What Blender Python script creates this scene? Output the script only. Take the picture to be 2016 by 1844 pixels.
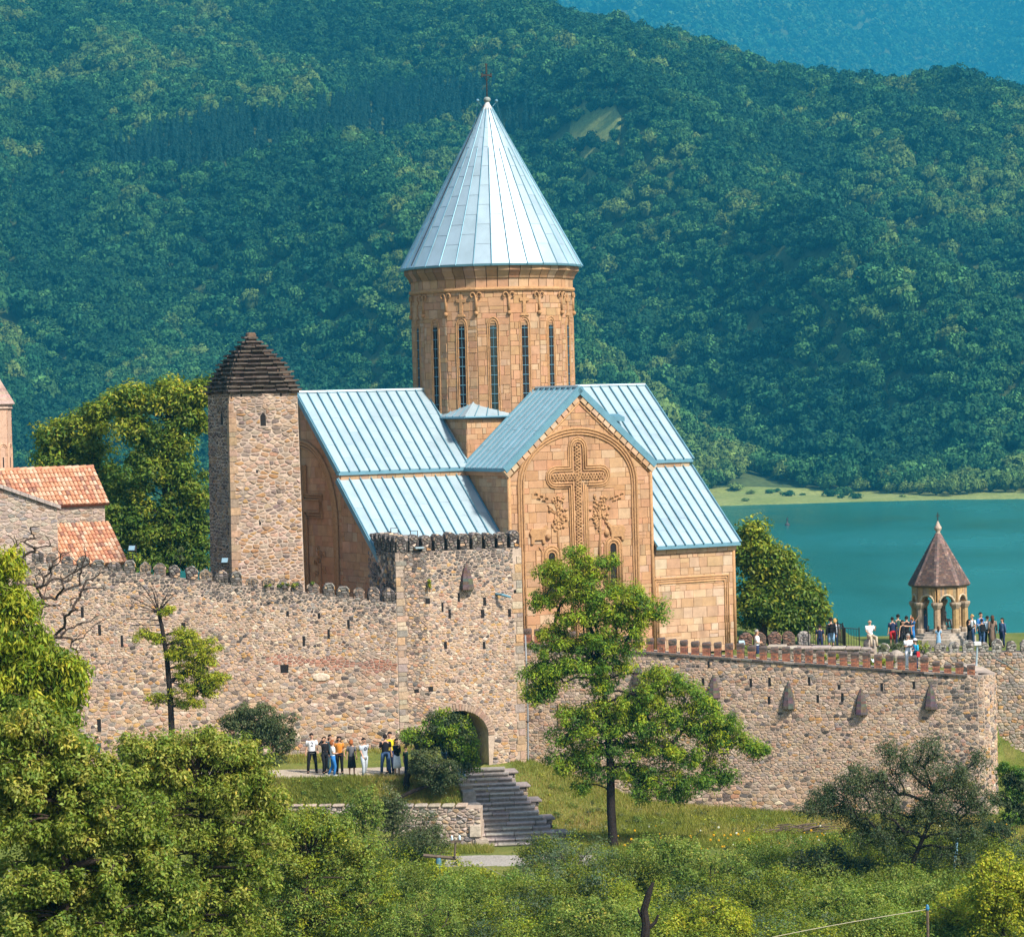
import bpy, bmesh, math, random
import numpy as np
from mathutils import Vector, Matrix
R = math.radians
random.seed(7)
rng = np.random.default_rng(7)
for o in list(bpy.data.objects): bpy.data.objects.remove(o)
SC = bpy.context.scene
COL = SC.collection

# ------------------------------------------------------------------ camera
EYE = 17.0                        # eye height above the path below the fortress
FPX = 5704.0                      # focal length in pixels of a 2016 x 1844 picture
cam_d = bpy.data.cameras.new('camera')
cam = bpy.data.objects.new('camera', cam_d); COL.objects.link(cam)
cam_d.sensor_width = 36.0; cam_d.lens = 36.0 * FPX / 2016.0
cam_d.clip_start = 1.0; cam_d.clip_end = 20000.0
CAM_M = Matrix.Translation((0, 0, EYE)) @ Matrix.Rotation(R(90 - 1.356), 4, 'X') @ Matrix.Rotation(R(-1.406), 4, 'Z')
cam.matrix_world = CAM_M
SC.camera = cam

# ------------------------------------------------------------------ sky, sun, exposure
SUN_EL, SUN_AZ = 46.0, 45.0       # azimuth in degrees, clockwise seen from above, from behind the camera's back to the right
w = bpy.data.worlds.new('World'); SC.world = w; w.use_nodes = True
nt = w.node_tree; bg = nt.nodes['Background']
sky = nt.nodes.new('ShaderNodeTexSky'); sky.sky_type = 'NISHITA'; sky.sun_disc = False
sun_dir = Vector((math.sin(R(SUN_AZ)) * math.cos(R(SUN_EL)), -math.cos(R(SUN_AZ)) * math.cos(R(SUN_EL)), math.sin(R(SUN_EL))))
sky.sun_elevation = R(SUN_EL); sky.sun_rotation = math.atan2(sun_dir.x, sun_dir.y)
sky.air_density = 1.0; sky.dust_density = 1.5; sky.ozone_density = 1.0
nt.links.new(sky.outputs[0], bg.inputs[0]); bg.inputs[1].default_value = 0.12
sl = bpy.data.lights.new('sun', 'SUN'); sl.energy = 4.1; sl.angle = R(6.0); sl.color = (1.0, 0.93, 0.82)
sun = bpy.data.objects.new('sun', sl); COL.objects.link(sun)
sun.rotation_euler = (-sun_dir).to_track_quat('-Z', 'Y').to_euler()
SC.view_settings.view_transform = 'Standard'; SC.view_settings.look = 'None'
SC.view_settings.gamma = 1.0; SC.view_settings.exposure = 0.88; SC.view_settings.use_curve_mapping = False
SC.render.engine = 'CYCLES'
SC.cycles.max_bounces = 6; SC.cycles.diffuse_bounces = 3; SC.cycles.glossy_bounces = 2; SC.cycles.transmission_bounces = 2
SC.cycles.transparent_max_bounces = 4; SC.cycles.volume_bounces = 0
SC.cycles.use_denoising = True
SC.cycles.caustics_reflective = False; SC.cycles.caustics_refractive = False

# ------------------------------------------------------------------ measuring: photo position -> ray -> place in the world
def ray(x, y):
    d = CAM_M.to_3x3() @ Vector(((x - 1008.0) / FPX, -(y - 922.0) / FPX, -1.0))
    return d
def at(x, y, Y):
    d = ray(x, y); t = Y / d.y
    return Vector((0, 0, EYE)) + d * t
def on_plane(x, y, p, n):
    d = ray(x, y); o = Vector((0, 0, EYE)); n = Vector(n)
    return o + d * ((Vector(p) - o).dot(n) / d.dot(n))
def px(n, Y): return n * Y / FPX

# ------------------------------------------------------------------ objects
def link(o, parent=None):
    COL.objects.link(o)
    if parent is not None: o.parent = parent
    return o
def tag(o, label=None, cat=None, group=None, kind=None):
    if label: o['label'] = label
    if cat: o['category'] = cat
    if group: o['group'] = group
    if kind: o['kind'] = kind
    return o
def thing(name, label, cat, loc=(0, 0, 0), rz=0.0, group=None):
    o = bpy.data.objects.new(name, None); link(o); o.empty_display_size = 0.3
    o.location = loc; o.rotation_euler = (0, 0, rz)
    return tag(o, label, cat, group, 'thing')
def np_mesh(name, V, F, tint=None, smooth=False, mat=None):
    """V (n,3); F (m,k) of one polygon size"""
    V = np.asarray(V, np.float32); F = np.asarray(F, np.int32); m, k = F.shape
    me = bpy.data.meshes.new(name)
    me.vertices.add(len(V)); me.vertices.foreach_set('co', V.ravel())
    me.loops.add(m * k); me.loops.foreach_set('vertex_index', F.ravel())
    me.polygons.add(m); me.polygons.foreach_set('loop_start', np.arange(0, m * k, k, dtype=np.int32))
    if smooth: me.polygons.foreach_set('use_smooth', np.ones(m, bool))
    if tint is not None: set_tint(me, tint)
    me.update(calc_edges=True)
    if mat: me.materials.append(mat)
    return me
def set_tint(me, tint):
    t = np.ones((len(me.vertices), 4), np.float32); t[:, :3] = np.asarray(tint, np.float32)[:, :3] if np.ndim(tint) > 1 else tint
    a = me.attributes.new('tint', 'FLOAT_COLOR', 'POINT'); a.data.foreach_set('color', t.ravel())
class MB:
    """collects shapes; build() links them as one mesh object"""
    def __init__(s): s.v = []; s.f = []; s.t = []; s.cur = (1, 1, 1); s.M = None
    def add(s, vs, fs):
        o = len(s.v)
        if s.M is not None: vs = [s.M @ Vector(p) for p in vs]
        s.v += [tuple(p) for p in vs]; s.t += [s.cur] * len(vs)
        s.f += [tuple(i + o for i in f) for f in fs]; return s
    def box(s, a, b):
        x0, y0, z0 = a; x1, y1, z1 = b
        return s.add([(x0, y0, z0), (x1, y0, z0), (x1, y1, z0), (x0, y1, z0), (x0, y0, z1), (x1, y0, z1), (x1, y1, z1), (x0, y1, z1)],
                     [(3, 2, 1, 0), (4, 5, 6, 7), (0, 1, 5, 4), (1, 2, 6, 5), (2, 3, 7, 6), (3, 0, 4, 7)])
    def hull8(s, bottom, top):
        """two rings of the same length, bottom counter-clockwise seen from above"""
        n = len(bottom)
        fs = [tuple(range(n - 1, -1, -1)), tuple(range(n, 2 * n))] + [(i, (i + 1) % n, n + (i + 1) % n, n + i) for i in range(n)]
        return s.add(list(bottom) + list(top), fs)
    def prism(s, poly, O, ex, ey, n, d0, d1):
        """2D polygon (counter-clockwise in ex, ey) pushed along n from d0 to d1"""
        O, ex, ey, n = map(Vector, (O, ex, ey, n))
        return s.hull8([O + ex * a + ey * b + n * d0 for a, b in poly], [O + ex * a + ey * b + n * d1 for a, b in poly])
    def tube(s, pts, rad, k=6, caps=True):
        pts = [Vector(p) for p in pts]; m = len(pts)
        if not hasattr(rad, '__len__'): rad = [rad] * m
        vs = []; fs = []
        t0 = (pts[1] - pts[0]).normalized()
        up = Vector((0, 0, 1)) if abs(t0.z) < .9 else Vector((1, 0, 0))
        e = t0.cross(up).normalized()
        for i in range(m):
            t = (pts[min(i + 1, m - 1)] - pts[max(i - 1, 0)]).normalized()
            e = (e - t * e.dot(t)); e = e.normalized() if e.length > 1e-6 else t.orthogonal().normalized()
            b = t.cross(e)
            for j in range(k):
                a = 2 * math.pi * j / k
                vs.append(pts[i] + (e * math.cos(a) + b * math.sin(a)) * rad[i])
        for i in range(m - 1):
            for j in range(k):
                fs.append((i * k + j, i * k + (j + 1) % k, (i + 1) * k + (j + 1) % k, (i + 1) * k + j))
        if caps: fs += [tuple(range(k - 1, -1, -1)), tuple(range((m - 1) * k, m * k))]
        return s.add(vs, fs)
    def lathe(s, prof, k=12, c=(0, 0, 0), rot=0.0):
        vs = []; fs = []; n = len(prof)
        for r, z in prof:
            for j in range(k):
                a = rot + 2 * math.pi * j / k; vs.append((c[0] + r * math.cos(a), c[1] + r * math.sin(a), c[2] + z))
        for i in range(n - 1):
            for j in range(k): fs.append((i * k + j, i * k + (j + 1) % k, (i + 1) * k + (j + 1) % k, (i + 1) * k + j))
        fs += [tuple(range(k - 1, -1, -1)), tuple(range((n - 1) * k, n * k))]
        return s.add(vs, fs)
    def ball(s, c, r, k=8, sz=1.0):
        n = max(4, k // 2 + 1)
        return s.lathe([(max(1e-4, r * math.sin(math.pi * i / n)), -r * sz * math.cos(math.pi * i / n)) for i in range(n + 1)], k, c)
    def build(s, name, mat, parent=None, smooth=False, bevel=0.0):
        me = bpy.data.meshes.new(name); me.from_pydata(s.v, [], s.f)
        set_tint(me, np.array(s.t if s.t else [(1, 1, 1)], np.float32))
        if smooth: me.polygons.foreach_set('use_smooth', np.ones(len(me.polygons), bool))
        me.update()
        if mat: me.materials.append(mat)
        o = link(bpy.data.objects.new(name, me), parent)
        if bevel:
            b = o.modifiers.new('bevel', 'BEVEL'); b.width = bevel; b.segments = 1; b.limit_method = 'ANGLE'
        return o
def copy_tree(o, parent=None):
    c = o.copy(); link(c); c.parent = parent
    for ch in o.children: copy_tree(ch, c)
    return c

# ------------------------------------------------------------------ materials
def material(name):
    m = bpy.data.materials.new(name); m.use_nodes = True
    n = m.node_tree.nodes; l = m.node_tree.links
    return m, n, l, n['Principled BSDF']
def mixrgb(n, l, a, b, f, mode='MIX'):
    x = n.new('ShaderNodeMix'); x.data_type = 'RGBA'; x.blend_type = mode
    for s, v in ((6, a), (7, b), (0, f)):
        if hasattr(v, 'is_linked') or hasattr(v, 'node'): l.new(v, x.inputs[s])
        elif s == 0: x.inputs[0].default_value = v
        else: x.inputs[s].default_value = (*v[:3], 1)
    return x.outputs[2]
def noise(n, l, scale, detail=4, rough=.6, vec=None, dist=0.0):
    t = n.new('ShaderNodeTexNoise'); t.inputs['Scale'].default_value = scale; t.inputs['Detail'].default_value = detail
    t.inputs['Roughness'].default_value = rough; t.inputs['Distortion'].default_value = dist
    if vec is not None: l.new(vec, t.inputs['Vector'])
    return t.outputs['Fac']
def ramp(n, l, v, stops):
    r = n.new('ShaderNodeValToRGB'); e = r.color_ramp.elements
    while len(e) < len(stops): e.new(.5)
    for k, (p, c) in zip(e, stops): k.position = p; k.color = (*c, 1) if len(c) == 3 else c
    l.new(v, r.inputs[0]); return r.outputs[0]
def geo_pos(n): return n.new('ShaderNodeNewGeometry').outputs['Position']
def stone_mat(name, base=(1, 1, 1), rough=.9, scale=6.0, var=.45, bump=.5, bdist=.02, stain=None, stain_scale=.6, stain_lo=.5, stain_hi=.75, streak=0):
    """colour = tint of the piece x grain; stain = weathering of its own shape"""
    m, n, l, p = material(name)
    a = n.new('ShaderNodeAttribute'); a.attribute_name = 'tint'
    pos = geo_pos(n)
    c = mixrgb(n, l, a.outputs['Color'], base, 1.0, 'MULTIPLY')
    g = ramp(n, l, noise(n, l, scale, 6, .65, pos), [(.25, (1 - var,) * 3), (.75, (1 + var * .6,) * 3)])
    c = mixrgb(n, l, c, g, 1.0, 'MULTIPLY')
    if stain:
        sp = pos
        if streak:
            mpp = n.new('ShaderNodeMapping'); mpp.inputs['Scale'].default_value = (1, 1, streak); l.new(pos, mpp.inputs['Vector']); sp = mpp.outputs[0]
        f = ramp(n, l, noise(n, l, stain_scale, 5, .65, sp), [(stain_lo, (0, 0, 0)), (stain_hi, (1, 1, 1))])
        c = mixrgb(n, l, c, stain, f)
    l.new(c, p.inputs['Base Color']); p.inputs['Roughness'].default_value = rough
    p.inputs['Specular IOR Level'].default_value = .25
    b = n.new('ShaderNodeBump'); b.inputs['Strength'].default_value = bump; b.inputs['Distance'].default_value = bdist
    l.new(noise(n, l, scale * 2.5, 5, .7, pos), b.inputs['Height']); l.new(b.outputs[0], p.inputs['Normal'])
    return m
def plain_mat(name, col, rough=.6, metal=0.0, var=.2, scale=8.0, bump=0.0, spec=.4, tint=False):
    m, n, l, p = material(name); pos = geo_pos(n)
    g = ramp(n, l, noise(n, l, scale, 4, .6, pos), [(.3, (1 - var,) * 3), (.7, (1 + var * .5,) * 3)])
    c = mixrgb(n, l, col, g, 1.0, 'MULTIPLY')
    if tint:
        a = n.new('ShaderNodeAttribute'); a.attribute_name = 'tint'; c = mixrgb(n, l, c, a.outputs['Color'], 1.0, 'MULTIPLY')
    l.new(c, p.inputs['Base Color']); p.inputs['Roughness'].default_value = rough; p.inputs['Metallic'].default_value = metal
    p.inputs['Specular IOR Level'].default_value = spec
    if bump:
        b = n.new('ShaderNodeBump'); b.inputs['Strength'].default_value = bump; b.inputs['Distance'].default_value = .02
        l.new(noise(n, l, scale * 3, 4, .6, pos), b.inputs['Height']); l.new(b.outputs[0], p.inputs['Normal'])
    return m
def leaf_mat(name, base=(1, 1, 1), trans=.42, rough=.55, spec=.25):
    m, n, l, p = material(name)
    a = n.new('ShaderNodeAttribute'); a.attribute_name = 'tint'
    c = mixrgb(n, l, a.outputs['Color'], base, 1.0, 'MULTIPLY')
    l.new(c, p.inputs['Base Color']); p.inputs['Roughness'].default_value = rough; p.inputs['Specular IOR Level'].default_value = spec
    t = n.new('ShaderNodeBsdfTranslucent')
    l.new(mixrgb(n, l, c, (1.0, 1.0, .35), 1.0, 'MULTIPLY'), t.inputs['Color'])
    mx = n.new('ShaderNodeMixShader'); mx.inputs[0].default_value = trans
    l.new(p.outputs[0], mx.inputs[1]); l.new(t.outputs[0], mx.inputs[2])
    l.new(mx.outputs[0], n['Material Output'].inputs['Surface'])
    return m

M = {}
M['mortar'] = stone_mat('mortar', (.46, .355, .275), scale=2.2, var=.45, bump=.8, bdist=.03, stain=(.21, .165, .14), stain_scale=.35, stain_lo=.52, stain_hi=.72)
M['rubble'] = stone_mat('rubble', scale=7, var=.45, bump=.8, bdist=.025, stain=(.20, .15, .12), stain_scale=.8, stain_lo=.58, stain_hi=.9, streak=.3)
M['ashlar'] = stone_mat('ashlar', scale=2.2, var=.26, bump=.45, bdist=.015, stain=(.21, .125, .075), stain_scale=1.1, stain_lo=.54, stain_hi=.82, streak=.22)
M['joint'] = stone_mat('ashlar_joint', (.29, .18, .10), scale=8, var=.3, bump=.3)
M['carved'] = stone_mat('carved_sandstone', (.42, .235, .11), scale=9, var=.35, bump=.5, bdist=.012, stain=(.22, .12, .06), stain_scale=1.5, stain_lo=.55, stain_hi=.8)
M['slate'] = stone_mat('slate', (.085, .068, .058), scale=7, var=.5, bump=.8, bdist=.02, stain=(.26, .22, .17), stain_scale=3, stain_lo=.6, stain_hi=.75)
M['brick'] = stone_mat('old_brick', scale=14, var=.35, bump=.5, bdist=.01, stain=(.07, .05, .045), stain_scale=5, stain_lo=.55, stain_hi=.8)
M['dark'] = plain_mat('painted_interior_dark', (.012, .010, .010), .95, var=.3)  # near-black colour stands in for the unlit depth of openings
M['iron'] = plain_mat('dark_iron', (.03, .026, .024), .6, .3, var=.4)
M['wood'] = plain_mat('weathered_wood', (.12, .085, .06), .85, var=.4, scale=10, bump=.5)
M['bark'] = plain_mat('bark', (.07, .05, .04), .95, var=.5, scale=12, bump=.8, spec=.1)
M['bark_dark'] = plain_mat('dark_bark', (.03, .023, .021), .95, var=.5, scale=12, bump=.8, spec=.1)
M['leaf'] = leaf_mat('leaf')
M['glass'] = plain_mat('window_glass', (.02, .03, .03), .12, 0, var=.3, spec=.6)
# ------------------------------------------------------------------ terrain
def sm(a, b, t):
    t = np.clip((t - a) / (b - a), 0, 1); return t * t * (3 - 2 * t)
def vnoise(x, y, seed=0):
    """smooth value noise on numpy arrays"""
    r = np.random.default_rng(seed).random((257, 257))
    xi = np.floor(x).astype(int); yi = np.floor(y).astype(int); fx = x - xi; fy = y - yi
    fx = fx * fx * (3 - 2 * fx); fy = fy * fy * (3 - 2 * fy)
    g = lambda i, j: r[i % 257, j % 257]
    return (g(xi, yi) * (1 - fx) + g(xi + 1, yi) * fx) * (1 - fy) + (g(xi, yi + 1) * (1 - fx) + g(xi + 1, yi + 1) * fx) * fy
LAKE_Z = -22.0
STAIR_T = at(945, 1513, 131.0); STAIR_B = at(1030, 1668, 125.4)      # middle of the top and the bottom step
def ground_z(X, Y):
    X = np.asarray(X, float); Y = np.asarray(Y, float)
    # camera's own slope and the valley of undergrowth
    z = np.interp(Y, [-40, -5, 4, 22, 48, 80, 104, 116, 119, 123.5, 127, 140], [24, 16, 15, 8, -1.0, -4.5, -4.8, -3.6, -2.4, -2.3, -2.5, -2.6])
    z = z + (vnoise(X * .12, Y * .12, 3) - .5) * np.interp(Y, [0, 60, 112, 118], [1.0, 1.6, .8, .1])
    # upper terrace with the path, left of the stair
    xs = np.interp(Y, [125.4, 131.0, 140], [STAIR_B.x - 2.3, STAIR_T.x - 1.0, STAIR_T.x + .2])
    up = np.interp(Y, [125.75, 126.0, 127.3, 127.8, 131.8, 134.5, 141], [-2.3, -.85, .36, .45, .47, 1.0, 1.1])
    f = 1 - sm(-.5, .25, X - xs)
    z = np.where(Y > 125.7, np.maximum(z, -2.6 + (up + 2.6) * f), z)
    # ramp beside the gate falling to the right along the wall
    ramp_ = np.interp(X, [0, 1.0, 6, 12, 30], [0.0, -.4, -2.2, -2.7, -3.6]) 
    g = sm(130, 137, Y) * (1 - f)
    z = np.where(Y > 125.7, z * (1 - g) + ramp_ * g, z)
    # inside the walls
    inside = np.where(X < 0.5, np.where(X < -6, sm(136, 138.5, Y), sm(139.5, 141, Y)), sm(138.6, 140.5, Y)) * (1 - sm(170, 176, Y))
    z = z * (1 - inside) + (3.9 - .55 * sm(12.6, 14.0, X) - .75 * sm(18.6, 19.8, X)) * inside
    # fall to the lake
    b = sm(172, 232, Y); z = z * (1 - b) + (-30.0) * b
    # right of the corner the hillside stays low
    rr = sm(22.6, 24.5, X) * sm(120, 130, Y) * (1 - sm(148.5, 150.5, Y)); z = z * (1 - rr) + np.minimum(z, -4.0) * rr
    return z
def grid_mesh(name, xs, ys, zf, mat, kind='structure', smooth=True):
    X, Y = np.meshgrid(xs, ys); Z = zf(X, Y); nx, ny = len(xs), len(ys)
    V = np.stack([X, Y, Z], -1).reshape(-1, 3)
    i = np.arange(nx * ny).reshape(ny, nx)
    F = np.stack([i[:-1, :-1], i[:-1, 1:], i[1:, 1:], i[1:, :-1]], -1).reshape(-1, 4)
    o = link(bpy.data.objects.new(name, np_mesh(name, V, F, smooth=smooth, mat=mat))); o['kind'] = kind
    return o
def ground_mat(name, cols, scale=.8, bump=.6):
    m, n, l, p = material(name); pos = geo_pos(n)
    c = ramp(n, l, noise(n, l, scale, 6, .7, pos), cols)
    g = ramp(n, l, noise(n, l, scale * 14, 3, .7, pos), [(.3, (.6,) * 3), (.7, (1.25,) * 3)])
    c = mixrgb(n, l, c, g, 1.0, 'MULTIPLY')
    l.new(c, p.inputs['Base Color']); p.inputs['Roughness'].default_value = .95; p.inputs['Specular IOR Level'].default_value = .15
    b = n.new('ShaderNodeBump'); b.inputs['Strength'].default_value = bump; b.inputs['Distance'].default_value = .05
    l.new(noise(n, l, scale * 20, 4, .7, pos), b.inputs['Height']); l.new(b.outputs[0], p.inputs['Normal'])
    return m
M['turf'] = ground_mat('turf', [(.3, (.08, .11, .022)), (.5, (.13, .15, .03)), (.7, (.20, .18, .055)), (.82, (.24, .18, .10))])
M['meadow'] = ground_mat('meadow', [(.3, (.17, .22, .05)), (.7, (.30, .31, .10))], .05)
M['path'] = ground_mat('path_earth', [(.3, (.36, .29, .22)), (.7, (.5, .43, .35))], 1.2)
M['road'] = ground_mat('road_dust', [(.3, (.28, .25, .22)), (.7, (.38, .345, .31))], .9)
xs = np.concatenate([np.linspace(-260, -40, 23)[:-1], np.arange(-40, 40.01, .5), np.linspace(40, 260, 23)[1:]])
ys = np.concatenate([np.arange(-40, 100, 2.0), np.arange(100, 180, .4), np.arange(180, 260, 4.0)])
ground = grid_mesh('ground', xs, ys, ground_z, M['turf'])

# the trodden path in front of the wall and the lower road: thin sheets on the ground
def ribbon(name, pts, wid, mat, lift=.02, seg=60, edge=.15):
    P = np.array(pts, float); t = np.linspace(0, len(P) - 1, seg); cx = np.interp(t, range(len(P)), P[:, 0]); cy = np.interp(t, range(len(P)), P[:, 1])
    W = np.interp(t, range(len(P)), wid) if hasattr(wid, '__len__') else np.full(seg, wid)
    dx = np.gradient(cx); dy = np.gradient(cy); L = np.hypot(dx, dy); nx_, ny_ = -dy / L, dx / L
    V = []; k = 7
    for i in range(seg):
        for j in range(k):
            s = (j / (k - 1) - .5) * W[i] * (1 + edge * (random.random() - .5) * (j in (0, k - 1)))
            x, y = cx[i] + nx_[i] * s, cy[i] + ny_[i] * s
            V.append((x, y, float(ground_z(x, y)) + lift - (.05 if j in (0, k - 1) else 0)))
    F = [(a * k + b, a * k + b + 1, (a + 1) * k + b + 1, (a + 1) * k + b) for a in range(seg - 1) for b in range(k - 1)]
    o = link(bpy.data.objects.new(name, np_mesh(name, V, [f[::-1] for f in F], smooth=True, mat=mat))); o['kind'] = 'structure'
    return o
ribbon('path', [(-30, 130.6), (-18, 130.0), (-10, 129.7), (-5, 129.7), (-2.6, 130.6)], [2.6, 3.0, 3.7, 3.7, 3.2], M['path'], .03)
ribbon('road', [(-30, 121.6), (-10, 121.4), (-2, 121.4), (2, 121.0), (5, 120.2)], 2.8, M['road'], .03)

# ------------------------------------------------------------------ lake
def water_mat():
    m, n, l, p = material('lake_water'); pos = geo_pos(n)
    mp = n.new('ShaderNodeMapping'); mp.inputs['Scale'].default_value = (1, .35, 1); l.new(pos, mp.inputs['Vector'])
    c = ramp(n, l, noise(n, l, .02, 3, .5, mp.outputs[0]), [(.3, (.014, .135, .112)), (.7, (.02, .16, .132))])
    l.new(c, p.inputs['Base Color']); l.new(ramp(n, l, noise(n, l, .012, 4, .6, mp.outputs[0]), [(.35, (.08,) * 3), (.65, (.3,) * 3)]), p.inputs['Roughness']); p.inputs['IOR'].default_value = 1.33
    b = n.new('ShaderNodeBump'); b.inputs['Strength'].default_value = .5; b.inputs['Distance'].default_value = .35
    l.new(noise(n, l, .35, 7, .75, mp.outputs[0]), b.inputs['Height']); l.new(b.outputs[0], p.inputs['Normal'])
    return m
lake = grid_mesh('lake', np.linspace(-900, 900, 15), np.linspace(190, 1045, 10), lambda X, Y: X * 0 + LAKE_Z, water_mat())

# ------------------------------------------------------------------ hills
def hill_z(X, Y):
    a = X / np.maximum(Y, 1) * FPX
    e = np.interp(a, [-1500, -1008, -400, -8, 292, 552, 712, 1008, 1500], [880, 872, 850, 792, 705, 634, 605, 597, 600])
    yr = np.interp(a, [-1500, -1008, 0, 700, 1500], [1980, 1960, 1900, 1780, 1760])
    zr = EYE + e / FPX * yr - 10
    t = (Y - 1012) / (yr - 1012)
    prof = np.interp(t, [-1, 0, .02, .085, .16, .5, 1.0, 1.12, 1.6, 3], [-.3, 0, .004, .008, .06, .48, 1.0, 1.03, .85, .4])
    z = LAKE_Z - .6 + (zr - LAKE_Z) * prof
    # spurs and gullies running down the slope
    q = X * 1.0 + (Y - 1500) * .35
    g = (vnoise(q / 95., Y / 420., 11) - .5) * 74 + (vnoise(q / 40. + 9, Y / 120., 12) - .5) * 34
    return z + g * sm(.05, .3, t) * (1 - .75 * sm(.8, 1.0, t)) * 1.0 + (vnoise(X / 30, Y / 30, 5) - .5) * 1.0
def far_z(X, Y): return 17 + 1.6 * (far_z1(X / 1.6, Y / 1.6) - 17)
def far_z1(X, Y):
    t = (Y - 3000) / 2600.
    z = 60 + 1150 * np.clip(t, -.3, 1.4)
    d = np.abs(X - 690 - (Y - 4200) * .06)                          # the valley seen over the near ridge
    z = z - 190 * np.exp(-(d / 190) ** 2) * sm(0, .3, t)
    return z + (vnoise(X / 260, Y / 500, 21) - .5) * 190 + (vnoise(X / 90, Y / 160, 22) - .5) * 60
M['hill'] = ground_mat('hill_soil', [(.3, (.03, .06, .02)), (.6, (.10, .13, .04)), (.75, (.26, .27, .11))], .03, .2)
hill = grid_mesh('hill', np.linspace(-760, 760, 150), np.concatenate([np.linspace(985, 1200, 44)[:-1], np.linspace(1200, 2300, 110)]), hill_z, M['hill'])
far_hill = grid_mesh('mountain', np.linspace(-1440, 3040, 130), np.linspace(4800, 9600, 110), far_z, M['hill'])
shore = grid_mesh('shore_meadow', np.linspace(20, 460, 90), np.linspace(1008, 1102, 30),
                  lambda X, Y: hill_z(X, Y) + .35 - 1.2 * (sm(1088, 1102, Y)) - .9 * (1 - sm(1008, 1016, Y + (vnoise(X / 25., Y * 0, 8) - .5) * 12)), M['meadow'])

# forest: crowns in the mass, far beyond the lake
def crown_mesh(name, n, seed, conifer=False, leaf=.95):
    r = np.random.default_rng(seed)
    if conifer:
        h = 2.6; zz = r.random(n) ** 1.5 * h; a = r.random(n) * 6.283; rad = .42 * (1 - zz / h) + .05
        C = np.stack([np.cos(a) * rad, np.sin(a) * rad, zz], -1); N = np.stack([np.cos(a), np.sin(a), .5 + 0 * a], -1); lobe = r.random(n) * .3 + .85
    else:
        L = 13; lc = r.normal(size=(L, 3)); lc /= np.linalg.norm(lc, axis=1)[:, None]; lc[:, 2] = np.abs(lc[:, 2]) * .9
        lc *= (.45 + .3 * r.random((L, 1))); lc[:, 2] += .55; lr = .3 + .22 * r.random(L); tl = .55 + .95 * r.random(L)
        i = r.integers(0, L, n); d = r.normal(size=(n, 3)); d /= np.linalg.norm(d, axis=1)[:, None]; d[:, 2] = np.where(d[:, 2] < -.3, -d[:, 2], d[:, 2])
        C = lc[i] + d * lr[i][:, None] * (.85 + .25 * r.random((n, 1))); N = d; lobe = tl[i]
    N = N + r.normal(size=(n, 3)) * .45; N /= np.linalg.norm(N, axis=1)[:, None]
    U = np.cross(N, r.normal(size=(n, 3))); U /= np.linalg.norm(U, axis=1)[:, None]; W = np.cross(N, U)
    s = leaf * .115 * (.6 + .8 * r.random((n, 1)))
    V = np.stack([C - U * s - W * s * .6, C + U * s - W * s * .5, C + W * s * 1.2 + N * s * .3], 1).reshape(-1, 3)
    T = np.repeat((lobe * (.75 + .5 * r.random(n)))[:, None], 3, 0) * np.ones((1, 3))
    F = np.arange(n * 3).reshape(n, 3)
    # dark heart so that the crown is not see-through
    b = bmesh.new(); bmesh.ops.create_icosphere(b, subdivisions=1, radius=.5)
    hv = np.array([v.co[:] for v in b.verts]) * ((.6, .6, 1.9) if conifer else (1.1, 1.1, 1.0)) + (0, 0, 1.0 if conifer else .6)
    hf = np.array([[v.index for v in f.verts] for f in b.faces]); b.free()
    if conifer: hv[:, :2] *= (1 - hv[:, 2:] / 2.7) * 1.4
    V = np.concatenate([V, hv]); F = np.concatenate([F, hf + n * 3]); T = np.concatenate([T, np.full((len(hv), 3), .55)])
    return np_mesh(name, V, F, T)
def forest_mat(name, stops):
    m, n, l, p = material(name)
    a = n.new('ShaderNodeAttribute'); a.attribute_name = 'tint'
    oi = n.new('ShaderNodeObjectInfo')
    c = ramp(n, l, oi.outputs['Random'], stops)
    l.new(mixrgb(n, l, c, a.outputs['Color'], 1.0, 'MULTIPLY'), p.inputs['Base Color'])
    p.inputs['Roughness'].default_value = .8; p.inputs['Specular IOR Level'].default_value = .1
    return m
M['forest'] = forest_mat('forest_leaf', [(0, (.018, .08, .035)), (.5, (.03, .11, .045)), (1, (.08, .15, .045))])
for i_, st_ in enumerate((((.010, .046, .024), (.018, .068, .03)), ((.018, .075, .03), (.034, .105, .036)), ((.036, .11, .034), (.062, .145, .04)), ((.07, .135, .036), (.12, .17, .04)))): M['forest_%d' % i_] = forest_mat('forest_leaf_%d' % i_, [(0, st_[0]), (1, st_[1])])
M['conifer'] = forest_mat('conifer_leaf', [(0, (.010, .045, .038)), (1, (.018, .062, .045))])
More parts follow.
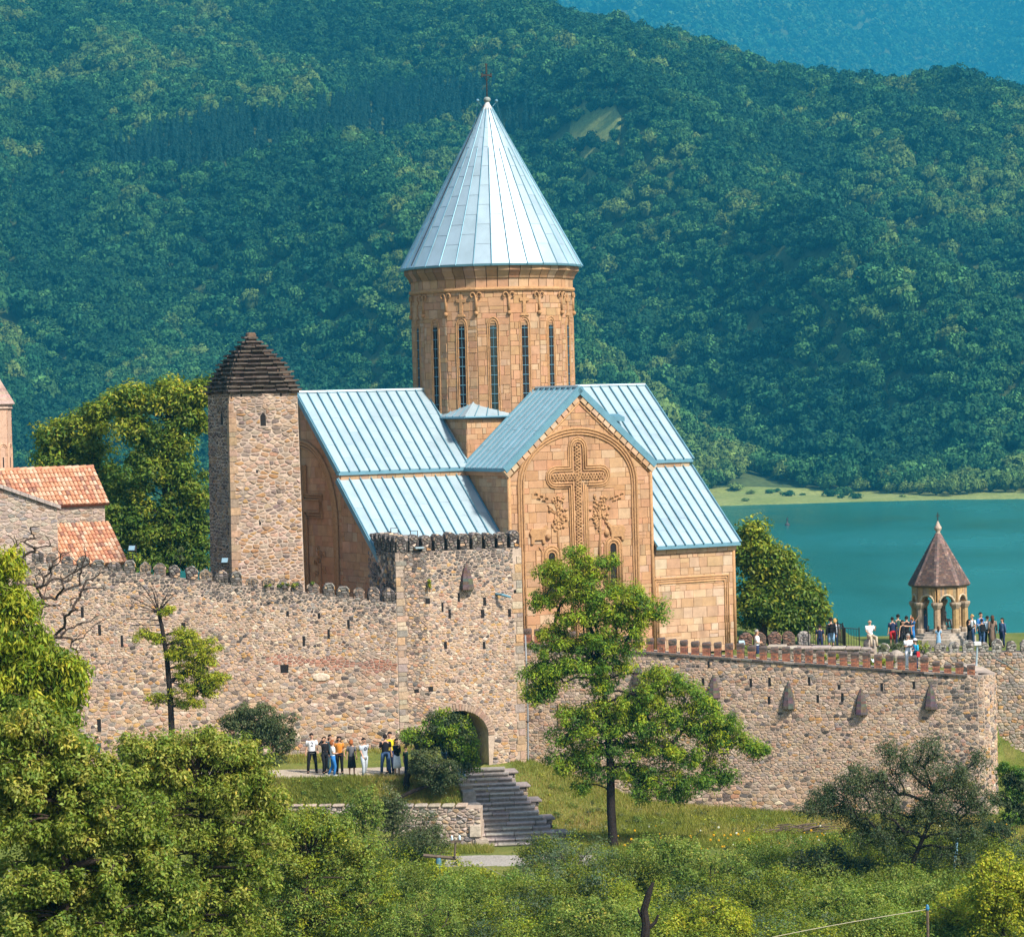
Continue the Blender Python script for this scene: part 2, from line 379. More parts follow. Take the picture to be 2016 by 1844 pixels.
def instancer(name, P, S, sources, idx, label):
    """one mass: points carrying crowns (geometry nodes)"""
    n = len(P)
    me = bpy.data.meshes.new(name); me.vertices.add(n); me.vertices.foreach_set('co', np.asarray(P, np.float32).ravel())
    for an, ty, key, val in (('scl', 'FLOAT_VECTOR', 'vector', S), ('idx', 'INT', 'value', idx), ('rz', 'FLOAT', 'value', rng.random(n) * 6.283)):
        at_ = me.attributes.new(an, ty, 'POINT'); at_.data.foreach_set(key, np.ascontiguousarray(val, np.int32 if ty == 'INT' else np.float32).ravel())
    me.update()
    o = link(bpy.data.objects.new(name, me)); tag(o, label, kind='stuff')
    col = bpy.data.collections.new(name + '_kinds')
    for k, s in enumerate(sources):
        so = bpy.data.objects.new(f'{name}_kind_{k}', s); col.objects.link(so)
    ng = bpy.data.node_groups.new(name, 'GeometryNodeTree')
    ng.interface.new_socket('Geometry', in_out='INPUT', socket_type='NodeSocketGeometry')
    ng.interface.new_socket('Geometry', in_out='OUTPUT', socket_type='NodeSocketGeometry')
    N = ng.nodes; Lk = ng.links
    gi = N.new('NodeGroupInput'); go = N.new('NodeGroupOutput')
    ci = N.new('GeometryNodeCollectionInfo'); ci.inputs['Collection'].default_value = col
    ci.inputs['Separate Children'].default_value = True; ci.inputs['Reset Children'].default_value = True
    ip = N.new('GeometryNodeInstanceOnPoints'); ip.inputs['Pick Instance'].default_value = True
    def attr(nm, ty):
        a = N.new('GeometryNodeInputNamedAttribute'); a.data_type = ty; a.inputs['Name'].default_value = nm
        return [s for s in a.outputs if s.enabled and s.name == 'Attribute'][0]
    cx = N.new('ShaderNodeCombineXYZ'); Lk.new(attr('rz', 'FLOAT'), cx.inputs[2])
    e2r = N.new('FunctionNodeEulerToRotation'); Lk.new(cx.outputs[0], e2r.inputs[0])
    Lk.new(gi.outputs[0], ip.inputs['Points']); Lk.new(ci.outputs[0], ip.inputs['Instance'])
    Lk.new(attr('idx', 'INT'), ip.inputs['Instance Index']); Lk.new(e2r.outputs[0], ip.inputs['Rotation']); Lk.new(attr('scl', 'FLOAT_VECTOR'), ip.inputs['Scale'])
    Lk.new(ip.outputs[0], go.inputs[0])
    md = o.modifiers.new('scatter', 'NODES'); md.node_group = ng
    return o
def jitter_grid(x0, x1, y0, y1, s):
    gx, gy = np.meshgrid(np.arange(x0, x1, s), np.arange(y0, y1, s)); gx = gx.ravel().astype(float); gy = gy.ravel().astype(float)
    gx += (rng.random(len(gx)) - .5) * s * .95; gy += (rng.random(len(gy)) - .5) * s * .95
    return gx, gy
def fpix(X, Y, Z):
    """photo position of points (for clearings measured in the photograph)"""
    a = FPX * X / Y; b = -FPX * (Z - EYE) / Y - 135; c, s = math.cos(R(1.406)), math.sin(R(1.406))
    return 1008 + a * c + b * s, 922 - a * s + b * c
def build_forest():
    gx, gy = jitter_grid(-620, 620, 1022, 1990, 5.9)
    keep = np.abs(gx) < .30 * gy + 10
    gx, gy = gx[keep], gy[keep]; gz = hill_z(gx, gy); u, v = fpix(gx, gy, gz)
    def blob(cx, cy, rx, ry, tilt=0.0): 
        du = u - cx; dv = v - cy - du * tilt; return (du / rx) ** 2 + (dv / ry) ** 2
    wob = .75 + .6 * vnoise(u / 16, v / 9, 31)
    clear = (blob(1165, 266, 72, 22, -.35) < wob) | (blob(120, 362, 50, 8) < wob) | (blob(20, 640, 30, 40) < wob * .6) | (blob(1530, 270, 30, 10) < wob * .6)
    # the meadow on the shore
    edge = 1078 + (vnoise(gx / 22., gx * 0 + 3, 33) - .5) * 46 - 55 * sm(118, 150, gx) + 60 * np.exp(-((gx - 96) / 16.) ** 2) - 40 * sm(190, 230, gx) - 62 * (1 - sm(60, 75, gx))
    meadow = gy < edge
    thin = rng.random(len(gx)) < .11
    con = (blob(405, 300, 175, 48, -.17) < wob) | (blob(790, 235, 190, 40, -.17) < wob) | (blob(1000, 250, 60, 30, -.1) < wob)
    k = ~(clear & (rng.random(len(gx)) > .12)) & ~(meadow & ~thin)
    small = (clear | meadow)[k]
    gx, gy, gz, con = gx[k], gy[k], gz[k], con[k]
    n = len(gx); s = 3.5 + 3.0 * rng.random(n) ** 1.6
    s = np.where(rng.random(n) < .06, s * 1.35, s); s = np.where(small, s * (.3 + .3 * rng.random(n)), s)
    s *= 1 - .3 * (1 - sm(1040, 1130, gy))
    S = np.stack([s * (.85 + .3 * rng.random(n)), s * (.85 + .3 * rng.random(n)), s * (.9 + .5 * rng.random(n))], -1)
    S[small] *= np.array([1.35, 1.35, .85]); gz = np.where(small, gz - .28 * s, gz)
    S[con] = np.stack([np.full(con.sum(), 4.4)] * 2 + [4.6 + 1.2 * rng.random(con.sum())], -1)
    pt = vnoise(gx / 38., gy / 70., 35) * .55 + vnoise(gx / 14., gy / 20., 36) * .25 + rng.random(n) * .35
    pt = pt + .14 * (1 - sm(1040, 1230, gy)); band = np.searchsorted([.42, .60, .76], pt)
    idx = np.where(con, 8, band * 2 + rng.integers(0, 2, n))
    src = [crown_mesh(f'crown{i}', 560, 50 + i) for i in range(8)] + [crown_mesh('conifer', 300, 60, True)]
    for i_, m_ in enumerate(src[:8]): m_.materials.append(M['forest_%d' % (i_ // 2)])
    src[8].materials.append(M['conifer'])
    instancer('forest', np.stack([gx, gy, gz + .2], -1), S, src, idx, 'dense broadleaf forest covering the hillside beyond the lake')
    # the mountain behind
    gx, gy = jitter_grid(-480, 2400, 5280, 8960, 20.0)
    kp = (gx / gy > -.03) & (gx / gy < .22)
    gx, gy = gx[kp], gy[kp]; n = len(gx); s = 12 + 7 * rng.random(n)
    S = np.stack([s, s, s * 1.05], -1); far = [crown_mesh(f'far_crown{i}', 130, 80 + i, leaf=2.0) for i in range(3)]
    for m_ in far: m_.materials.append(M['forest'])
    instancer('mountain_forest', np.stack([gx, gy, far_z(gx, gy)], -1), S, far, rng.integers(0, 3, n), 'blue hazy forest on the mountain behind the near ridge')
build_forest()
def ray_hill(x, y):
    d = ray(x, y); t = np.linspace(900, 2300, 4000); P = np.array([0, 0, EYE]) + np.outer(t / d.y, np.array(d)); k = np.argmax(hill_z(P[:, 0], P[:, 1]) > P[:, 2]); return P[k]
def clearing(x, y, rx, name='clearing'):
    c = ray_hill(x, y); r0 = px(rx, c[1])
    def zf(X, Y):
        d = np.hypot((X - c[0]) / r0, (Y - c[1]) / 45.) * (1 + .5 * (vnoise(X / 7, Y / 9, 41) - .5)); return hill_z(X, Y) + .6 - 4 * sm(.75, 1.0, d)
    grid_mesh(name, np.linspace(c[0] - r0 * 1.1, c[0] + r0 * 1.1, 40), np.linspace(c[1] - 50, c[1] + 50, 40), zf, M['meadow'])
clearing(1165, 266, 60); clearing(120, 362, 40)

# ------------------------------------------------------------------ the air between: one closed box of pale haze
def haze_box():
    b = MB().box((-2500, -120, -45), (3300, 9900, 3000)); m = bpy.data.materials.new('haze'); m.use_nodes = True
    n = m.node_tree.nodes; l = m.node_tree.links; n.remove(n['Principled BSDF'])
    v = n.new('ShaderNodeVolumePrincipled'); v.inputs['Color'].default_value = HAZE_COL; v.inputs['Density'].default_value = HAZE_D
    v.inputs['Anisotropy'].default_value = 0.0
    l.new(v.outputs[0], n['Material Output'].inputs['Volume'])
    o = b.build('haze', m); tag(o, 'pale blue air between the fortress and the mountains', kind='stuff')
HAZE_COL = (.05, .60, .97, 1); HAZE_D = 0.00013
haze_box()
# ------------------------------------------------------------------ masonry
def clip_half(poly, a, b, c):
    """keep a*x + b*y <= c"""
    out = []; n = len(poly)
    for i in range(n):
        p, q = poly[i], poly[(i + 1) % n]; dp = a * p[0] + b * p[1] - c; dq = a * q[0] + b * q[1] - c
        if dp <= 0: out.append(p)
        if (dp < 0 < dq) or (dq < 0 < dp):
            t = dp / (dp - dq); out.append((p[0] + (q[0] - p[0]) * t, p[1] + (q[1] - p[1]) * t))
    return out
def clip_convex(poly, outline):
    for i in range(len(outline)):
        (x0, y0), (x1, y1) = outline[i], outline[(i + 1) % len(outline)]
        nx, ny = y1 - y0, x0 - x1
        poly = clip_half(poly, nx, ny, nx * x0 + ny * y0)
        if len(poly) < 3: return []
    return poly
def area(p): return .5 * sum(p[i][0] * p[(i + 1) % len(p)][1] - p[(i + 1) % len(p)][0] * p[i][1] for i in range(len(p)))
def inset(poly, g):
    """shrink a convex polygon by g"""
    n = len(poly); out = poly
    for i in range(n):
        (x0, y0), (x1, y1) = poly[i], poly[(i + 1) % n]; nx, ny = y1 - y0, x0 - x1; L = math.hypot(nx, ny)
        if L < 1e-6: continue
        out = clip_half(out, nx, ny, nx * x0 + ny * y0 - g * L)
        if len(out) < 3: return []
    return out
def tidy(poly, d=.02):
    out = []
    for p in poly:
        if not out or math.hypot(p[0] - out[-1][0], p[1] - out[-1][1]) > d: out.append(p)
    while len(out) > 3 and math.hypot(out[0][0] - out[-1][0], out[0][1] - out[-1][1]) <= d: out.pop()
    return out
def chaikin(poly, k=.28):
    out = []; n = len(poly)
    for i in range(n):
        p, q = poly[i], poly[(i + 1) % n]
        out += [(p[0] + (q[0] - p[0]) * k, p[1] + (q[1] - p[1]) * k), (p[0] + (q[0] - p[0]) * (1 - k), p[1] + (q[1] - p[1]) * (1 - k))]
    return out
def rect(x0, y0, x1, y1): return [(x0, y0), (x1, y0), (x1, y1), (x0, y1)]
def subtract(poly, hole):
    """convex polygon minus convex hole (counter-clockwise): list of convex pieces"""
    if not clip_convex(poly, hole): return [poly]
    out = []; rest = poly
    for i in range(len(hole)):
        (x0, y0), (x1, y1) = hole[i], hole[(i + 1) % len(hole)]; nx, ny = y1 - y0, x0 - x1; c = nx * x0 + ny * y0
        o = clip_half(rest, -nx, -ny, -c)
        if len(o) >= 3 and area(o) > 1e-4: out.append(o)
        rest = clip_half(rest, nx, ny, c)
        if len(rest) < 3: break
    return out
def minus(polys, holes):
    for h in holes:
        h = rect(*h) if not hasattr(h[0], '__len__') else h
        polys = [q for p in polys for q in subtract(p, h)]
    return polys
def centroid(p): return (sum(a for a, b in p) / len(p), sum(b for a, b in p) / len(p))
def rubble_cells(outline, sx, sy, size_fn=None, gap=.014, holes=(), rnd=random):
    """irregular stones: cells round jittered seeds, rows shifted"""
    x0 = min(p[0] for p in outline); x1 = max(p[0] for p in outline); y0 = min(p[1] for p in outline); y1 = max(p[1] for p in outline)
    seeds = []; y = y0 - sy; r = 0
    while y < y1 + sy:
        k = size_fn(y) if size_fn else 1.0
        h = sy * k * rnd.uniform(.6, 1.35); x = x0 - sx + rnd.random() * sx
        while x < x1 + sx:
            wd = sx * k * rnd.uniform(.4, 1.9)
            if rnd.random() > .1: seeds.append((x + wd / 2 + rnd.uniform(-.12, .12) * sx, y + h / 2 + rnd.uniform(-.3, .3) * sy)); x += wd
        y += h; r += 1
    sc = sx / sy * .8; cell = {}
    C = sx * 1.7
    for i, (a, b) in enumerate(seeds): cell.setdefault((int(math.floor(a / C)), int(math.floor(b * sc / C))), []).append(i)
    polys = []
    for i, (a, b) in enumerate(seeds):
        ci, cj = int(math.floor(a / C)), int(math.floor(b * sc / C))
        B = b * sc; p = [(a - C, B - C), (a + C, B - C), (a + C, B + C), (a - C, B + C)]
        nb = []
        for u in (-1, 0, 1):
            for v in (-1, 0, 1): nb += cell.get((ci + u, cj + v), [])
        nb.sort(key=lambda j: (seeds[j][0] - a) ** 2 + (seeds[j][1] * sc - B) ** 2)
        for j in nb[1:15]:
            a2, b2 = seeds[j][0], seeds[j][1] * sc; nx, ny = a2 - a, b2 - B
            p = clip_half(p, nx, ny, nx * (a + a2) / 2 + ny * (B + b2) / 2)
            if len(p) < 3: break
        if len(p) < 3: continue
        p = [(u, v / sc) for u, v in p]
        p = clip_convex(p, outline)
        if len(p) < 3: continue
        for p in minus([p], holes):
            p = tidy(inset(p, gap * rnd.uniform(.5, 1.8)), .03)
            if len(p) < 3 or area(p) < .004: continue
            if len(p) <= 6: p = tidy(chaikin(p, rnd.uniform(.1, .24)), .012)
            polys.append(p)
    return polys
def ashlar_cells(outline, ch, cw, gap=.006, holes=(), rnd=random, cut=None):
    x0 = min(p[0] for p in outline); x1 = max(p[0] for p in outline); y0 = min(p[1] for p in outline); y1 = max(p[1] for p in outline)
    polys = []; y = y0 - rnd.random() * ch * .5
    while y < y1:
        h = ch * rnd.uniform(.65, 1.35); x = x0 - rnd.random() * cw
        while x < x1:
            wd = cw * rnd.uniform(.45, 1.6)
            parts = [(x, y, x + wd, y + h)]
            if rnd.random() < .12: parts = [(x, y, x + wd, y + h / 2), (x, y + h / 2, x + wd, y + h)]
            for q in parts:
                p = clip_convex([(q[0], q[1]), (q[2], q[1]), (q[2], q[3]), (q[0], q[3])], outline)
                if len(p) < 3: continue
                for p in minus([p], holes):
                    p = tidy(inset(p, gap), .02)
                    if len(p) < 3 or area(p) < .01: continue
                    polys.append([(a + rnd.uniform(-.006, .006), b + rnd.uniform(-.006, .006)) for a, b in p])
            x += wd
        y += h
    return polys
class Stones:
    """pieces of one thing; the 300 that show largest become parts, the rest one mass"""
    def __init__(s): s.items = []
    def face(s, polys, O, ex, ey, n, tint_fn, proud=(.02, .05), bevel=.03, dome=True, weight=1.0):
        O, ex, ey, n = map(Vector, (O, ex, ey, n))
        for p in polys:
            h = random.uniform(*proud); c = centroid(p); k = len(p)
            bot = [O + ex * a + ey * b - n * .03 for a, b in p]
            f_ = max(.45, 1 - bevel / math.sqrt(max(area(p), .002)))
            mid = [O + ex * a + ey * b + n * h * .55 for a, b in p]
            top = [O + ex * (c[0] + (a - c[0]) * f_) + ey * (c[1] + (b - c[1]) * f_) + n * (h * random.uniform(.85, 1.15)) for a, b in p]
            vs = bot + mid + top
            fs = [(i, (i + 1) % k, k + (i + 1) % k, k + i) for i in range(k)] + [(k + i, k + (i + 1) % k, 2 * k + (i + 1) % k, 2 * k + i) for i in range(k)]
            if dome:
                vs.append(O + ex * c[0] + ey * c[1] + n * h * random.uniform(.95, 1.2)); fs += [(2 * k + i, 2 * k + (i + 1) % k, 3 * k) for i in range(k)]
            else: fs.append(tuple(range(2 * k, 3 * k)))
            s.items.append((area(p) * weight, vs, fs, tint_fn(c)))
    def build(s, parent, mat, name='stone', rest='stonework', most=300):
        s.items.sort(key=lambda i: -i[0])
        for w_, vs, fs, t in s.items[:most]:
            b = MB(); b.cur = t; b.add(vs, fs); b.build(name, mat, parent)
        if len(s.items) > most:
            b = MB()
            for w_, vs, fs, t in s.items[most:]: b.cur = t; b.add(vs, fs)
            b.build(rest, mat, parent)['kind'] = 'stuff'
def pal(cols, wts, jit=.15):
    cols = list(cols); 
    def f(c=None):
        k = random.choices(cols, wts)[0]; j = random.uniform(1 - jit, 1 + jit)
        return tuple(max(.01, v * j * random.uniform(.95, 1.05)) for v in k)
    return f
RUB = pal([(.48, .325, .22), (.51, .345, .225), (.46, .265, .11), (.37, .275, .215), (.27, .225, .20), (.155, .115, .098), (.58, .455, .345), (.40, .22, .14), (.42, .295, .205)],
          [5, 4, 2.0, 4, 2, 1.4, 2.6, 1.3, 4])
RUB_DARK = pal([(.115, .098, .088), (.165, .145, .13), (.075, .063, .058), (.22, .175, .14), (.27, .24, .21)], [4, 4, 3, 3, 1.5])
GOLD = pal([(.44, .252, .138), (.425, .238, .126), (.46, .278, .158), (.40, .22, .113), (.465, .31, .19), (.38, .23, .135)], [5, 4, 3.5, 2.5, 1.6, 1.2], .05)
PALE = pal([(.48, .315, .195), (.46, .285, .165), (.51, .36, .245), (.43, .26, .145), (.40, .265, .17)], [4, 4, 2, 2, .8], .06)

# ------------------------------------------------------------------ the great church
TH = R(30.536)
CH0 = Vector((-0.821, 150.0, 4.0))
church = thing('church', 'sandstone church with tall drum, conical metal roof and carved crosses on its gable', 'church', CH0, TH)
CH_M = Matrix.Translation(CH0) @ Matrix.Rotation(TH, 4, 'Z'); CH_I = CH_M.inverted()
SV = Vector((math.sin(TH), -math.cos(TH), 0))
def fac(x, y, v=8.2):
    """photo position -> (east, up) on the church's south face"""
    p = CH_I @ on_plane(x, y, CH0 + SV * v, SV); return (p.x, p.z)
def fcw(x, y, u=-11.2):
    """photo position -> (south, up) on the west face"""
    U = Vector((math.cos(TH), math.sin(TH), 0)); p = CH_I @ on_plane(x, y, CH0 + U * u, U); return (-p.y, p.z)
ZC, ZA, RC, RD = 19.85, 28.5, 4.69, 4.22
ZR, ZE, HW = 13.6, 9.72, 4.39
ZL1, HL, ZLE, HS = 9.36, 4.25, 5.5, 8.52
LW, LE, WT, DS = 11.38, 9.31, 4.41, 8.32
M['zinc'] = plain_mat('zinc_sheet', (.37, .475, .525), .40, .3, var=.16, scale=.9, spec=.5, tint=True, bump=.22)
M['zinc_seam'] = plain_mat('zinc_seam', (.12, .26, .33), .5, .3, var=.15, scale=3, tint=True)
SOUTH = ((1, 0, 0), (0, 0, 1), (0, -1, 0))
def quad_roof(parent, A, B, C_, D, n, thick=.07, rows=3, seam_name='seam', edge_seams=True, end_trim=True):
    """metal sheets from ridge edge A-B down to eave edge D-C, n strips with standing seams; all church-local"""
    A, B, C_, D = map(Vector, (A, B, C_, D)); nrm = (B - A).cross(D - A).normalized()
    if nrm.z < 0: nrm = -nrm
    for i in range(n):
        t0, t1 = i / n, (i + 1) / n
        a, b, c, d = A.lerp(B, t0), A.lerp(B, t1), D.lerp(C_, t1), D.lerp(C_, t0)
        cuts = [0] + sorted(min(.95, max(.05, (k + .5 * (i % 2) + random.uniform(-.08, .08)) / rows)) for k in range(1, rows)) + [1]
        mb = MB()
        for k in range(len(cuts) - 1):
            u0, u1 = cuts[k], cuts[k + 1]; j = random.uniform(.93, 1.05); mb.cur = (j, j * random.uniform(.99, 1.01), j)
            q = [a.lerp(d, u0), b.lerp(c, u0), b.lerp(c, u1), a.lerp(d, u1)]
            l0, l1 = -.004, .008
            mb.add([q[0] + nrm * l0, q[1] + nrm * l0, q[2] + nrm * l1, q[3] + nrm * l1] + [p - nrm * thick for p in q],
                   [(0, 1, 2, 3), (7, 6, 5, 4), (0, 4, 5, 1), (1, 5, 6, 2), (2, 6, 7, 3), (3, 7, 4, 0)])
        o = mb.build('roof_sheet', M['zinc'], parent); fix_normals(o)
    for i in range(n + 1):
        if not edge_seams and i in (0, n): continue
        t = i / n; a, d = A.lerp(B, t), D.lerp(C_, t); wd = (B - A).normalized() * .022; d = d + (d - a).normalized() * .05
        mb = MB(); mb.hull8([a - wd, a + wd, d + wd, d - wd], [a - wd + nrm * .09, a + wd + nrm * .09, d + wd + nrm * .09, d - wd + nrm * .09])
        o = mb.build(seam_name, M['zinc_seam'], parent); fix_normals(o)
    if end_trim:
        e = (C_ - D).normalized() * .02; mb = MB(); dn = Vector((0, 0, -.16)); out = (D - A).normalized() * .03
        mb.hull8([D - e + dn, C_ + e + dn, C_ + e + dn + out, D - e + dn + out], [D - e - nrm * .01, C_ + e - nrm * .01, C_ + e - nrm * .01 + out, D - e - nrm * .01 + out])
        o = mb.build('eave_trim', M['zinc_seam'], parent); fix_normals(o)
def fix_normals(o):
    b = bmesh.new(); b.from_mesh(o.data); bmesh.ops.recalc_face_normals(b, faces=b.faces); b.to_mesh(o.data); b.free()
def verge(parent, P, Q, w=.12, h=.2, mat=None, name='verge_trim'):
    """sheet-metal edge along a rake, from P to Q"""
    P, Q = Vector(P), Vector(Q); mb = MB(); t = (Q - P).normalized(); s = t.cross(Vector((0, 0, 1))).normalized() * w / 2; u = s.cross(t).normalized()
    if u.z < 0: u = -u
    mb.hull8([P - s - u * h, P + s - u * h, Q + s - u * h, Q - s - u * h], [P - s + u * .05, P + s + u * .05, Q + s + u * .05, Q - s + u * .05])
    o = mb.build(name, mat or M['zinc_seam'], parent); fix_normals(o); return o
def build_church():
    S = Stones()
    # solid walls behind the stones
    def solid(name, prof, y0, y1, mat=M['joint'], axis='y'):
        mb = MB()
        if axis == 'y': mb.prism(prof, (0, 0, 0), (1, 0, 0), (0, 0, 1), (0, -1, 0), -y1, -y0)
        else: mb.prism(prof, (0, 0, 0), (0, -1, 0), (0, 0, 1), (1, 0, 0), y0, y1)
        o = mb.build(name, mat, church); fix_normals(o); return o
    sl = (ZR - ZE) / HW
    g = lambda v: ZR - .28 - sl * abs(v)                  # underside of the upper roofs
    gl = lambda v: ZL1 - .22 - (ZL1 - ZLE) / (HS - HL) * (abs(v) - HL)
    # nave body (east-west) with its west and east gables; aisles lower
    solid('nave_wall', [(-4.15, 0), (4.15, 0), (4.15, g(4.15)), (0, g(0)), (-4.15, g(4.15))], -11.2, 9.1, axis='x')
    for s in (1, -1):
        pr = [(s * 4.1, 0), (s * 8.2, 0), (s * 8.2, gl(8.2)), (s * 4.1, gl(4.1))]
        solid('aisle_wall', pr if s > 0 else pr[::-1], -11.19, 9.09, axis='x')
    solid('transept_wall', [(-4.15, 0), (4.15, 0), (4.15, g(4.15)), (0, g(0)), (-4.15, g(4.15))], -8.21, 8.21, axis='y')
    # drum base, square, with low hipped metal roof at each corner
    cb = 3.93; mb = MB(); mb.box((-cb, -cb, 8), (cb, cb, 12.1)); mb.build('drum_base', M['joint'], church)
    # ---- ashlar on the south face of the transept
    outl = [(-4.15, 0), (4.15, 0), (4.15, g(4.15) - .1), (0, g(0) - .1), (-4.15, g(4.15) - .1)]
    wl = fac(1085, 1105); wr = fac(1206, 1090)
    hol = [(wl[0] - .28, wl[1] - 1.9, wl[0] + .28, wl[1] + .55), (wr[0] - .28, wr[1] - 1.9, wr[0] + .28, wr[1] + .65)]
    S.face(ashlar_cells(outl, .40, .58, holes=hol), (0, -8.21, 0), *SOUTH, GOLD, (.012, .04), .02, dome=False, weight=1.3)
    # east and west aisle faces
    S.face(ashlar_cells([(4.3, 0), (9.1, 0), (9.1, gl(8.2) - .55), (4.3, gl(8.2) - .55)], .43, .62), (0, -8.2, 0), *SOUTH, PALE, (.012, .04), .02, dome=False, weight=1.3)
    S.face(ashlar_cells([(-11.2, 2), (-4.3, 2), (-4.3, gl(8.2) - .3), (-11.2, gl(8.2) - .3)], .43, .62), (0, -8.2, 0), *SOUTH, GOLD, (.012, .03), .02, dome=False, weight=.3)
    # cornice of the aisle
    for x0, x1 in ((4.3, 9.2), (-11.28, -4.3)):
        for k in range(int((x1 - x0) / .62) + 1):
            a, b = x0 + k * .62 + .01, min(x1, x0 + (k + 1) * .62 - .01)
            if b - a < .1: continue
            mb = MB(); mb.cur = PALE(); z = gl(8.2) - .5
            mb.hull8([(a, -8.3, z), (b, -8.3, z), (b, -8.1, z), (a, -8.1, z)], [(a, -8.42, z + .5), (b, -8.42, z + .5), (b, -8.1, z + .5), (a, -8.1, z + .5)])
            mb.build('cornice_block', M['ashlar'], church)
    # transept's west and east side walls above the aisle roofs
    for s in (-1, 1):
        ol = [(4.2, 5.4), (8.2, 5.4), (8.2, g(4.15) - .35), (4.2, g(4.15) - .35)]
        if s < 0: S.face(ashlar_cells(ol, .38, .5), (-4.15, 0, 0), (0, -1, 0), (0, 0, 1), (-1, 0, 0), GOLD, (.01, .03), .02, dome=False)
        else: S.face(ashlar_cells(ol, .38, .5), (4.15, 0, 0), (0, -1, 0), (0, 0, 1), (1, 0, 0), GOLD, (.01, .03), .02, dome=False, weight=.2)
        mb = MB(); mb.cur = GOLD(); zc = g(4.15) - .35
        mb.hull8([(s * 4.15, -8.2, zc), (s * 4.25, -8.2, zc), (s * 4.25, -4.3, zc), (s * 4.15, -4.3, zc)][::s], [(s * 4.15, -8.2, zc + .3), (s * 4.38, -8.2, zc + .3), (s * 4.38, -4.3, zc + .3), (s * 4.15, -4.3, zc + .3)][::s])
        o = mb.build('side_cornice', M['ashlar'], church); fix_normals(o)
    # band of stone under the nave eaves
    for x0, x1 in ((-11.25, -4.2), (4.2, 9.15)):
        n = int((x1 - x0) / .5)
        for k in range(n):
            a = x0 + (x1 - x0) * k / n + .008; b = x0 + (x1 - x0) * (k + 1) / n - .008; mb = MB(); mb.cur = PALE()
            mb.hull8([(a, -4.28, 9.2), (b, -4.28, 9.2), (b, -4.0, 9.2), (a, -4.0, 9.2)], [(a, -4.36, 9.62), (b, -4.36, 9.62), (b, -4.0, 9.62), (a, -4.0, 9.62)])
            mb.build('cornice_block', M['ashlar'], church)
    # west gable
    wg = [(-8.2, 0), (8.2, 0), (8.2, gl(8.2) - .2), (4.2, gl(4.25) - .3), (0, g(0) - .3), (-4.2, gl(4.25) - .3), (-8.2, gl(8.2) - .2)]
    WEST = ((0, -1, 0), (0, 0, 1), (-1, 0, 0))
    up = [(0, 0), (4.2, 0), (4.2, g(4.2) - .1), (0, g(0) - .1)]; lo = [(4.2, 0), (8.2, 0), (8.2, gl(8.2) - .1), (4.2, gl(4.2) - .1)]
    for o_ in (up, lo): S.face(ashlar_cells(o_, .42, .6), (-11.2, 0, 0), *WEST, GOLD, (.01, .03), .02, dome=False, weight=.8)
    # drum base corner
    S.face(ashlar_cells([(-cb, 8), (-1.0, 8), (-1.0, 12.1), (-cb, 12.1)], .36, .42), (0, -cb, 0), (1, 0, 0), (0, 0, 1), (0, -1, 0), GOLD, (.01, .03), .02, dome=False)
    S.face(ashlar_cells([(1.0, 8), (cb, 8), (cb, 12.1), (1.0, 12.1)], .36, .42), (-cb, 0, 0), (0, -1, 0), (0, 0, 1), (-1, 0, 0), GOLD, (.01, .03), .02, dome=False)
    # ---- drum: sixteen faces, each with a slit window
    K = 16; A0 = -math.pi / 2 - TH + R(.6)                      # one face looks at the valley
    apo = RD * math.cos(math.pi / K); half = RD * math.sin(math.pi / K)
    mb = MB(); mb.lathe([(RD - .02, 10.6), (RD - .02, 18.6)], K, rot=A0 + math.pi / K); o = mb.build('drum_wall', M['joint'], church)
    zs0, zs1 = 12.55, 16.75
    for k in range(K):
        a = A0 + 2 * math.pi * k / K; n = Vector((math.cos(a), math.sin(a), 0)); ex = Vector((-n.y, n.x, 0)); ey = Vector((0, 0, 1)); O = n * (apo - .03)
        facing = -(math.cos(a + TH - math.pi / 2 + math.pi / 2 - R(90)) ) if False else (CH_M.to_3x3() @ n).dot(Vector((0, -1, 0)))
        if facing > -.35:
            ol = [(-half + .02, 10.7), (half - .02, 10.7), (half - .02, 18.5), (-half + .02, 18.5)]
            S.face(ashlar_cells(ol, .36, .5, holes=[(-.165, zs0 - .1, .165, zs1 + .1)]), O, ex, ey, n, GOLD, (.03, .05), .02, dome=False, weight=.9 * max(facing, 0))
            wnd = MB(); wnd.prism([(-.145, zs0), (.145, zs0), (.145, zs1), (-.145, zs1)], O, ex, ey, n, .0, .035)
            wo = wnd.build('window', M['glass'] if k in (0,) else M['dark'], church)
            fr = MB()
            for off, r_ in ((.2, .032), (.29, .036)):
                path = [(-off, zs0 - .25), (-off, zs1)] + [(-off * math.cos(t), zs1 + off * 1.5 * math.sin(t)) for t in (.5, 1.0, 1.57, 2.14, 2.64)] + [(off, zs1), (off, zs0 - .25)]
                fr.cur = (1, 1, 1); fr.tube([O + ex * u + ey * z + n * .045 for u, z in path], r_, 6)
            fr.build('window_frame', M['carved'], wo)
            br = MB()
            for j in range(9):
                z = zs0 + .3 + j * .47; br.tube([O + ex * -.17 + ey * z + n * .05, O + ex * .17 + ey * z + n * .05], .018, 4)
            br.tube([O + ey * zs0 + n * .046, O + ey * zs1 + n * .046], .012, 4)
            br.build('glazing_bar', M['zinc_seam'], wo)
            # cross over every second window
            if k % 2 == 1:
                cr = MB(); cr.cur = (1, 1, 1)
                for q in ([(-.09, 17.35), (.09, 17.35), (.09, 18.35), (-.09, 18.35)], [(-.26, 17.95), (.26, 17.95), (.26, 18.13), (-.26, 18.13)], [(-.26, 17.22), (.26, 17.22), (.17, 17.36), (-.17, 17.36)]):
                    cr.prism(q, O, ex, ey, n, .03, .10 + (.003 if len(q) and q[0][0] < -.2 else 0))
                cr.build('carved_cross', M['carved'], church, bevel=.015)
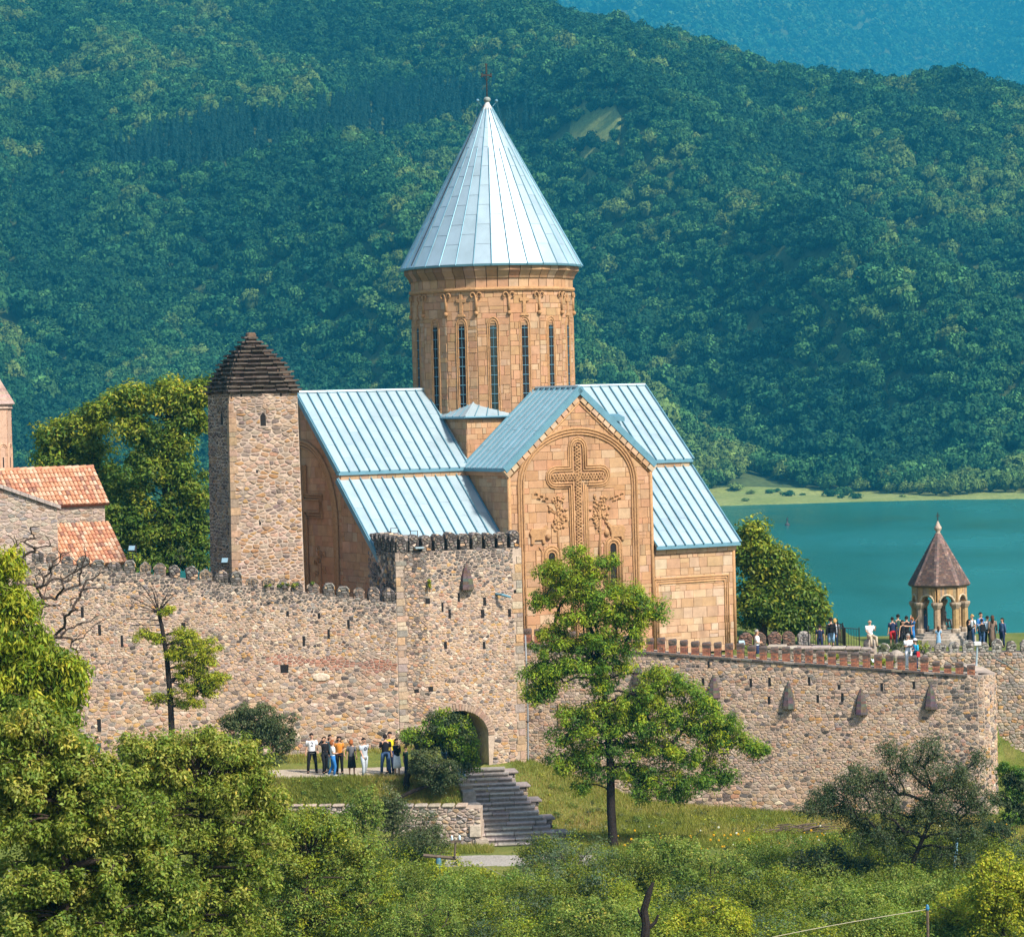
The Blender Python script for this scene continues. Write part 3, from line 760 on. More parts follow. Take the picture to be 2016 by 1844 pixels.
        # hanging bracket at each edge of the drum
        a2 = a + math.pi / K; n2 = Vector((math.cos(a2), math.sin(a2), 0)); e2 = Vector((-n2.y, n2.x, 0)); O2 = n2 * (RD + .02)
        bk = MB(); bk.cur = (.9, .9, .9); bk.tube([O2 + ey * 17.45, O2 + ey * 18.3], .07, 7); bk.ball(O2 + ey * 17.38 + n2 * .03, .12, 8)
        for s in (-1, 1):
            bk.tube([O2 + ey * 18.05 + e2 * 0] + [O2 + e2 * s * (.17 - .12 * math.cos(t)) + ey * (18.3 + .12 * math.sin(t)) + n2 * .03 for t in np.linspace(0, 4.6, 8)], .045, 5)
        bk.build('bracket', M['carved'], church, smooth=True)
    rot = A0 + math.pi / K
    def ringpart(name, prof, mat=M['carved'], k=K, r=rot):
        mb = MB(); mb.cur = (1, 1, 1); mb.lathe(prof, k, rot=r); return mb.build(name, mat, church)
    ringpart('string_course', [(RD, 18.48), (RD + .1, 18.5), (RD + .14, 18.58), (RD + .1, 18.68), (RD, 18.7)])
    for k in range(K * 3):                                        # stones between the string course and the cornice
        a0 = rot + 2 * math.pi * k / (K * 3) + .004; a1 = rot + 2 * math.pi * (k + 1) / (K * 3) - .004
        f0 = lambda a, r: (r * math.cos(math.pi / K) / math.cos(((a - rot) % (2 * math.pi / K)) - math.pi / K) * math.cos(a), r * math.cos(math.pi / K) / math.cos(((a - rot) % (2 * math.pi / K)) - math.pi / K) * math.sin(a))
        mb = MB(); mb.cur = GOLD()
        def ring4(r, z): p, q, i1, i0 = f0(a0, r), f0(a1, r), f0(a1, RD - .3), f0(a0, RD - .3); return [(*p, z), (*q, z), (*i1, z), (*i0, z)]
        mb.hull8(ring4(RD + .03, 18.69), ring4(RD + .03, 19.14)); mb.build('drum_block', M['ashlar'], church)
        mb = MB(); q_ = random.uniform(.5, .95); mb.cur = tuple(c * q_ for c in GOLD())
        mb.hull8(ring4(RD + .10, 19.14), ring4(RD + .14, 19.24)); mb.hull8(ring4(RD + .12, 19.243), ring4(RD + .34, 19.52)); mb.hull8(ring4(RD + .36, 19.523), ring4(RD + .36, 19.74))
        mb.build('cornice_block', M['ashlar'], church)
    # ---- conical roof
    K2 = 32; zt = ZA - .55; H = ZA - ZC
    def cp(j, t, lift=0.0):
        a = rot + 2 * math.pi * j / K2; r = RC * (1 - t) if True else 0
        return Vector(((r + lift) * math.cos(a), (r + lift) * math.sin(a), ZC + H * t + lift * .5))
    for j in range(K2):
        nrow = 8; tt = [0] + [min(.93, (i + (.5 if j % 2 else 0.0)) * .118) for i in range(1, nrow)] + [.95]
        for i in range(len(tt) - 1):
            mb = MB(); q = random.uniform(.95, 1.03); mb.cur = (q, q * random.uniform(.99, 1.01), q)
            a, b, c, d = cp(j, tt[i], .012), cp(j + 1, tt[i], .012), cp(j + 1, tt[i + 1], .0), cp(j, tt[i + 1], .0)
            mb.hull8([a * .97 + Vector((0, 0, a.z * .03)), b * .97 + Vector((0, 0, b.z * .03)), b, a], [d * .97 + Vector((0, 0, d.z * .03)), c * .97 + Vector((0, 0, c.z * .03)), c, d])
            o = mb.build('cone_sheet', M['zinc'], church); fix_normals(o)
        top = .95 if j % 2 == 0 else .70
        mb = MB(); mb.tube([cp(j, -.006, .03), cp(j, top, .03)], [.027, .018], 4); mb.build('cone_seam', M['zinc_seam'], church)
    ringpart('cone_rim', [(RC - .4, ZC - .13), (RC + .01, ZC - .1), (RC + .03, ZC + .0), (RC - .12, ZC + .02)], M['zinc_seam'], K2)
    mb = MB(); mb.cur = (.62, .58, .54); mb.lathe([(.34, zt - .12), (.27, zt + .1), (.12, ZA - .2), (.1, ZA - .12)], 12); mb.build('cone_cap', M['rubble'], church, True)
    mb = MB(); mb.cur = (.24, .27, .25); mb.ball((0, 0, ZA), .19, 10, .8); mb.build('finial_ball', M['rubble'], church, True)
    # iron cross with two lamps on arms
    MX = Matrix.Rotation(-TH + R(25), 4, 'Z'); mb = MB(); mb.M = MX
    mb.tube([(0, 0, ZA + .15), (0, 0, ZA + 1.55)], .035, 6)
    mb.box((-.035, -.03, ZA + 1.35), (.035, .03, ZA + 1.85)); mb.box((-.26, -.025, ZA + 1.22), (.26, .025, ZA + 1.31))
    for s in (-1, 1): mb.box((s * .26 - .03, -.03, ZA + 1.16), (s * .26 + .03, .03, ZA + 1.37)); mb.tube([(s * .2, 0, ZA + 1.25), (0, 0, ZA + .95)], .018, 4)
    mb.box((-.07, -.031, ZA + 1.8), (.07, .031, ZA + 1.86)); mb.build('iron_cross', M['iron'], church)
    for s in (-1, 1):
        mb = MB(); mb.M = MX; mb.ball((s * .53, 0, ZA - .05), .09, 8); mb.tube([(s * .53, 0, ZA - .1), (s * .3, 0, ZA - .35)], .018, 4); mb.tube([(s * .53, 0, ZA - .1), (s * .75, -.1, ZA - 1.15), (s * 1.0, -.2, ZA - 1.85)], .01, 3)
        mb.build('lamp', M['zinc_seam'], church)
    mb = MB(); mb.M = Matrix.Rotation(-TH, 4, 'Z'); pts = []
    for i in range(14):
        t = i / 13; r = (RC + .06) * (1 - t * .96); pts.append((-r * math.cos(.55), -r * math.sin(.55), ZC + H * t * .96 + .08))
    mb.tube(pts, .028, 4); mb.build('lightning_cable', M['iron'], church)
    # ---- nave, transept and aisle roofs in zinc sheets
    for s in (1, -1):
        y = -s * HW
        quad_roof(church, (-LW, 0, ZR), (-3.0, 0, ZR), (-3.0, y, ZE), (-LW, y, ZE), 15 if s > 0 else 6)
        quad_roof(church, (3.0, 0, ZR), (LE, 0, ZR), (LE, y, ZE), (3.0, y, ZE), 11 if s > 0 else 5)
        yl0, yl1 = -s * HL, -s * HS
        quad_roof(church, (-LW, yl0, ZL1), (-4.22, yl0, ZL1), (-4.22, yl1, ZLE), (-LW, yl1, ZLE), 12 if s > 0 else 5)
        quad_roof(church, (4.22, yl0, ZL1), (LE, yl0, ZL1), (LE, yl1, ZLE), (4.22, yl1, ZLE), 9 if s > 0 else 4)
        for e in (-1, 1):
            # transept roof, its valley with the nave roof cut by the nave sheets it dives under
            x = e * WT
            if s > 0: quad_roof(church, (0, -2.6, ZR - .06), (0, -DS, ZR - .06), (x, -DS, ZE - .03), (x, -2.6, ZE - .03), 11, rows=2)
            else: quad_roof(church, (0, 2.6, ZR - .06), (0, DS, ZR - .06), (x, DS, ZE - .03), (x, 2.6, ZE - .03), 5, rows=2)
        verge(church, (-LW - .02, 0, ZR), (-LW - .02, -s * (HW + .04), ZE - .03)); verge(church, (LE + .02, 0, ZR), (LE + .02, -s * (HW + .04), ZE - .03))
        verge(church, (-LW - .02, yl0, ZL1), (-LW - .02, yl1, ZLE)); verge(church, (LE + .02, yl0, ZL1), (LE + .02, yl1, ZLE))
        for e in (-1, 1): verge(church, (0, -s * (DS + .02), ZR - .06), (e * (WT + .04), -s * (DS + .02), ZE - .06), h=.26)
    for a, b in (((-LW, 0, ZR + .03), (-3, 0, ZR + .03)), ((3, 0, ZR + .03), (LE, 0, ZR + .03)), ((0, -DS, ZR - .03), (0, -2.8, ZR - .03))):
        mb = MB(); mb.tube([a, b], .09, 6); mb.build('ridge_cap', M['zinc'], church)
    # low hipped roof over the corners of the drum base
    ce, ze, zp = 4.14, 12.22, 12.95
    for sx in (-1, 1):
        for sy in (-1, 1):
            if sy > 0 and sx > 0: continue
            cnr = (sx * ce, sy * ce, ze); pk = (sx * 2.85, sy * 2.85, zp)
            for far in ((sx * 1.0, sy * ce, ze), (sx * ce, sy * 1.0, ze)):
                q = Vector(far); q2 = Vector((far[0] * .69, far[1] * .69, zp))
                tk = Vector((0, 0, -.08)); mb = MB(); mb.cur = (1, 1, 1)
                mb.hull8([Vector(cnr) + tk, q + tk, q2 + tk, Vector(pk) + tk], [cnr, q, q2, pk]); o = mb.build('corner_roof_sheet', M['zinc'], church); fix_normals(o)
                for t in (.18, .4, .62, .84):
                    mb = MB(); mb.tube([Vector(cnr).lerp(q, t) + Vector((0, 0, .02)), Vector(pk).lerp(q2, t) + Vector((0, 0, .02))], .03, 4); mb.build('seam', M['zinc_seam'], church)
                mb = MB(); mb.tube([Vector(cnr) - Vector((0, 0, .05)), q - Vector((0, 0, .05))], .06, 4); mb.build('eave_trim', M['zinc_seam'], church)
            mb = MB(); mb.tube([cnr, pk], .06, 5); mb.build('ridge_cap', M['zinc'], church)
    # ---- carving of the south gable
    OF = Vector((0, -8.25, 0)); EX, EY, NN = Vector((1, 0, 0)), Vector((0, 0, 1)), Vector((0, -1, 0))
    W3 = lambda p, d=0.0: OF + EX * p[0] + EY * p[1] + NN * (d - .025)
    def roll(name, path, r, d=.02, k=7, mat=M['carved']):
        mb = MB(); mb.cur = (random.uniform(.9, 1.15),) * 3; mb.tube([W3(p, d) for p in path], r, k); return mb.build(name, mat, church, True)
    # raking cornice, block by block
    for s in (-1, 1):
        P, Q = Vector((s * 4.2, g(4.2) - .42)), Vector((0, g(0) - .42)); n = 13; dr = (Q - P); up_ = Vector((-dr.y, dr.x)).normalized() * (1 if s < 0 else -1)
        for k in range(n):
            a, b = P.lerp(Q, k / n + .006), P.lerp(Q, (k + 1) / n - .006); mb = MB(); mb.cur = PALE()
            c_, d_ = b + up_ * .42, a + up_ * .42; pl = [a, b, c_, d_] if s < 0 else [b, a, d_, c_]
            if area([tuple(p) for p in pl]) < 0: pl = pl[::-1]
            mb.hull8([W3(p, -.1) for p in pl], [W3(p, .07 if i in (0, 1) else .16) for i, p in enumerate([a, b, c_, d_] if pl[0] == a or pl[0] == b else pl)]) if False else mb.prism([tuple(p) for p in pl], OF, EX, EY, NN, -.1, .12)
            o = mb.build('raking_cornice_block', M['ashlar'], church); fix_normals(o)
        roll('cornice_roll', [tuple(P - up_ * .05), tuple(Q - up_ * .05 + Vector((0, -.05)))], .06)
    cx, sp = fac(1137, 960)[0], fac(1137, 952)[1]
    rx0 = fac(1252, 960)[0] - cx; top = fac(1137, 843)[1] - sp; bot = .2
    for k, off in enumerate((0.0, .14, .28)):
        rx, ry = rx0 - off, top - off
        path = [(cx - rx, bot)] + [(cx - rx, bot + (sp - bot) * t) for t in (.5, 1)] + [(cx - rx * math.cos(t), sp + ry * math.sin(t)) for t in np.linspace(.12, math.pi - .12, 22)] + [(cx + rx, bot + (sp - bot) * t) for t in (1, .5, 0)]
        roll('blind_arch', path, (.075, .06, .05)[k], .03)
    # great cross: double roll outline, plaited inside
    cu, cz = fac(1137, 938); hw_ = .30; arm = fac(1192, 938)[0] - cu; zt_ = fac(1137, 869)[1] - cz; zb = .9 - cz
    def outline(h, a_, t_):
        arc = lambda x, z, r, t0, t1: [(x + r * math.cos(t), z + r * math.sin(t)) for t in np.linspace(t0, t1, 7)]
        return [(cu + x, cz + z) for x, z in [(-h, zb)] + [(-h, -h)] + arc(-a_ + h, 0, h, -math.pi / 2, -1.5 * math.pi) + [(-h, h)] + arc(0, t_ - h, h, math.pi, 0) + [(h, h)] + arc(a_ - h, 0, h, math.pi / 2, -math.pi / 2) + [(h, -h), (h, zb)]]
    for h, r_ in ((.30, .045), (.42, .06), (.53, .04)): roll('cross_roll', outline(h, arm + h - .3, zt_ + h - .3), r_, .035)
    for seg in ([(0, zb), (0, zt_ - .15)], [(-arm + .12, 0), (arm - .12, 0)]):
        (x0, z0), (x1, z1) = seg; L = math.hypot(x1 - x0, z1 - z0); n = int(L / .07); dx, dz = (x1 - x0) / L, (z1 - z0) / L
        for ph in (0, 2.09, 4.19):
            path = [(cu + x0 + dx * L * i / n - dz * .17 * math.sin(i * .9 + ph), cz + z0 + dz * L * i / n + dx * .17 * math.sin(i * .9 + ph)) for i in range(n + 1)]
            mb = MB(); mb.cur = (.9, .9, .9); mb.tube([W3(p, .035 + .025 * math.cos(i * .9 * 2 + ph)) for i, p in enumerate(path)], .045, 5); mb.build('plaited_band', M['carved'], church, True)
    # vine trees on both sides of the cross
    rr = random.Random(5)
    for s, ccx in ((-1, 1098), (1, 1180)):
        b0 = fac(ccx + s * -2, 1100); b1 = fac(ccx, 1003)
        mb = MB(); mb.cur = (.95, .95, .95); mb.tube([W3(p, .02) for p in (b0, ((b0[0] + b1[0]) / 2 + .05 * s, (b0[1] + b1[1]) / 2), b1)], [.07, .06, .05], 6)
        vine = mb.build('carved_vine', M['carved'], church, True)
        for k in range(40):
            t = rr.random(); ang = rr.uniform(0, 6.28); rad = math.sqrt(rr.random()) * .78
            p = (b1[0] + rad * .75 * math.cos(ang), b1[1] - .1 + rad * 1.15 * math.sin(ang))
            mb = MB(); mb.cur = (rr.uniform(.8, 1.1),) * 3
            if k % 3 == 0: mb.ball(W3(p, .03), rr.uniform(.06, .1), 7)
            else:
                a = rr.uniform(0, 6.28); mb.tube([W3((p[0] + .16 * (i / 6) * math.cos(a + i * .45), p[1] + .16 * (i / 6) * math.sin(a + i * .45)), .04) for i in range(7)], [.02, .05, .06, .06, .05, .04, .02], 5)
            mb.build('carved_leaf', M['carved'], vine, True)
            if rr.random() < .5: 
                mb = MB(); mb.cur = (.9, .9, .9); mb.tube([W3((b1[0], b1[1] - .3), .02), W3(p, .02)], .03, 4); mb.build('carved_stem', M['carved'], vine, True)
        for k in range(5):                                           # leaves on the outer branch
            p = fac(ccx + s * (20 + k * 5), 982 - k * 2 + (k % 2) * 7); mb = MB(); mb.cur = (.95,) * 3
            mb.tube([W3(p, .03), W3((p[0] + s * .1, p[1] + .12), .05), W3((p[0] + s * .2, p[1] + .02), .02)], [.03, .07, .02], 5); mb.build('carved_leaf', M['carved'], vine, True)
    # beasts and bosses
    for s, x, y in ((-1, 1057, 1056), (1, 1214, 1049)):
        c = fac(x, y); mb = MB(); mb.cur = (.95,) * 3
        body = [(-.42, .12), (-.3, .3), (.1, .28), (.3, .3), (.45, .42), (.52, .3), (.4, .18), (.34, -.02), (.36, -.28), (.24, -.28), (.2, -.14), (-.16, -.14), (-.2, -.28), (-.34, -.28), (-.34, .0)]
        pl = [(c[0] + a * -s * 1.15, c[1] + b * 1.35) for a, b in body]
        if area(pl) < 0: pl = pl[::-1]
        mb.prism(pl, OF, EX, EY, NN, -.05, .09); mb.build('carved_beast', M['carved'], church, bevel=.03)
        c = fac(x + s * -21, y + 1); mb = MB(); mb.cur = (.8,) * 3; mb.ball(W3(c, .03), .15, 9); mb.build('carved_boss', M['carved'], church, True)
    # small figures beside the right window
    for (x, y) in ((1186, 1082), (1060, 1092)):
        c = fac(x, y); mb = MB(); mb.cur = (.95,) * 3
        mb.tube([W3((c[0] - .16, c[1] - .5), .03), W3((c[0] - .16, c[1] + .2), .03), W3((c[0], c[1] + .4), .03), W3((c[0] + .16, c[1] + .2), .03), W3((c[0] + .16, c[1] - .5), .03)], .035, 5); mb.build('carved_niche', M['carved'], church)
    # two windows with carved arched frames
    for (wx, wz), extra in ((wl, 0), (wr, .1)):
        mb = MB(); mb.prism([(wx - .14, wz - 1.8), (wx + .14, wz - 1.8), (wx + .14, wz + .3 + extra), (wx, wz + .48 + extra), (wx - .14, wz + .3 + extra)], OF, EX, EY, NN, -.02, .0)
        wo = mb.build('window', M['dark'], church)
        for off, r_ in ((.22, .05), (.36, .09), (.5, .05)):
            path = [(wx - off, wz - 1.9), (wx - off, wz + .25)] + [(wx - off * math.cos(t), wz + .25 + extra + off * math.sin(t)) for t in np.linspace(.2, math.pi - .2, 9)] + [(wx + off, wz + .25), (wx + off, wz - 1.9)]
            mb = MB(); mb.cur = (1, 1, 1); mb.tube([W3(p, .03) for p in path], r_, 6); mb.build('window_frame', M['carved'], wo, True)
    # rectangular roll frame on the east aisle and corner shafts
    fl, ft = fac(1286, 1140); fr_, ft2 = fac(1433, 1131)
    for off, r_ in ((0, .06), (.12, .05), (.24, .06)):
        roll('frame_roll', [(fl + off, .1), (fl + off, ft - off), (fr_ - off, ft - off), (fr_ - off, .1)], r_, .0)
    for x, z1, y in ((9.08, gl(8.2) - .5, -8.22), (-4.12, g(4.2) - .3, -8.26), (4.12, g(4.2) - .3, -8.26), (-11.15, gl(8.2) - .3, -8.2)):
        mb = MB(); mb.cur = (1, 1, 1); mb.tube([(x, y, 0), (x, y, z1)], .09, 8); mb.build('corner_shaft', M['carved'], church, True)
    # ---- carving of the west face
    OW = Vector((-11.24, 0, 0)); X3 = lambda p, d=0.0: OW + Vector((0, -1, 0)) * p[0] + Vector((0, 0, 1)) * p[1] + Vector((-1, 0, 0)) * d
    for k, off in enumerate((0, .15, .3)):
        rx = 3.85 - off; mb = MB(); mb.cur = (1, 1, 1)
        mb.tube([X3((-rx, 0), .05), X3((-rx, 7.2), .05)] + [X3((-rx * math.cos(t), 7.2 + (4.0 - off) * math.sin(t)), .05) for t in np.linspace(.15, math.pi - .15, 18)] + [X3((rx, 7.2), .05), X3((rx, 0), .05)], .085 - .01 * k, 6)
        mb.build('blind_arch', M['carved'], church, True)
    for h in (.3, .45, .56):
        mb = MB(); mb.cur = (.9,) * 3
        mb.tube([X3(p, .05) for p in ((-h, 1), (-h, 8 - h), (-2 - h + .3, 8 - h), (-2 - h + .3, 8 + h), (-h, 8 + h), (-h, 10), (h, 10), (h, 8 + h), (2 + h - .3, 8 + h), (2 + h - .3, 8 - h), (h, 8 - h), (h, 1))], .06, 6); mb.build('cross_roll', M['carved'], church)
    for s in (-1, 1):
        mb = MB(); mb.cur = (.9,) * 3; c = (s * 1.9, 5.2); mb.tube([X3((c[0], 2.5), .03), X3(c, .03)], .07, 5); vine = mb.build('carved_palm', M['carved'], church, True)
        for k in range(14):
            a = rr.uniform(0, 6.28); p = (c[0] + .5 * rr.random() * math.cos(a), c[1] + .9 * rr.random() * math.sin(a)); mb = MB(); mb.cur = (.9,) * 3
            mb.tube([X3((p[0], p[1]), .03), X3((p[0] + .2 * math.cos(a), p[1] + .14), .08), X3((p[0] + .36 * math.cos(a), p[1] - .1), .03)], [.03, .07, .02], 5); mb.build('carved_leaf', M['carved'], vine)
    # raking stones of the west gable
    for s in (1,):
        for (a0, b0, a1, b1, n) in ((4.3, g(4.3) - .32, 0, g(0) - .32, 12), (8.3, gl(8.3) - .3, 4.3, gl(4.3) - .3, 11)):
            for k in range(n):
                t0, t1 = k / n + .006, (k + 1) / n - .006; mb = MB(); mb.cur = GOLD()
                p = (a0 + (a1 - a0) * t0, b0 + (b1 - b0) * t0); q = (a0 + (a1 - a0) * t1, b0 + (b1 - b0) * t1)
                mb.prism([p, (p[0], p[1] + .4), (q[0], q[1] + .4), q], OW, (0, -1, 0), (0, 0, 1), (-1, 0, 0), -.08, .12); o = mb.build('raking_cornice_block', M['ashlar'], church); fix_normals(o)
    # small metal vent on the east roof
    mb = MB(); p = fac(1212, 822, 2.2); mb.hull8([(p[0] - .5, -2.3, p[1] - .15), (p[0] + .3, -2.6, p[1] - .2), (p[0] + .3, -2.0, p[1] - .1), (p[0] - .5, -2.0, p[1] - .1)], [(p[0] - .5, -2.3, p[1] + .12), (p[0] + .3, -2.6, p[1] + .02), (p[0] + .3, -2.0, p[1] + .2), (p[0] - .5, -2.0, p[1] + .2)])
    mb.build('roof_vent', M['zinc_seam'], church)
    S.build(church, M['ashlar'], 'ashlar_block', 'ashlar_work', 300)
build_church()
# ------------------------------------------------------------------ fortress walls
UPV = Vector((0, 0, 1))
class Face:
    """vertical wall face from A to B (photo left to right), measured in metres along it and in world height"""
    def __init__(s, A, B):
        s.A = Vector((A[0], A[1], 0)); s.B = Vector((B[0], B[1], 0)); s.L = (s.B - s.A).length
        s.ex = (s.B - s.A).normalized(); s.n = s.ex.cross(UPV)
    def at(s, x, y):
        p = on_plane(x, y, s.A, s.n); return ((p - s.A).dot(s.ex), p.z)
    def p(s, a, z, d=0.0): return s.A + s.ex * a + UPV * z + s.n * d
    def args(s, d=0.0): return (s.A + s.n * d, s.ex, UPV, s.n)
def backing(parent, face, outline, holes=(), thick=1.0, mat=None, name='wall_core'):
    mb = MB()
    for q in minus([outline], holes): mb.prism(q, *face.args(), -thick, 0.0)
    o = mb.build(name, mat or M['mortar'], parent); fix_normals(o); return o
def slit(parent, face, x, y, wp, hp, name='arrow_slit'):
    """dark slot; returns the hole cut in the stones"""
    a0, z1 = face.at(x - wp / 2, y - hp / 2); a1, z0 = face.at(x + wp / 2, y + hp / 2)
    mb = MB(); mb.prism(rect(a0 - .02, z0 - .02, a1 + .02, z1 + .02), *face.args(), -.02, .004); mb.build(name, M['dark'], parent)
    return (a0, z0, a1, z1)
def arched(w, h, k=5):
    """arched merlon outline, w wide and h high, standing on 0"""
    return [(-w / 2, 0), (w / 2, 0)] + [(w / 2 * math.cos(t), h - w / 2 + w / 2 * math.sin(t)) for t in np.linspace(.0, math.pi, k + 2)]
def merlon_mesh(w, h, depth, tint_fn, seed, mat, sx=.2, sy=.11, rough=.03):
    rd = random.Random(seed); mb = MB(); mb.cur = tuple(c * .55 for c in tint_fn())
    prof = arched(w, h); prof = [(a + rd.uniform(-rough, rough) * (b > 0), b + rd.uniform(-rough, rough) * (b > 0)) for a, b in prof]
    mb.prism(prof, (0, 0, 0), (1, 0, 0), (0, 0, 1), (0, -1, 0), -depth, -.02)
    S = Stones(); S.face(rubble_cells(prof, sx, sy, gap=.012, rnd=rd), (0, .02, 0), (1, 0, 0), (0, 0, 1), (0, -1, 0), tint_fn, (.02, .05), .02)
    # stones over the rounded top
    for i in range(2, len(prof) - 1):
        for d in range(max(1, int(depth / .25))):
            (x0, z0), (x1, z1) = prof[i], prof[i + 1]; t = tint_fn(); d0 = d * depth / max(1, int(depth / .25)) + .01; d1 = (d + 1) * depth / max(1, int(depth / .25)) - .01
            nx, nz = (z1 - z0), -(x1 - x0); L = math.hypot(nx, nz) or 1; u = rd.uniform(.015, .05); nx, nz = -nx / L * -u, -nz / L * -u
            S.items.append((0, [(x0, d0, z0), (x1, d0, z1), (x1, d1, z1), (x0, d1, z0), (x0 * .96 + nx, d0 + .02, z0 + nz), (x1 * .96 + nx, d0 + .02, z1 + nz), (x1 * .96 + nx, d1 - .02, z1 + nz), (x0 * .96 + nx, d1 - .02, z0 + nz)],
                            [(0, 1, 5, 4), (1, 2, 6, 5), (2, 3, 7, 6), (3, 0, 4, 7), (4, 5, 6, 7)], t))
    for w_, vs, fs, t in S.items: mb.cur = t; mb.add(vs, fs)
    me = bpy.data.meshes.new('merlon'); me.from_pydata(mb.v, [], mb.f); set_tint(me, np.array(mb.t)); me.update(); me.materials.append(mat)
    b = bmesh.new(); b.from_mesh(me); bmesh.ops.recalc_face_normals(b, faces=b.faces); b.to_mesh(me); b.free()
    return me
def put(me, name, parent, loc, rz, scale=(1, 1, 1)):
    o = bpy.data.objects.new(name, me); link(o, parent); o.location = loc; o.rotation_euler = (0, 0, rz); o.scale = scale; return o
def hood(parent, face, x, y0, y1, wp, out=.42):
    """pointed stone hood over a loophole, leaning out from the wall"""
    c, zt = face.at(x, y0); _, zb = face.at(x, y1); w2 = px(wp, 136) / 2; h = zt - zb
    mb = MB()
    prof = [(0, 1), (.2, .9), (.36, .8), (.5, .7), (.62, .6), (.72, .5), (.8, .4), (.87, .3), (.93, .2), (.97, .1), (1, 0)]
    rings = []
    for f_, t in prof:
        z = zb + h * t + random.uniform(-.012, .012); d = out * (1 - t) ** .8 + random.uniform(-.012, .012)
        rings.append([face.p(c - w2 * f_ - .001, z, -.02), face.p(c - w2 * f_ * .8, z, d * .75), face.p(c, z, d), face.p(c + w2 * f_ * .8, z, d * .75), face.p(c + w2 * f_ + .001, z, -.02)])
    for r0, r1 in zip(rings, rings[1:]):
        for i in range(4):
            mb.cur = tuple(v * random.uniform(.75, 1.3) for v in (.10, .078, .07)); mb.add([r0[i], r0[i + 1], r1[i + 1], r1[i]], [(0, 1, 2, 3)])
    mb.cur = (.03, .025, .025); mb.add(rings[-1], [(0, 1, 2, 3, 4)])
    o = mb.build('loophole_hood', M['rubble'], parent); fix_normals(o)

def mixpal(a, b, f):
    return lambda c=None: (b if random.random() < f(c) else a)(c)

# ---- left curtain wall
GT_A = at(783, 1300, 134.5)                                    # gate tower, front left corner
WL = Face((at(-90, 1300, 131.5).x, 131.5), (GT_A.x, GT_A.y))
def left_wall():
    t = thing('curtain_wall', 'long rubble curtain wall with worn rounded merlons left of the gate tower', 'wall')
    f = WL; a0, z0 = f.at(-80, 1088); a1, z1 = f.L, f.at(783, 1188)[1]
    ol = [(0, -.3), (f.L, -.3), (f.L, z1), (0, f.at(-80, 1088)[1])]
    holes = [slit(t, f, *q) for q in ((195, 1428, 7, 24), (242, 1500, 6, 26), (598, 1487, 6, 24), (353, 1445, 8, 12), (560, 1316, 15, 16), (650, 1424, 3, 20), (775, 1424, 5, 16), (602, 1255, 4, 16), (833, 1425, 4, 16))[0:1]]
    for q in ((162, 1205, 5, 20), (196, 1240, 5, 20), (240, 1262, 4, 22), (361, 1232, 7, 12), (566, 1208, 4, 10), (598, 1262, 4, 18), (647, 1248, 4, 18), (686, 1228, 4, 16), (560, 1316, 15, 14), (628, 1212, 4, 10)): holes.append(slit(t, f, *q))
    backing(t, f, ol, thick=1.3)
    S = Stones(); Htop = lambda s_: z0 + (z1 - z0) * s_ / f.L
    zb0, zb1 = f.at(560, 1296)[1], f.at(780, 1312)[1]; sb0, sb1 = f.at(520, 1290)[0], f.at(790, 1290)[0]
    BR = pal([(.36, .17, .11), (.40, .21, .14), (.30, .15, .11)], [1, 1, 1])
    def tint(c):
        s_, z = c; top = Htop(s_) - z
        if sb0 < s_ < sb1 and abs(z - (zb0 + (zb1 - zb0) * (s_ - sb0) / (sb1 - sb0))) < .22 + .1 * math.sin(s_ * 3): return BR()
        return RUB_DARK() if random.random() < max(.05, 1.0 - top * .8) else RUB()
    fn = lambda y: 1.25 if y < 3.4 else (1.0 if y < 5.5 else .8)
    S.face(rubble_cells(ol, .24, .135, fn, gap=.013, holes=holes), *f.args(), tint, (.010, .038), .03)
    # one big pale slab
    c = f.at(632, 1332); S.face([chaikin([(c[0] - .42, c[1] - .16), (c[0] + .38, c[1] - .2), (c[0] + .42, c[1] + .14), (c[0] - .36, c[1] + .2)])], *f.args(), lambda c: (.62, .50, .38), (.08, .09), .06)
    S.build(t, M['rubble'])
    DK = mixpal(RUB_DARK, RUB, lambda c: .12)
    ms = [merlon_mesh(random.uniform(.46, .54), random.uniform(.55, .68), .55, DK, 100 + i, M['rubble']) for i in range(6)]
    rz = math.atan2(f.ex.y, f.ex.x); n = int(f.L / .68)
    for i in range(n):
        s_ = (i + .5) * f.L / n; z = z0 + (z1 - z0) * s_ / f.L
        k = random.uniform(.7, 1.12) if s_ > f.at(240, 1100)[0] else random.uniform(.45, .95)
        put(random.choice(ms), 'merlon', t, f.p(s_ + random.uniform(-.05, .05), z - .06), rz + random.uniform(-.06, .06), (random.uniform(.9, 1.15), 1, k))
left_wall()

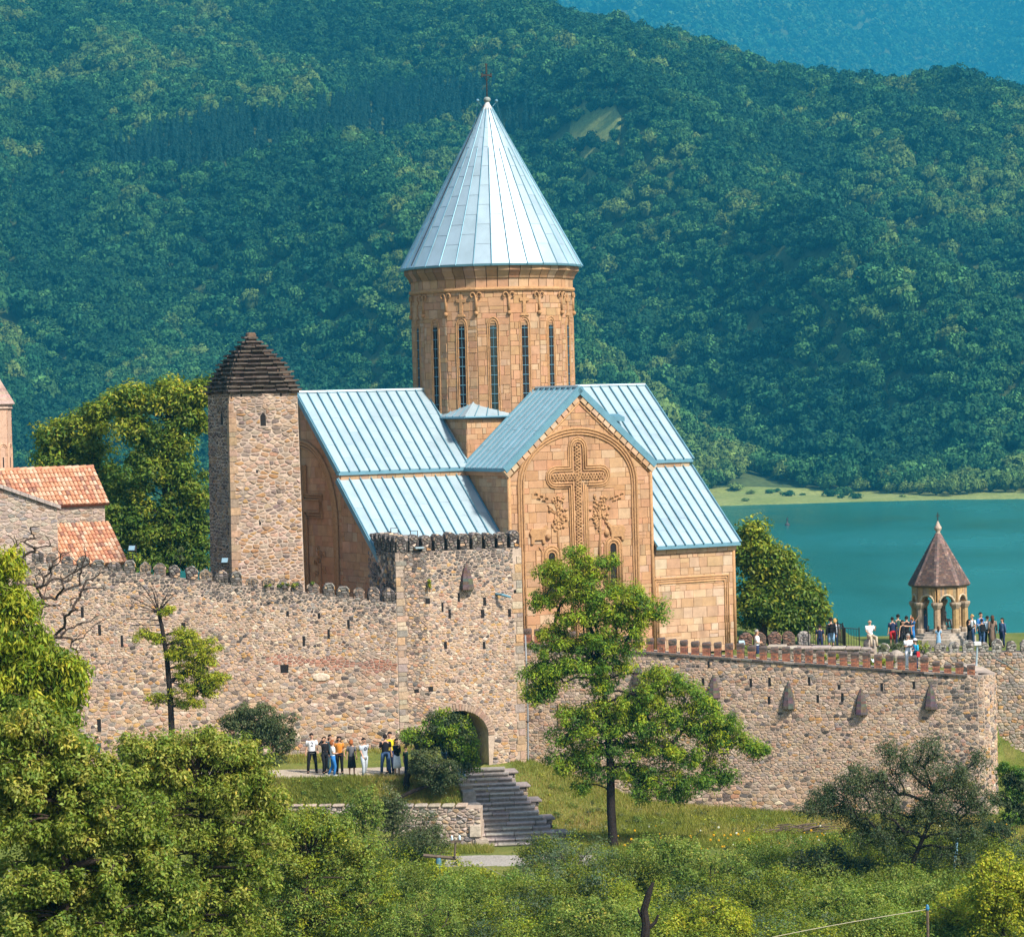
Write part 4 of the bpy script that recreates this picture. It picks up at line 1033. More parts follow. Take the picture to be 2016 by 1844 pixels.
# ---- gate tower
PHI = R(20)
GT_B = Vector((GT_A.x + 6.25 * math.cos(PHI), GT_A.y + 6.25 * math.sin(PHI), 0))
GF = Face(GT_A, GT_B); GL = Face((GT_A.x - 7.6 * math.sin(PHI), GT_A.y + 7.6 * math.cos(PHI)), GT_A)
def gate_tower():
    t = thing('gate_tower', 'square rubble gate tower with deep rounded battlements and an arched gateway', 'tower')
    zt = GF.at(900, 1083)[1]; ol = [(0, -1.5), (GF.L, -1.5), (GF.L, zt), (0, zt)]
    # gateway
    ca, zc = GF.at(903, 1398); ja = GF.at(962, 1460)[0] - ca; _, zs = GF.at(903, 1450); gate = [(ca - ja, -.9), (ca + ja, -.9), (ca + ja, zs)] + [(ca + ja * math.cos(u), zs + (zc - zs) * math.sin(u)) for u in np.linspace(.2, math.pi - .2, 8)] + [(ca - ja, zs)]
    holes = []
    for q in ((954, 1184, 5, 15), (871, 1195, 3, 17), (903, 1176, 3, 16), (1014, 1170, 4, 17), (885, 1208, 4, 17), (950, 1208, 6, 15), (1003, 1206, 5, 14), (842, 1183, 8, 9), (877, 1270, 5, 13), (953, 1270, 4, 13), (1018, 1258, 5, 15), (820, 1360, 8, 6), (848, 1356, 8, 8)):
        holes.append(slit(t, GF, *q, name='putlog_hole' if q[2] > 7 else 'arrow_slit'))
    backing(t, GF, ol, [gate], 2.0); 
    mb = MB(); mb.prism(rect(ca - ja - .3, -.9, ca + ja + .3, zc + .2), *GF.args(), -2.2, -2.0); mb.build('gate_passage', M['dark'], t)  # near-black panel, painted in for the shade inside the gateway
    for s in (-1, 1):
        mb = MB(); mb.box((0, 0, 0), (.01, .01, .01))
    S = Stones(); big = [p for p in gate]
    vo = [(ca + (ja + .32) * math.cos(u), zs + (zc - zs + .32) * math.sin(u)) for u in np.linspace(0, math.pi, 10)]
    hole2 = [(ca - ja - .32, zs), (ca - ja - .02, -1.4), (ca + ja + .02, -1.4), (ca + ja + .32, zs)] + vo[1:-1]
    def tint(c):
        s_, z = c
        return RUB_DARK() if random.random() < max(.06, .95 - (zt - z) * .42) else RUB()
    fn = lambda y: .95 if y < 4 else .82
    inner = [(.42, -1.5), (GF.L - .42, -1.5), (GF.L - .42, zt), (.42, zt)]
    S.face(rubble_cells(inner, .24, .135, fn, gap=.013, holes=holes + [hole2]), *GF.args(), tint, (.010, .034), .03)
    Q = pal([(.44, .28, .15), (.42, .29, .19), (.48, .38, .28), (.38, .29, .22), (.3, .25, .21)], [2, 2, 2, 2, 1.5])
    for x0, x1 in ((0.0, .44), (GF.L - .44, GF.L)):
        z = -1.4
        while z < zt - .5:
            h = random.uniform(.16, .42); ww = random.uniform(-.2, .12)
            S.face([rect(x0 + .01 - (ww if x0 > 1 else 0), z + .01, x1 - .01 + (ww if x0 < 1 else 0), z + h - .01)], *GF.args(), Q, (.02, .04), .03, dome=False); z += h
    # brick voussoirs round the gate
    for k in range(34):
        u0, u1 = math.pi * k / 34 + .012, math.pi * (k + 1) / 34 - .012
        pl = [(ca + ja * math.cos(u0), zs + (zc - zs) * math.sin(u0)), (ca + (ja + .3) * math.cos(u0), zs + (zc - zs + .3) * math.sin(u0)), (ca + (ja + .3) * math.cos(u1), zs + (zc - zs + .3) * math.sin(u1)), (ca + ja * math.cos(u1), zs + (zc - zs) * math.sin(u1))]
        mb = MB(); mb.cur = pal([(.34, .22, .16), (.30, .20, .16), (.38, .27, .2)], [1, 1, 1])(); mb.prism(pl, *GF.args(), -.6, .04); mb.build('voussoir', M['rubble'], t)
    # left side, its shade painted in with mostly dark stones
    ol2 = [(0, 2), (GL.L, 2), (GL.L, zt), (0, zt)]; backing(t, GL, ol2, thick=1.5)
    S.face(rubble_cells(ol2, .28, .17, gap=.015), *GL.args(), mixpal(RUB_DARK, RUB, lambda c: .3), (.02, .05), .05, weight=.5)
    S.build(t, M['rubble'])
    mb = MB(); A, B = GF.p(.3, zt - .3, -1.6), GF.p(GF.L, zt - .3, -1.6); mb.prism([(0.1, 0), (GF.L - .1, 0), (GF.L - .1, .25), (.1, .25)], GF.p(0, zt - .5), GF.ex, UPV, GF.n, -6.5, -.9); mb.build('roof_deck', M['mortar'], t)
    DK = mixpal(RUB_DARK, RUB, lambda c: .12)
    ms = [merlon_mesh(.46, .82, .75, DK, 200 + i, M['rubble'], .2, .13) for i in range(4)]
    for f, n in ((GF, 10), (GL, 11)):
        rz = math.atan2(f.ex.y, f.ex.x)
        for i in range(n): put(random.choice(ms), 'merlon', t, f.p((i + .5) * f.L / n, zt - .05 + random.uniform(-.03, .05)), rz, (1.0, 1, random.uniform(.94, 1.05)))
    back = Face(GL.A + GF.ex * .0 + GF.n * 0.9, GL.A + GF.ex * GF.L + GF.n * .9)
    rz = math.atan2(GF.ex.y, GF.ex.x)
    for i in range(10): put(random.choice(ms), 'merlon', t, GF.p((i + .5) * GF.L / 10, zt - .05, -7.0), rz)
    hood(t, GF, 917, 1106, 1160, 30)
    # bent metal spout
    a, z = GF.at(988, 1172); mb = MB(); mb.tube([GF.p(a - .3, z + .1, 0), GF.p(a - .1, z + .06, .35), GF.p(a + .25, z - .06, .55)], [.06, .07, .05], 6); mb.build('rain_spout', M['zinc_seam'], t)
    a, z = GF.at(823, 1078); mb = MB(); mb.prism(rect(a - .2, z - .03, a + .2, z + .05), *GF.args(), .02, .25); mb.build('roof_plate', M['zinc'], t)
gate_tower()

# ---- right curtain wall with brick battlements
RW_A = at(1031, 1400, 138.2); RW_B = at(1926, 1400, 134.2); RW = Face(RW_A, RW_B)
def brick_merlon(seed, w=.35, h=.62, d=.38):
    rd = random.Random(seed); mb = MB(); BRK = pal([(.40, .155, .085), (.34, .13, .08), (.28, .12, .08), (.46, .20, .11), (.22, .12, .09)], [4, 4, 2, 2, 1])
    rows = 8; z = 0
    for r in range(rows):
        hh = h / rows; k = 2; off = .0 if r % 2 else .5; e = .012 if r >= rows - 2 else 0
        if r >= rows - 3: BK = pal([(.14, .10, .085), (.2, .12, .09), (.1, .08, .07)], [1, 1, 1])
        else: BK = BRK
        cut = [-w / 2 - e] + ([0.0] if r % 2 else [-w / 4, w / 4]) + [w / 2 + e]
        for a, b in zip(cut, cut[1:]):
            mb.cur = BK(); j = rd.uniform(0, .02); mb.box((a + .006, -e - j, z + .006), (b - .006, d + e - j, z + hh - .006))
        z += hh
    mb.cur = (.12, .09, .08)
    mb.hull8([(-w / 2, -.01, h), (w / 2, -.01, h), (w / 2, d + .01, h), (-w / 2, d + .01, h)], [(-w / 2 + .02, .0, h + .06), (w / 2 - .03, .02, h + .05), (w / 2 - .03, d, h + .07), (-w / 2 + .03, d, h + .04)])
    mb.cur = (.22, .16, .13); mb.box((-w / 2 + .008, .02, 0.01), (w / 2 - .008, d - .02, h - .01))
    me = bpy.data.meshes.new('merlon'); me.from_pydata(mb.v, [], mb.f); set_tint(me, np.array(mb.t)); me.update(); me.materials.append(M['brick']); return me
def right_wall():
    t = thing('curtain_wall', 'long rubble curtain wall topped with red brick battlements right of the gate tower', 'wall')
    f = RW; zA = f.at(1031, 1264)[1]; zB = f.at(1926, 1329)[1]; ol = [(0, -4.5), (f.L, -4.5), (f.L, zB), (0, zA)]
    holes = [slit(t, f, *q) for q in ((1160, 1318, 4, 15), (1256, 1320, 4, 15), (1300, 1343, 4, 17), (1384, 1342, 4, 14), (1478, 1344, 4, 16), (1515, 1342, 4, 16), (1348, 1379, 4, 12), (1514, 1378, 4, 14), (1593, 1341, 4, 15), (1610, 1376, 4, 15), (1658, 1373, 4, 16), (1736, 1352, 4, 15), (1799, 1348, 4, 14), (1652, 1352, 4, 8), (1395, 1308, 3, 12), (1108, 1273, 3, 16), (1172, 1405, 4, 10))]
    backing(t, f, ol, thick=1.1)
    S = Stones(); Ht = lambda s_: zA + (zB - zA) * s_ / f.L; sc_ = f.at(1842, 1400)[0]
    def tint(c):
        s_, z = c; top = Ht(s_) - z; d = .45 if s_ > sc_ and 1.0 > 0 and z > -.8 else .05
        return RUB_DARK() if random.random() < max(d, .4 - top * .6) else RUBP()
    RUBP = mixpal(RUB, pal([(.49, .36, .26), (.45, .315, .215), (.42, .32, .25)], [1, 1, 1]), lambda c: .45)
    fn = lambda y: 1.2 if y < -1.2 else .9
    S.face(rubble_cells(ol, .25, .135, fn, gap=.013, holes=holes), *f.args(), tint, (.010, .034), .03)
    # return at the far corner
    pv = f.B.copy(); ang0 = math.atan2(f.ex.y, f.ex.x)
    for k, (turn, ln) in enumerate(((18, .3), (36, .3), (54, .3), (72, .3), (88, .3), (102, 5.0))):     # rounded corner
        d = Vector((math.cos(ang0 + R(turn)), math.sin(ang0 + R(turn)), 0)); f2 = Face(pv, pv + d * ln); pv = f2.B.copy(); ol2 = [(0, -5), (f2.L, -5), (f2.L, zB), (0, zB)]
        backing(t, f2, ol2, thick=.8); S.face(rubble_cells(ol2, .25, .145, gap=.013), *f2.args(), mixpal(RUB, RUB_DARK, lambda c: .2), (.01, .034), .03, weight=.5)
    S.build(t, M['rubble'])
    ms = [brick_merlon(300 + i) for i in range(5)]; rz = math.atan2(f.ex.y, f.ex.x); n = int(f.L / .535)
    for i in range(n):
        s_ = (i + .45) * f.L / n; z = Ht(s_)
        worn = 1.0 if s_ < f.at(1820, 1300)[0] else random.uniform(.5, .95)
        put(random.choice(ms), 'merlon', t, f.p(s_, z - .02, -.02), rz + random.uniform(-.03, .03), (random.uniform(.95, 1.06), 1, random.uniform(.92, 1.05) * worn))
    for k in range(int(f.L / .5)):                               # thin string of flat stones under the battlements
        a = k * .5 + .01; b = a + .48; mb = MB(); mb.cur = RUB_DARK(); z0, z1 = Ht(a) - .1, Ht(b) - .1
        mb.prism([(a, z0), (b, z1), (b, z1 + .09), (a, z0 + .09)], *f.args(), -.35, .09); mb.build('string_stone', M['rubble'], t)
    for x, y0, y1 in ((1405, 1325, 1372), (1552, 1338, 1394), (1695, 1352, 1406), (1832, 1343, 1395), (1257, 1303, 1345)): hood(t, f, x, y0, y1, 26, .38)
    
    # blocked doorway traces: two upright stones
    for x in (1103, 1117):
        a, z = f.at(x, 1408); mb = MB(); mb.cur = (.42, .27, .16); mb.prism(rect(a - .09, z - .65, a + .09, z + .55), *f.args(), 0, .09); mb.build('door_jamb', M['rubble'], t, bevel=.02)
right_wall()

# ---- wall behind, with grey merlons, carrying the belfry terrace
BW = Face(at(1560, 1300, 151.0), at(2090, 1300, 149.0))
def back_wall():
    t = thing('terrace_wall', 'grey rubble wall with low merlons below the belfry, behind the brick battlements', 'wall')
    f = BW; z1 = f.at(1900, 1284)[1]; ol = [(0, -6), (f.L, -6), (f.L, z1), (0, z1)]
    backing(t, f, ol, thick=.9); S = Stones()
    S.face(rubble_cells([(0, -6), (f.L, -6), (f.L, z1), (0, z1)], .26, .15, gap=.013), *f.args(), mixpal(RUB, pal([(.38, .31, .25), (.30, .26, .23)], [1, 1]), lambda c: .5), (.02, .06), .05)
    S.build(t, M['rubble']); ms = [merlon_mesh(.5, .62, .5, mixpal(RUB_DARK, pal([(.42, .38, .34), (.33, .3, .27)], [1, 1]), lambda c: .6), 400 + i, M['rubble']) for i in range(4)]
    rz = math.atan2(f.ex.y, f.ex.x); n = int(f.L / .72); a0 = f.at(1736, 1270)[0]
    for i in range(n):
        s_ = (i + .5) * f.L / n
        if s_ > a0: put(random.choice(ms), 'merlon', t, f.p(s_, z1 - .05), rz + random.uniform(-.05, .05), (random.uniform(.95, 1.2), 1, random.uniform(.8, 1.1)))
back_wall()
# ---- low parapet with arched brick merlons beside the church's corner
def low_parapet():
    f = Face(at(1456, 1270, 149.5), at(1606, 1270, 149.8)); t = thing('parapet_wall', 'low parapet with four arched brick merlons beside the church corner', 'wall')
    z1 = f.at(1500, 1272)[1]; ol = [(0, 3.2), (f.L, 3.2), (f.L, z1), (0, z1)]; backing(t, f, ol, thick=.5); S = Stones()
    S.face(rubble_cells(ol, .34, .16, gap=.014), *f.args(), RUB_DARK, (.02, .05), .04); S.build(t, M['rubble'])
    BRK = pal([(.26, .13, .09), (.20, .12, .09), (.30, .17, .12), (.16, .11, .09)], [1, 1, 1, 1]); me = [merlon_mesh(.66, .72, .4, BRK, 430 + i, M['brick'], .22, .075) for i in range(2)]; gs = merlon_mesh(.62, .7, .4, pal([(.4, .36, .32), (.3, .27, .25)], [1, 1]), 440, M['rubble'])
    rz = math.atan2(f.ex.y, f.ex.x)
    for i, x in enumerate((1469, 1497, 1526, 1554)): put(me[i % 2], 'merlon', t, f.p(f.at(x, 1270)[0], z1 - .03), rz)
    put(gs, 'merlon', t, f.p(f.at(1584, 1270)[0], z1 - .03), rz)
    f = Face(at(1510, 1290, 147.0), at(1722, 1290, 146.0)); t = thing('terrace_edge', 'broken terrace edge of flat slabs below the iron railing', 'wall'); z1 = f.at(1600, 1277)[1]
    ol = [(0, 2.0), (f.L, 2.0), (f.L, z1 - .1), (0, z1)]; backing(t, f, ol, thick=1.2); S = Stones(); S.face(rubble_cells(ol, .5, .2, gap=.02), *f.args(), pal([(.28, .22, .18), (.2, .165, .14), (.36, .29, .23)], [1, 1, 1]), (.02, .08), .05)
    S.build(t, M['rubble'])
    s_ = 0
    while s_ < f.L - .5:
        w_ = random.uniform(.5, 1.1); mb = MB(); mb.cur = pal([(.42, .36, .30), (.36, .3, .26)], [1, 1])(); h = random.uniform(.08, .13); z = z1 - .1 * s_ / f.L + random.uniform(-.03, .04)
        mb.prism(rect(s_ + .02, z, min(f.L, s_ + w_) - .02, z + h), *f.args(), -1.0, random.uniform(.05, .16)); mb.build('coping_slab', M['rubble'], t, bevel=.02); s_ += w_
    # rounded end stone and stump
    for x, y, r_, h in ((1713, 1273, .34, .42), (1765, 1294, .36, .35)):
        p = at(x, y, 147.1 if x < 1730 else 146.3); b = MB(); b.cur = (.36, .30, .25); b.lathe([(r_, -1.2), (r_ * 1.02, h * .4), (r_ * .85, h * .75), (r_ * .45, h), (.05, h + .04)], 10, p); b.build('bollard_stone', M['rubble'], t)
low_parapet()

# ------------------------------------------------------------------ square watchtower with stepped stone roof
def watchtower():
    a = R(23); W = 3.42; c0 = at(457, 1000, 138.0); A = Vector((c0.x, c0.y, 0))
    t = thing('watchtower', 'square rubble watchtower with a stepped slate pyramid roof beside the church', 'tower')
    ztop = at(470, 776, 138).z; z0 = 3.0; tp = .28                       # batter
    fr = Vector((math.cos(a), math.sin(a), 0)); bk = Vector((-math.sin(a), math.cos(a), 0)); ctr = A + fr * W / 2 + bk * W / 2
    def ring(z, grow=0.0):
        k = 1 + tp / W * (ztop - z) / (ztop - z0) * 1.0; h = W / 2 * k + grow
        return [ctr + fr * (sx * h) + bk * (sy * h) + UPV * z for sx, sy in ((-1, -1), (1, -1), (1, 1), (-1, 1))]
    mb = MB(); mb.hull8(ring(z0), ring(ztop)); mb.build('tower_core', M['mortar'], t)
    S = Stones(); b0, b1 = ring(z0), ring(ztop)
    Hh = ztop - z0
    for i, (p, q, tn, wt) in enumerate(((0, 1, None, 1.0), (3, 0, None, .6))):
        A_, B_, C_, D_ = b0[p], b0[q], b1[q], b1[p]; ex = (B_ - A_).normalized(); n = ex.cross((D_ - A_)).normalized(); L = (B_ - A_).length; L1 = (C_ - D_).length; off = (D_ - A_).dot(ex)
        ey = n.cross(ex).normalized(); hh = (D_ - A_).dot(ey)
        ol = [(0, 0), (L, 0), (off + L1, hh), (off, hh)]; s0, z_ = (.42, 7.2)
        def onf(x, y):
            w_ = on_plane(x, y, A_, n); return ((w_ - A_).dot(ex), (w_ - A_).dot(ey))
        wn = onf(*((518, 826) if i == 0 else (437, 824))); hw_ = .14 if i == 0 else .17; win = [(wn[0] - hw_, wn[1] - .3), (wn[0] + hw_, wn[1] - .3), (wn[0] + hw_, wn[1] + .18), (wn[0], wn[1] + .36), (wn[0] - hw_, wn[1] + .18)]
        mb = MB(); mb.prism(win, A_, ex, ey, n, -.02, .006); w = mb.build('window', M['dark'], t)
        mb = MB(); mb.cur = (.36, .28, .22); mb.prism(rect(wn[0] - .24, wn[1] - .4, wn[0] + .24, wn[1] - .31), A_, ex, ey, n, -.05, .08); mb.build('sill', M['rubble'], w, bevel=.01)
        small = []
        for x, y in (((475, 778), (553, 777), (506, 928), (512, 1030)) if i == 0 else ((421, 782), (455, 782))):
            c = onf(x, y); h_ = (c[0] - .05, c[1] - .08, c[0] + .05, c[1] + .08); small.append(h_); mb = MB(); mb.prism(rect(*h_), A_, ex, ey, n, -.02, .005); mb.build('arrow_slit', M['dark'], t)
        top_ = hh
        PF = pal([(.38, .255, .18), (.42, .30, .225), (.34, .205, .12), (.29, .215, .17), (.36, .205, .09), (.2, .145, .12)], [4, 3, 2.5, 3, 1.6, 1.2]); PD = pal([(.22, .15, .105), (.17, .12, .095), (.11, .08, .068), (.29, .185, .11), (.24, .195, .16)], [3, 3, 2, 2, 1.5])  # left face takes the darker palette: its shade is put into the stone colours
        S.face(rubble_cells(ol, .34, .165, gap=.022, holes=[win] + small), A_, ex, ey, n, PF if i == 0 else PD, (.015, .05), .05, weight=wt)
    # quoins on the near edge
    z = 0.05
    while z < Hh - .8:
        h = random.uniform(.22, .42); k = z / Hh; P0 = b0[0].lerp(b1[0], k); P1 = b0[0].lerp(b1[0], (z + h - .02) / Hh); l1, l2 = random.uniform(.14, .5), random.uniform(.14, .45)
        mb = MB(); mb.cur = pal([(.36, .235, .145), (.33, .225, .15), (.30, .22, .16)], [2, 2, 1])(); o1 = -fr * .05 - bk * .05
        mb.hull8([P0 + o1, P0 + o1 + fr * l1, P0 + bk * .2 + fr * l1, P0 + fr * .2 + bk * l2, P0 + o1 + bk * l2][0:5], [P1 + o1, P1 + o1 + fr * l1, P1 + bk * .2 + fr * l1, P1 + fr * .2 + bk * l2, P1 + o1 + bk * l2]); o = mb.build('quoin', M['rubble'], t); fix_normals(o); z += h
    S.build(t, M['rubble'])
    # stepped roof: slabs, each its own piece
    zr = ztop; n = 13; apex = at(488, 653, 138.5).z; H = apex - ztop
    prof = [1.0, .965, .92, .87, .82, .765, .70, .625, .54, .44, .335, .23, .14]
    mb = MB(); mb.hull8(ring(ztop - .02, .0), [ctr + (p - ctr) * .12 + UPV * 0 for p in ring(apex - .1)]); 
    mb2 = MB(); r0 = [ctr + fr * sx * .1 + bk * sy * .1 + UPV * (apex - .2) for sx, sy in ((-1, -1), (1, -1), (1, 1), (-1, 1))]; mb2.hull8(ring(ztop, -.05), r0); mb2.cur = (.6,) * 3; mb2.build('roof_core', M['slate'], t)
    for k in range(n):
        hs = (W / 2 + .12) * prof[k]; z = ztop + H * .93 * k / n; hh = H * .93 / n
        for side in range(4):
            e1, e2 = ((fr, -bk), (bk, fr), (-fr, bk), (-bk, -fr))[side]; L = 2 * hs; m = max(1, int(round(L / .62)))
            for j in range(m):
                a0, a1 = -hs + L * j / m + .01, -hs + L * (j + 1) / m - .01
                for part_, (d0, d1, zz0, zz1) in enumerate(((hs - .42, hs - .07 + random.uniform(-.04, .02) - .05, z, z + hh * .62), (hs - .45, hs + random.uniform(.02, .15), z + hh * .62, z + hh * .98))):
                    mb = MB(); j_ = random.uniform(.7, 1.4); mb.cur = (j_, j_ * random.uniform(.93, 1.02), j_ * random.uniform(.88, 1.02)) if part_ else (j_ * 1.25, j_ * 1.0, j_ * .82)
                    dz = random.uniform(-.03, .03); b_ = [ctr + e1 * a0 + e2 * max(0, d0), ctr + e1 * a1 + e2 * max(0, d0), ctr + e1 * a1 + e2 * d1, ctr + e1 * a0 + e2 * (d1 + random.uniform(-.04, .04))]
                    zz = lambda p, z_: Vector((p.x, p.y, z_))
                    mb.hull8([zz(p, zz0 + (dz if part_ else 0)) for p in b_], [zz(p, zz1 + (dz if part_ else 0) + random.uniform(-.012, .012)) for p in b_])
                    o = mb.build('roof_slab' if part_ else 'roof_stone', M['slate'], t); fix_normals(o)
    mb = MB(); mb.cur = (1.6, 1.3, 1.0); q = .24; mb.hull8([ctr + fr * sx * q + bk * sy * q + UPV * (apex - .3) for sx, sy in ((-1, -1), (1, -1), (1, 1), (-1, 1))], [ctr + fr * sx * q * .8 + bk * sy * q * .8 + UPV * apex for sx, sy in ((-1, -1), (1, -1), (1, 1), (-1, 1))]); mb.build('roof_cap', M['slate'], t, bevel=.05)
watchtower()

# ------------------------------------------------------------------ small domed chapel at the left edge
def chapel():
    t = thing('chapel', 'small brick domed chapel with red clay tile roofs at the left edge', 'chapel')
    c = at(183, 921, 148.0); E, S_ = Vector((math.cos(TH), math.sin(TH), 0)), SV                 # ridge end of the east arm
    O = Vector((c.x, c.y, 0)); zr = c.z; ze = zr - 1.72; ru = 1.82
    P = lambda u, v, z: O + E * u + S_ * v + UPV * z
    zl1 = at(211, 1026, 148).z; zl2 = zl1 - 1.95; L = 8.0
    def block(prof, u0, u1, name):
        mb = MB(); mb.hull8([P(u0, v, z) for v, z in prof], [P(u1, v, z) for v, z in prof]); o = mb.build(name, M['mortar'], t); fix_normals(o)
    block([(-ru + .12, 3.5), (ru - .12, 3.5), (ru - .12, ze + .05), (0, zr - .15), (-ru + .12, ze + .05)], -L, -.12, 'nave_wall')
    block([(ru - .2, 3.5), (ru + 2.0, 3.5), (ru + 2.0, zl2 - .05), (ru - .2, zl1 - .12)], -L, -.12, 'aisle_wall')
    f = Face(P(-L, ru - .12, 0), P(-.12, ru - .12, 0)); S = Stones(); GREY = pal([(.40, .32, .265), (.35, .275, .225), (.44, .35, .285), (.31, .2, .14), (.28, .245, .22)], [4, 4, 3, 1, 2])
    S.face(rubble_cells([(0, zl1 - .1), (f.L, zl1 - .1), (f.L, ze), (0, ze)], .36, .16, gap=.014), *f.args(), GREY, (.02, .04), .04)
    # gabled south arm with its wall towards the valley
    fs_ = Face(P(-10, ru + 2.1, 0), P(0, ru + 2.1, 0)); uS = fs_.at(112, 990)[0] - 10
    f3 = Face(P(uS - 6.5, ru + 2.1, 0), P(uS, ru + 2.1, 0)); zc = at(112, 991, 146.5).z - .08; rise = .37
    ol = [(0, 3.5), (f3.L, 3.5), (f3.L, zc), (f3.L - 3.6, zc + rise * 3.6), (0, zc + rise * 3.6 - .9)]; backing(t, f3, ol, thick=3.0)
    S.face(rubble_cells(ol, .38, .17, gap=.014), *f3.args(), GREY, (.02, .04), .04); S.build(t, M['rubble'])
    n = 9
    for k in range(n):
        a0, a1 = f3.L + .15 - 3.8 * k / n, f3.L + .15 - 3.8 * (k + 1) / n; z0, z1 = zc + rise * (f3.L - a0), zc + rise * (f3.L - a1); mb = MB(); mb.cur = (.36, .30, .27)
        mb.prism([(a1 + .01, z1 - .02), (a0 - .01, z0 - .02), (a0 - .01, z0 + .16), (a1 + .01, z1 + .16)], *f3.args(), -3.0, .18); o = mb.build('verge_slab', M['rubble'], t); fix_normals(o)
    # barrel tiles
    M['tile'] = stone_mat('clay_tile', scale=9, var=.35, bump=.5, bdist=.01, stain=(.13, .07, .05), stain_scale=2.2, stain_lo=.6, stain_hi=.75)
    TC = [(.50, .235, .13), (.53, .285, .17), (.43, .19, .115), (.55, .35, .23), (.27, .135, .095), (.58, .40, .28)]; meshes = []
    for i, cc in enumerate(TC):
        b = MB(); b.cur = cc; k = 6; vs = []; fs = []
        for y, r_ in ((0, .112), (.36, .092)):
            for j in range(k + 1):
                u = math.pi * j / k; vs.append((r_ * math.cos(u), y, r_ * math.sin(u) + (.0 if y else .03)))
        fs = [(j, j + 1, k + 2 + j, k + 1 + j) for j in range(k)] + [tuple(range(k, -1, -1))]
        b.add(vs, fs); me = bpy.data.meshes.new('tile'); me.from_pydata(b.v, [], b.f); set_tint(me, np.array(b.t)); me.update(); me.materials.append(M['tile']); meshes.append(me)
    def tiled(A, B, D, u0, name):
        A, B, D = Vector(A), Vector(B), Vector(D); ex = (B - A).normalized(); dn = (D - A); Ld = dn.length; dn = dn / Ld; nn = ex.cross(-dn).normalized()
        if nn.z < 0: nn = -nn
        mb = MB(); mb.cur = (.3, .13, .08); W_ = (B - A).length; mb.hull8([A - nn * .12, B - nn * .12, B + dn * Ld - nn * .12, A + dn * Ld - nn * .12], [A, B, B + dn * Ld, A + dn * Ld]); o = mb.build(name, M['tile'], t); fix_normals(o)
        cols = int(W_ / .205); rows = int(Ld / .3)
        for r in range(rows):
            for c_ in range(cols):
                q = A + ex * ((c_ + .5) * W_ / cols) + dn * (Ld - r * Ld / rows + .03); mt = Matrix((ex, -dn, nn)).transposed().to_4x4(); mt.translation = q + nn * .0
                o = bpy.data.objects.new('tile', random.choices(meshes, [4, 4, 2.5, 3, 1.2, 2])[0]); link(o, t); o.matrix_local = mt @ Matrix.Rotation(random.uniform(-.03, .03), 4, 'Z')
    tiled(P(-5.4, 0, zr), P(.05, 0, zr), P(-5.4, ru + .08, ze - .06), 0, 'upper_roof_bed')
    tiled(P(-4.9, ru - .05, zl1), P(.05, ru - .05, zl1), P(-4.9, ru + 2.25, zl2), 0, 'lower_roof_bed')
    for k in range(13):
        mb = MB(); mb.cur = random.choice(TC[:4]); mb.tube([P(-5.2 + k * .4 + .02, 0, zr + .02), P(-5.2 + k * .4 + .42, 0, zr + .05)], [.12, .13], 7); mb.build('ridge_tile', M['tile'], t)
    # brick drum with tall blind arches and a conical stone roof
    dc = at(-26, 927, 149.5); R0 = px(50, 149.5); zb, zt = at(20, 930, 149.5).z - 1.5, at(20, 795, 149.5).z; K = 12
    mb = MB(); mb.cur = (.52, .33, .23); mb.lathe([(R0, zb - 2), (R0, zt)], K, (dc.x, dc.y, 0), rot=.13); mb.build('drum_wall', M['brick'], t)
    for k in range(K):
        a = .13 + 2 * math.pi * (k + .5) / K; n_ = Vector((math.cos(a), math.sin(a), 0)); e_ = Vector((-n_.y, n_.x, 0)); O_ = Vector((dc.x, dc.y, 0)) + n_ * R0 * math.cos(math.pi / K)
        if n_.y > .4: continue
        for off, r_ in ((.3, .05), (.2, .04)):
            mb = MB(); mb.cur = (.56, .34, .22); zs = zb + 2.7; mb.tube([O_ + e_ * -off + UPV * zb, O_ + e_ * -off + UPV * zs] + [O_ + e_ * (-off * math.cos(u)) + UPV * (zs + off * math.sin(u)) for u in (.5, 1.05, 1.57, 2.1, 2.64)] + [O_ + e_ * off + UPV * zs, O_ + e_ * off + UPV * zb], r_, 6); mb.build('blind_arch', M['brick'], t)
        mb = MB(); mb.prism(rect(-.04, zb + 1.0, .04, zb + 2.3), O_, e_, UPV, n_, -.02, .01); mb.build('window', M['dark'], t)
        for z in np.arange(zb + .2, zt, .16):
            mb = MB(); mb.cur = pal([(.50, .31, .21), (.44, .26, .17), (.56, .40, .30)], [1, 1, 1])(); h_ = R0 * math.sin(math.pi / K)
            for s in (-1, 1): mb.prism(rect(min(s * (h_ - .02), s * .33), z, max(s * (h_ - .02), s * .33), z + .14), O_, e_, UPV, n_, -.05, .025)
            mb.build('brick', M['brick'], t)
    mb = MB(); mb.cur = (.50, .36, .28); mb.lathe([(R0 + .02, zt - .3), (R0 + .1, zt - .22), (R0 + .06, zt - .12), (R0 + .16, zt)], K, (dc.x, dc.y, 0), rot=.13); mb.build('drum_cornice', M['rubble'], t)
    ap = zt + (R0 + .2) * 1.75
    for r in range(16):
        f0, f1 = r / 16, (r + 1) / 16; mb = MB(); mb.cur = pal([(.40, .27, .22), (.36, .24, .2), (.44, .31, .25)], [1, 1, 1])()
        mb.lathe([((R0 + .2) * (1 - f0) + .02, zt + (ap - zt) * f0), ((R0 + .2) * (1 - f1) + .03, zt + (ap - zt) * f1)], K, (dc.x, dc.y, 0), rot=.13); mb.build('roof_course', M['rubble'], t)
chapel()

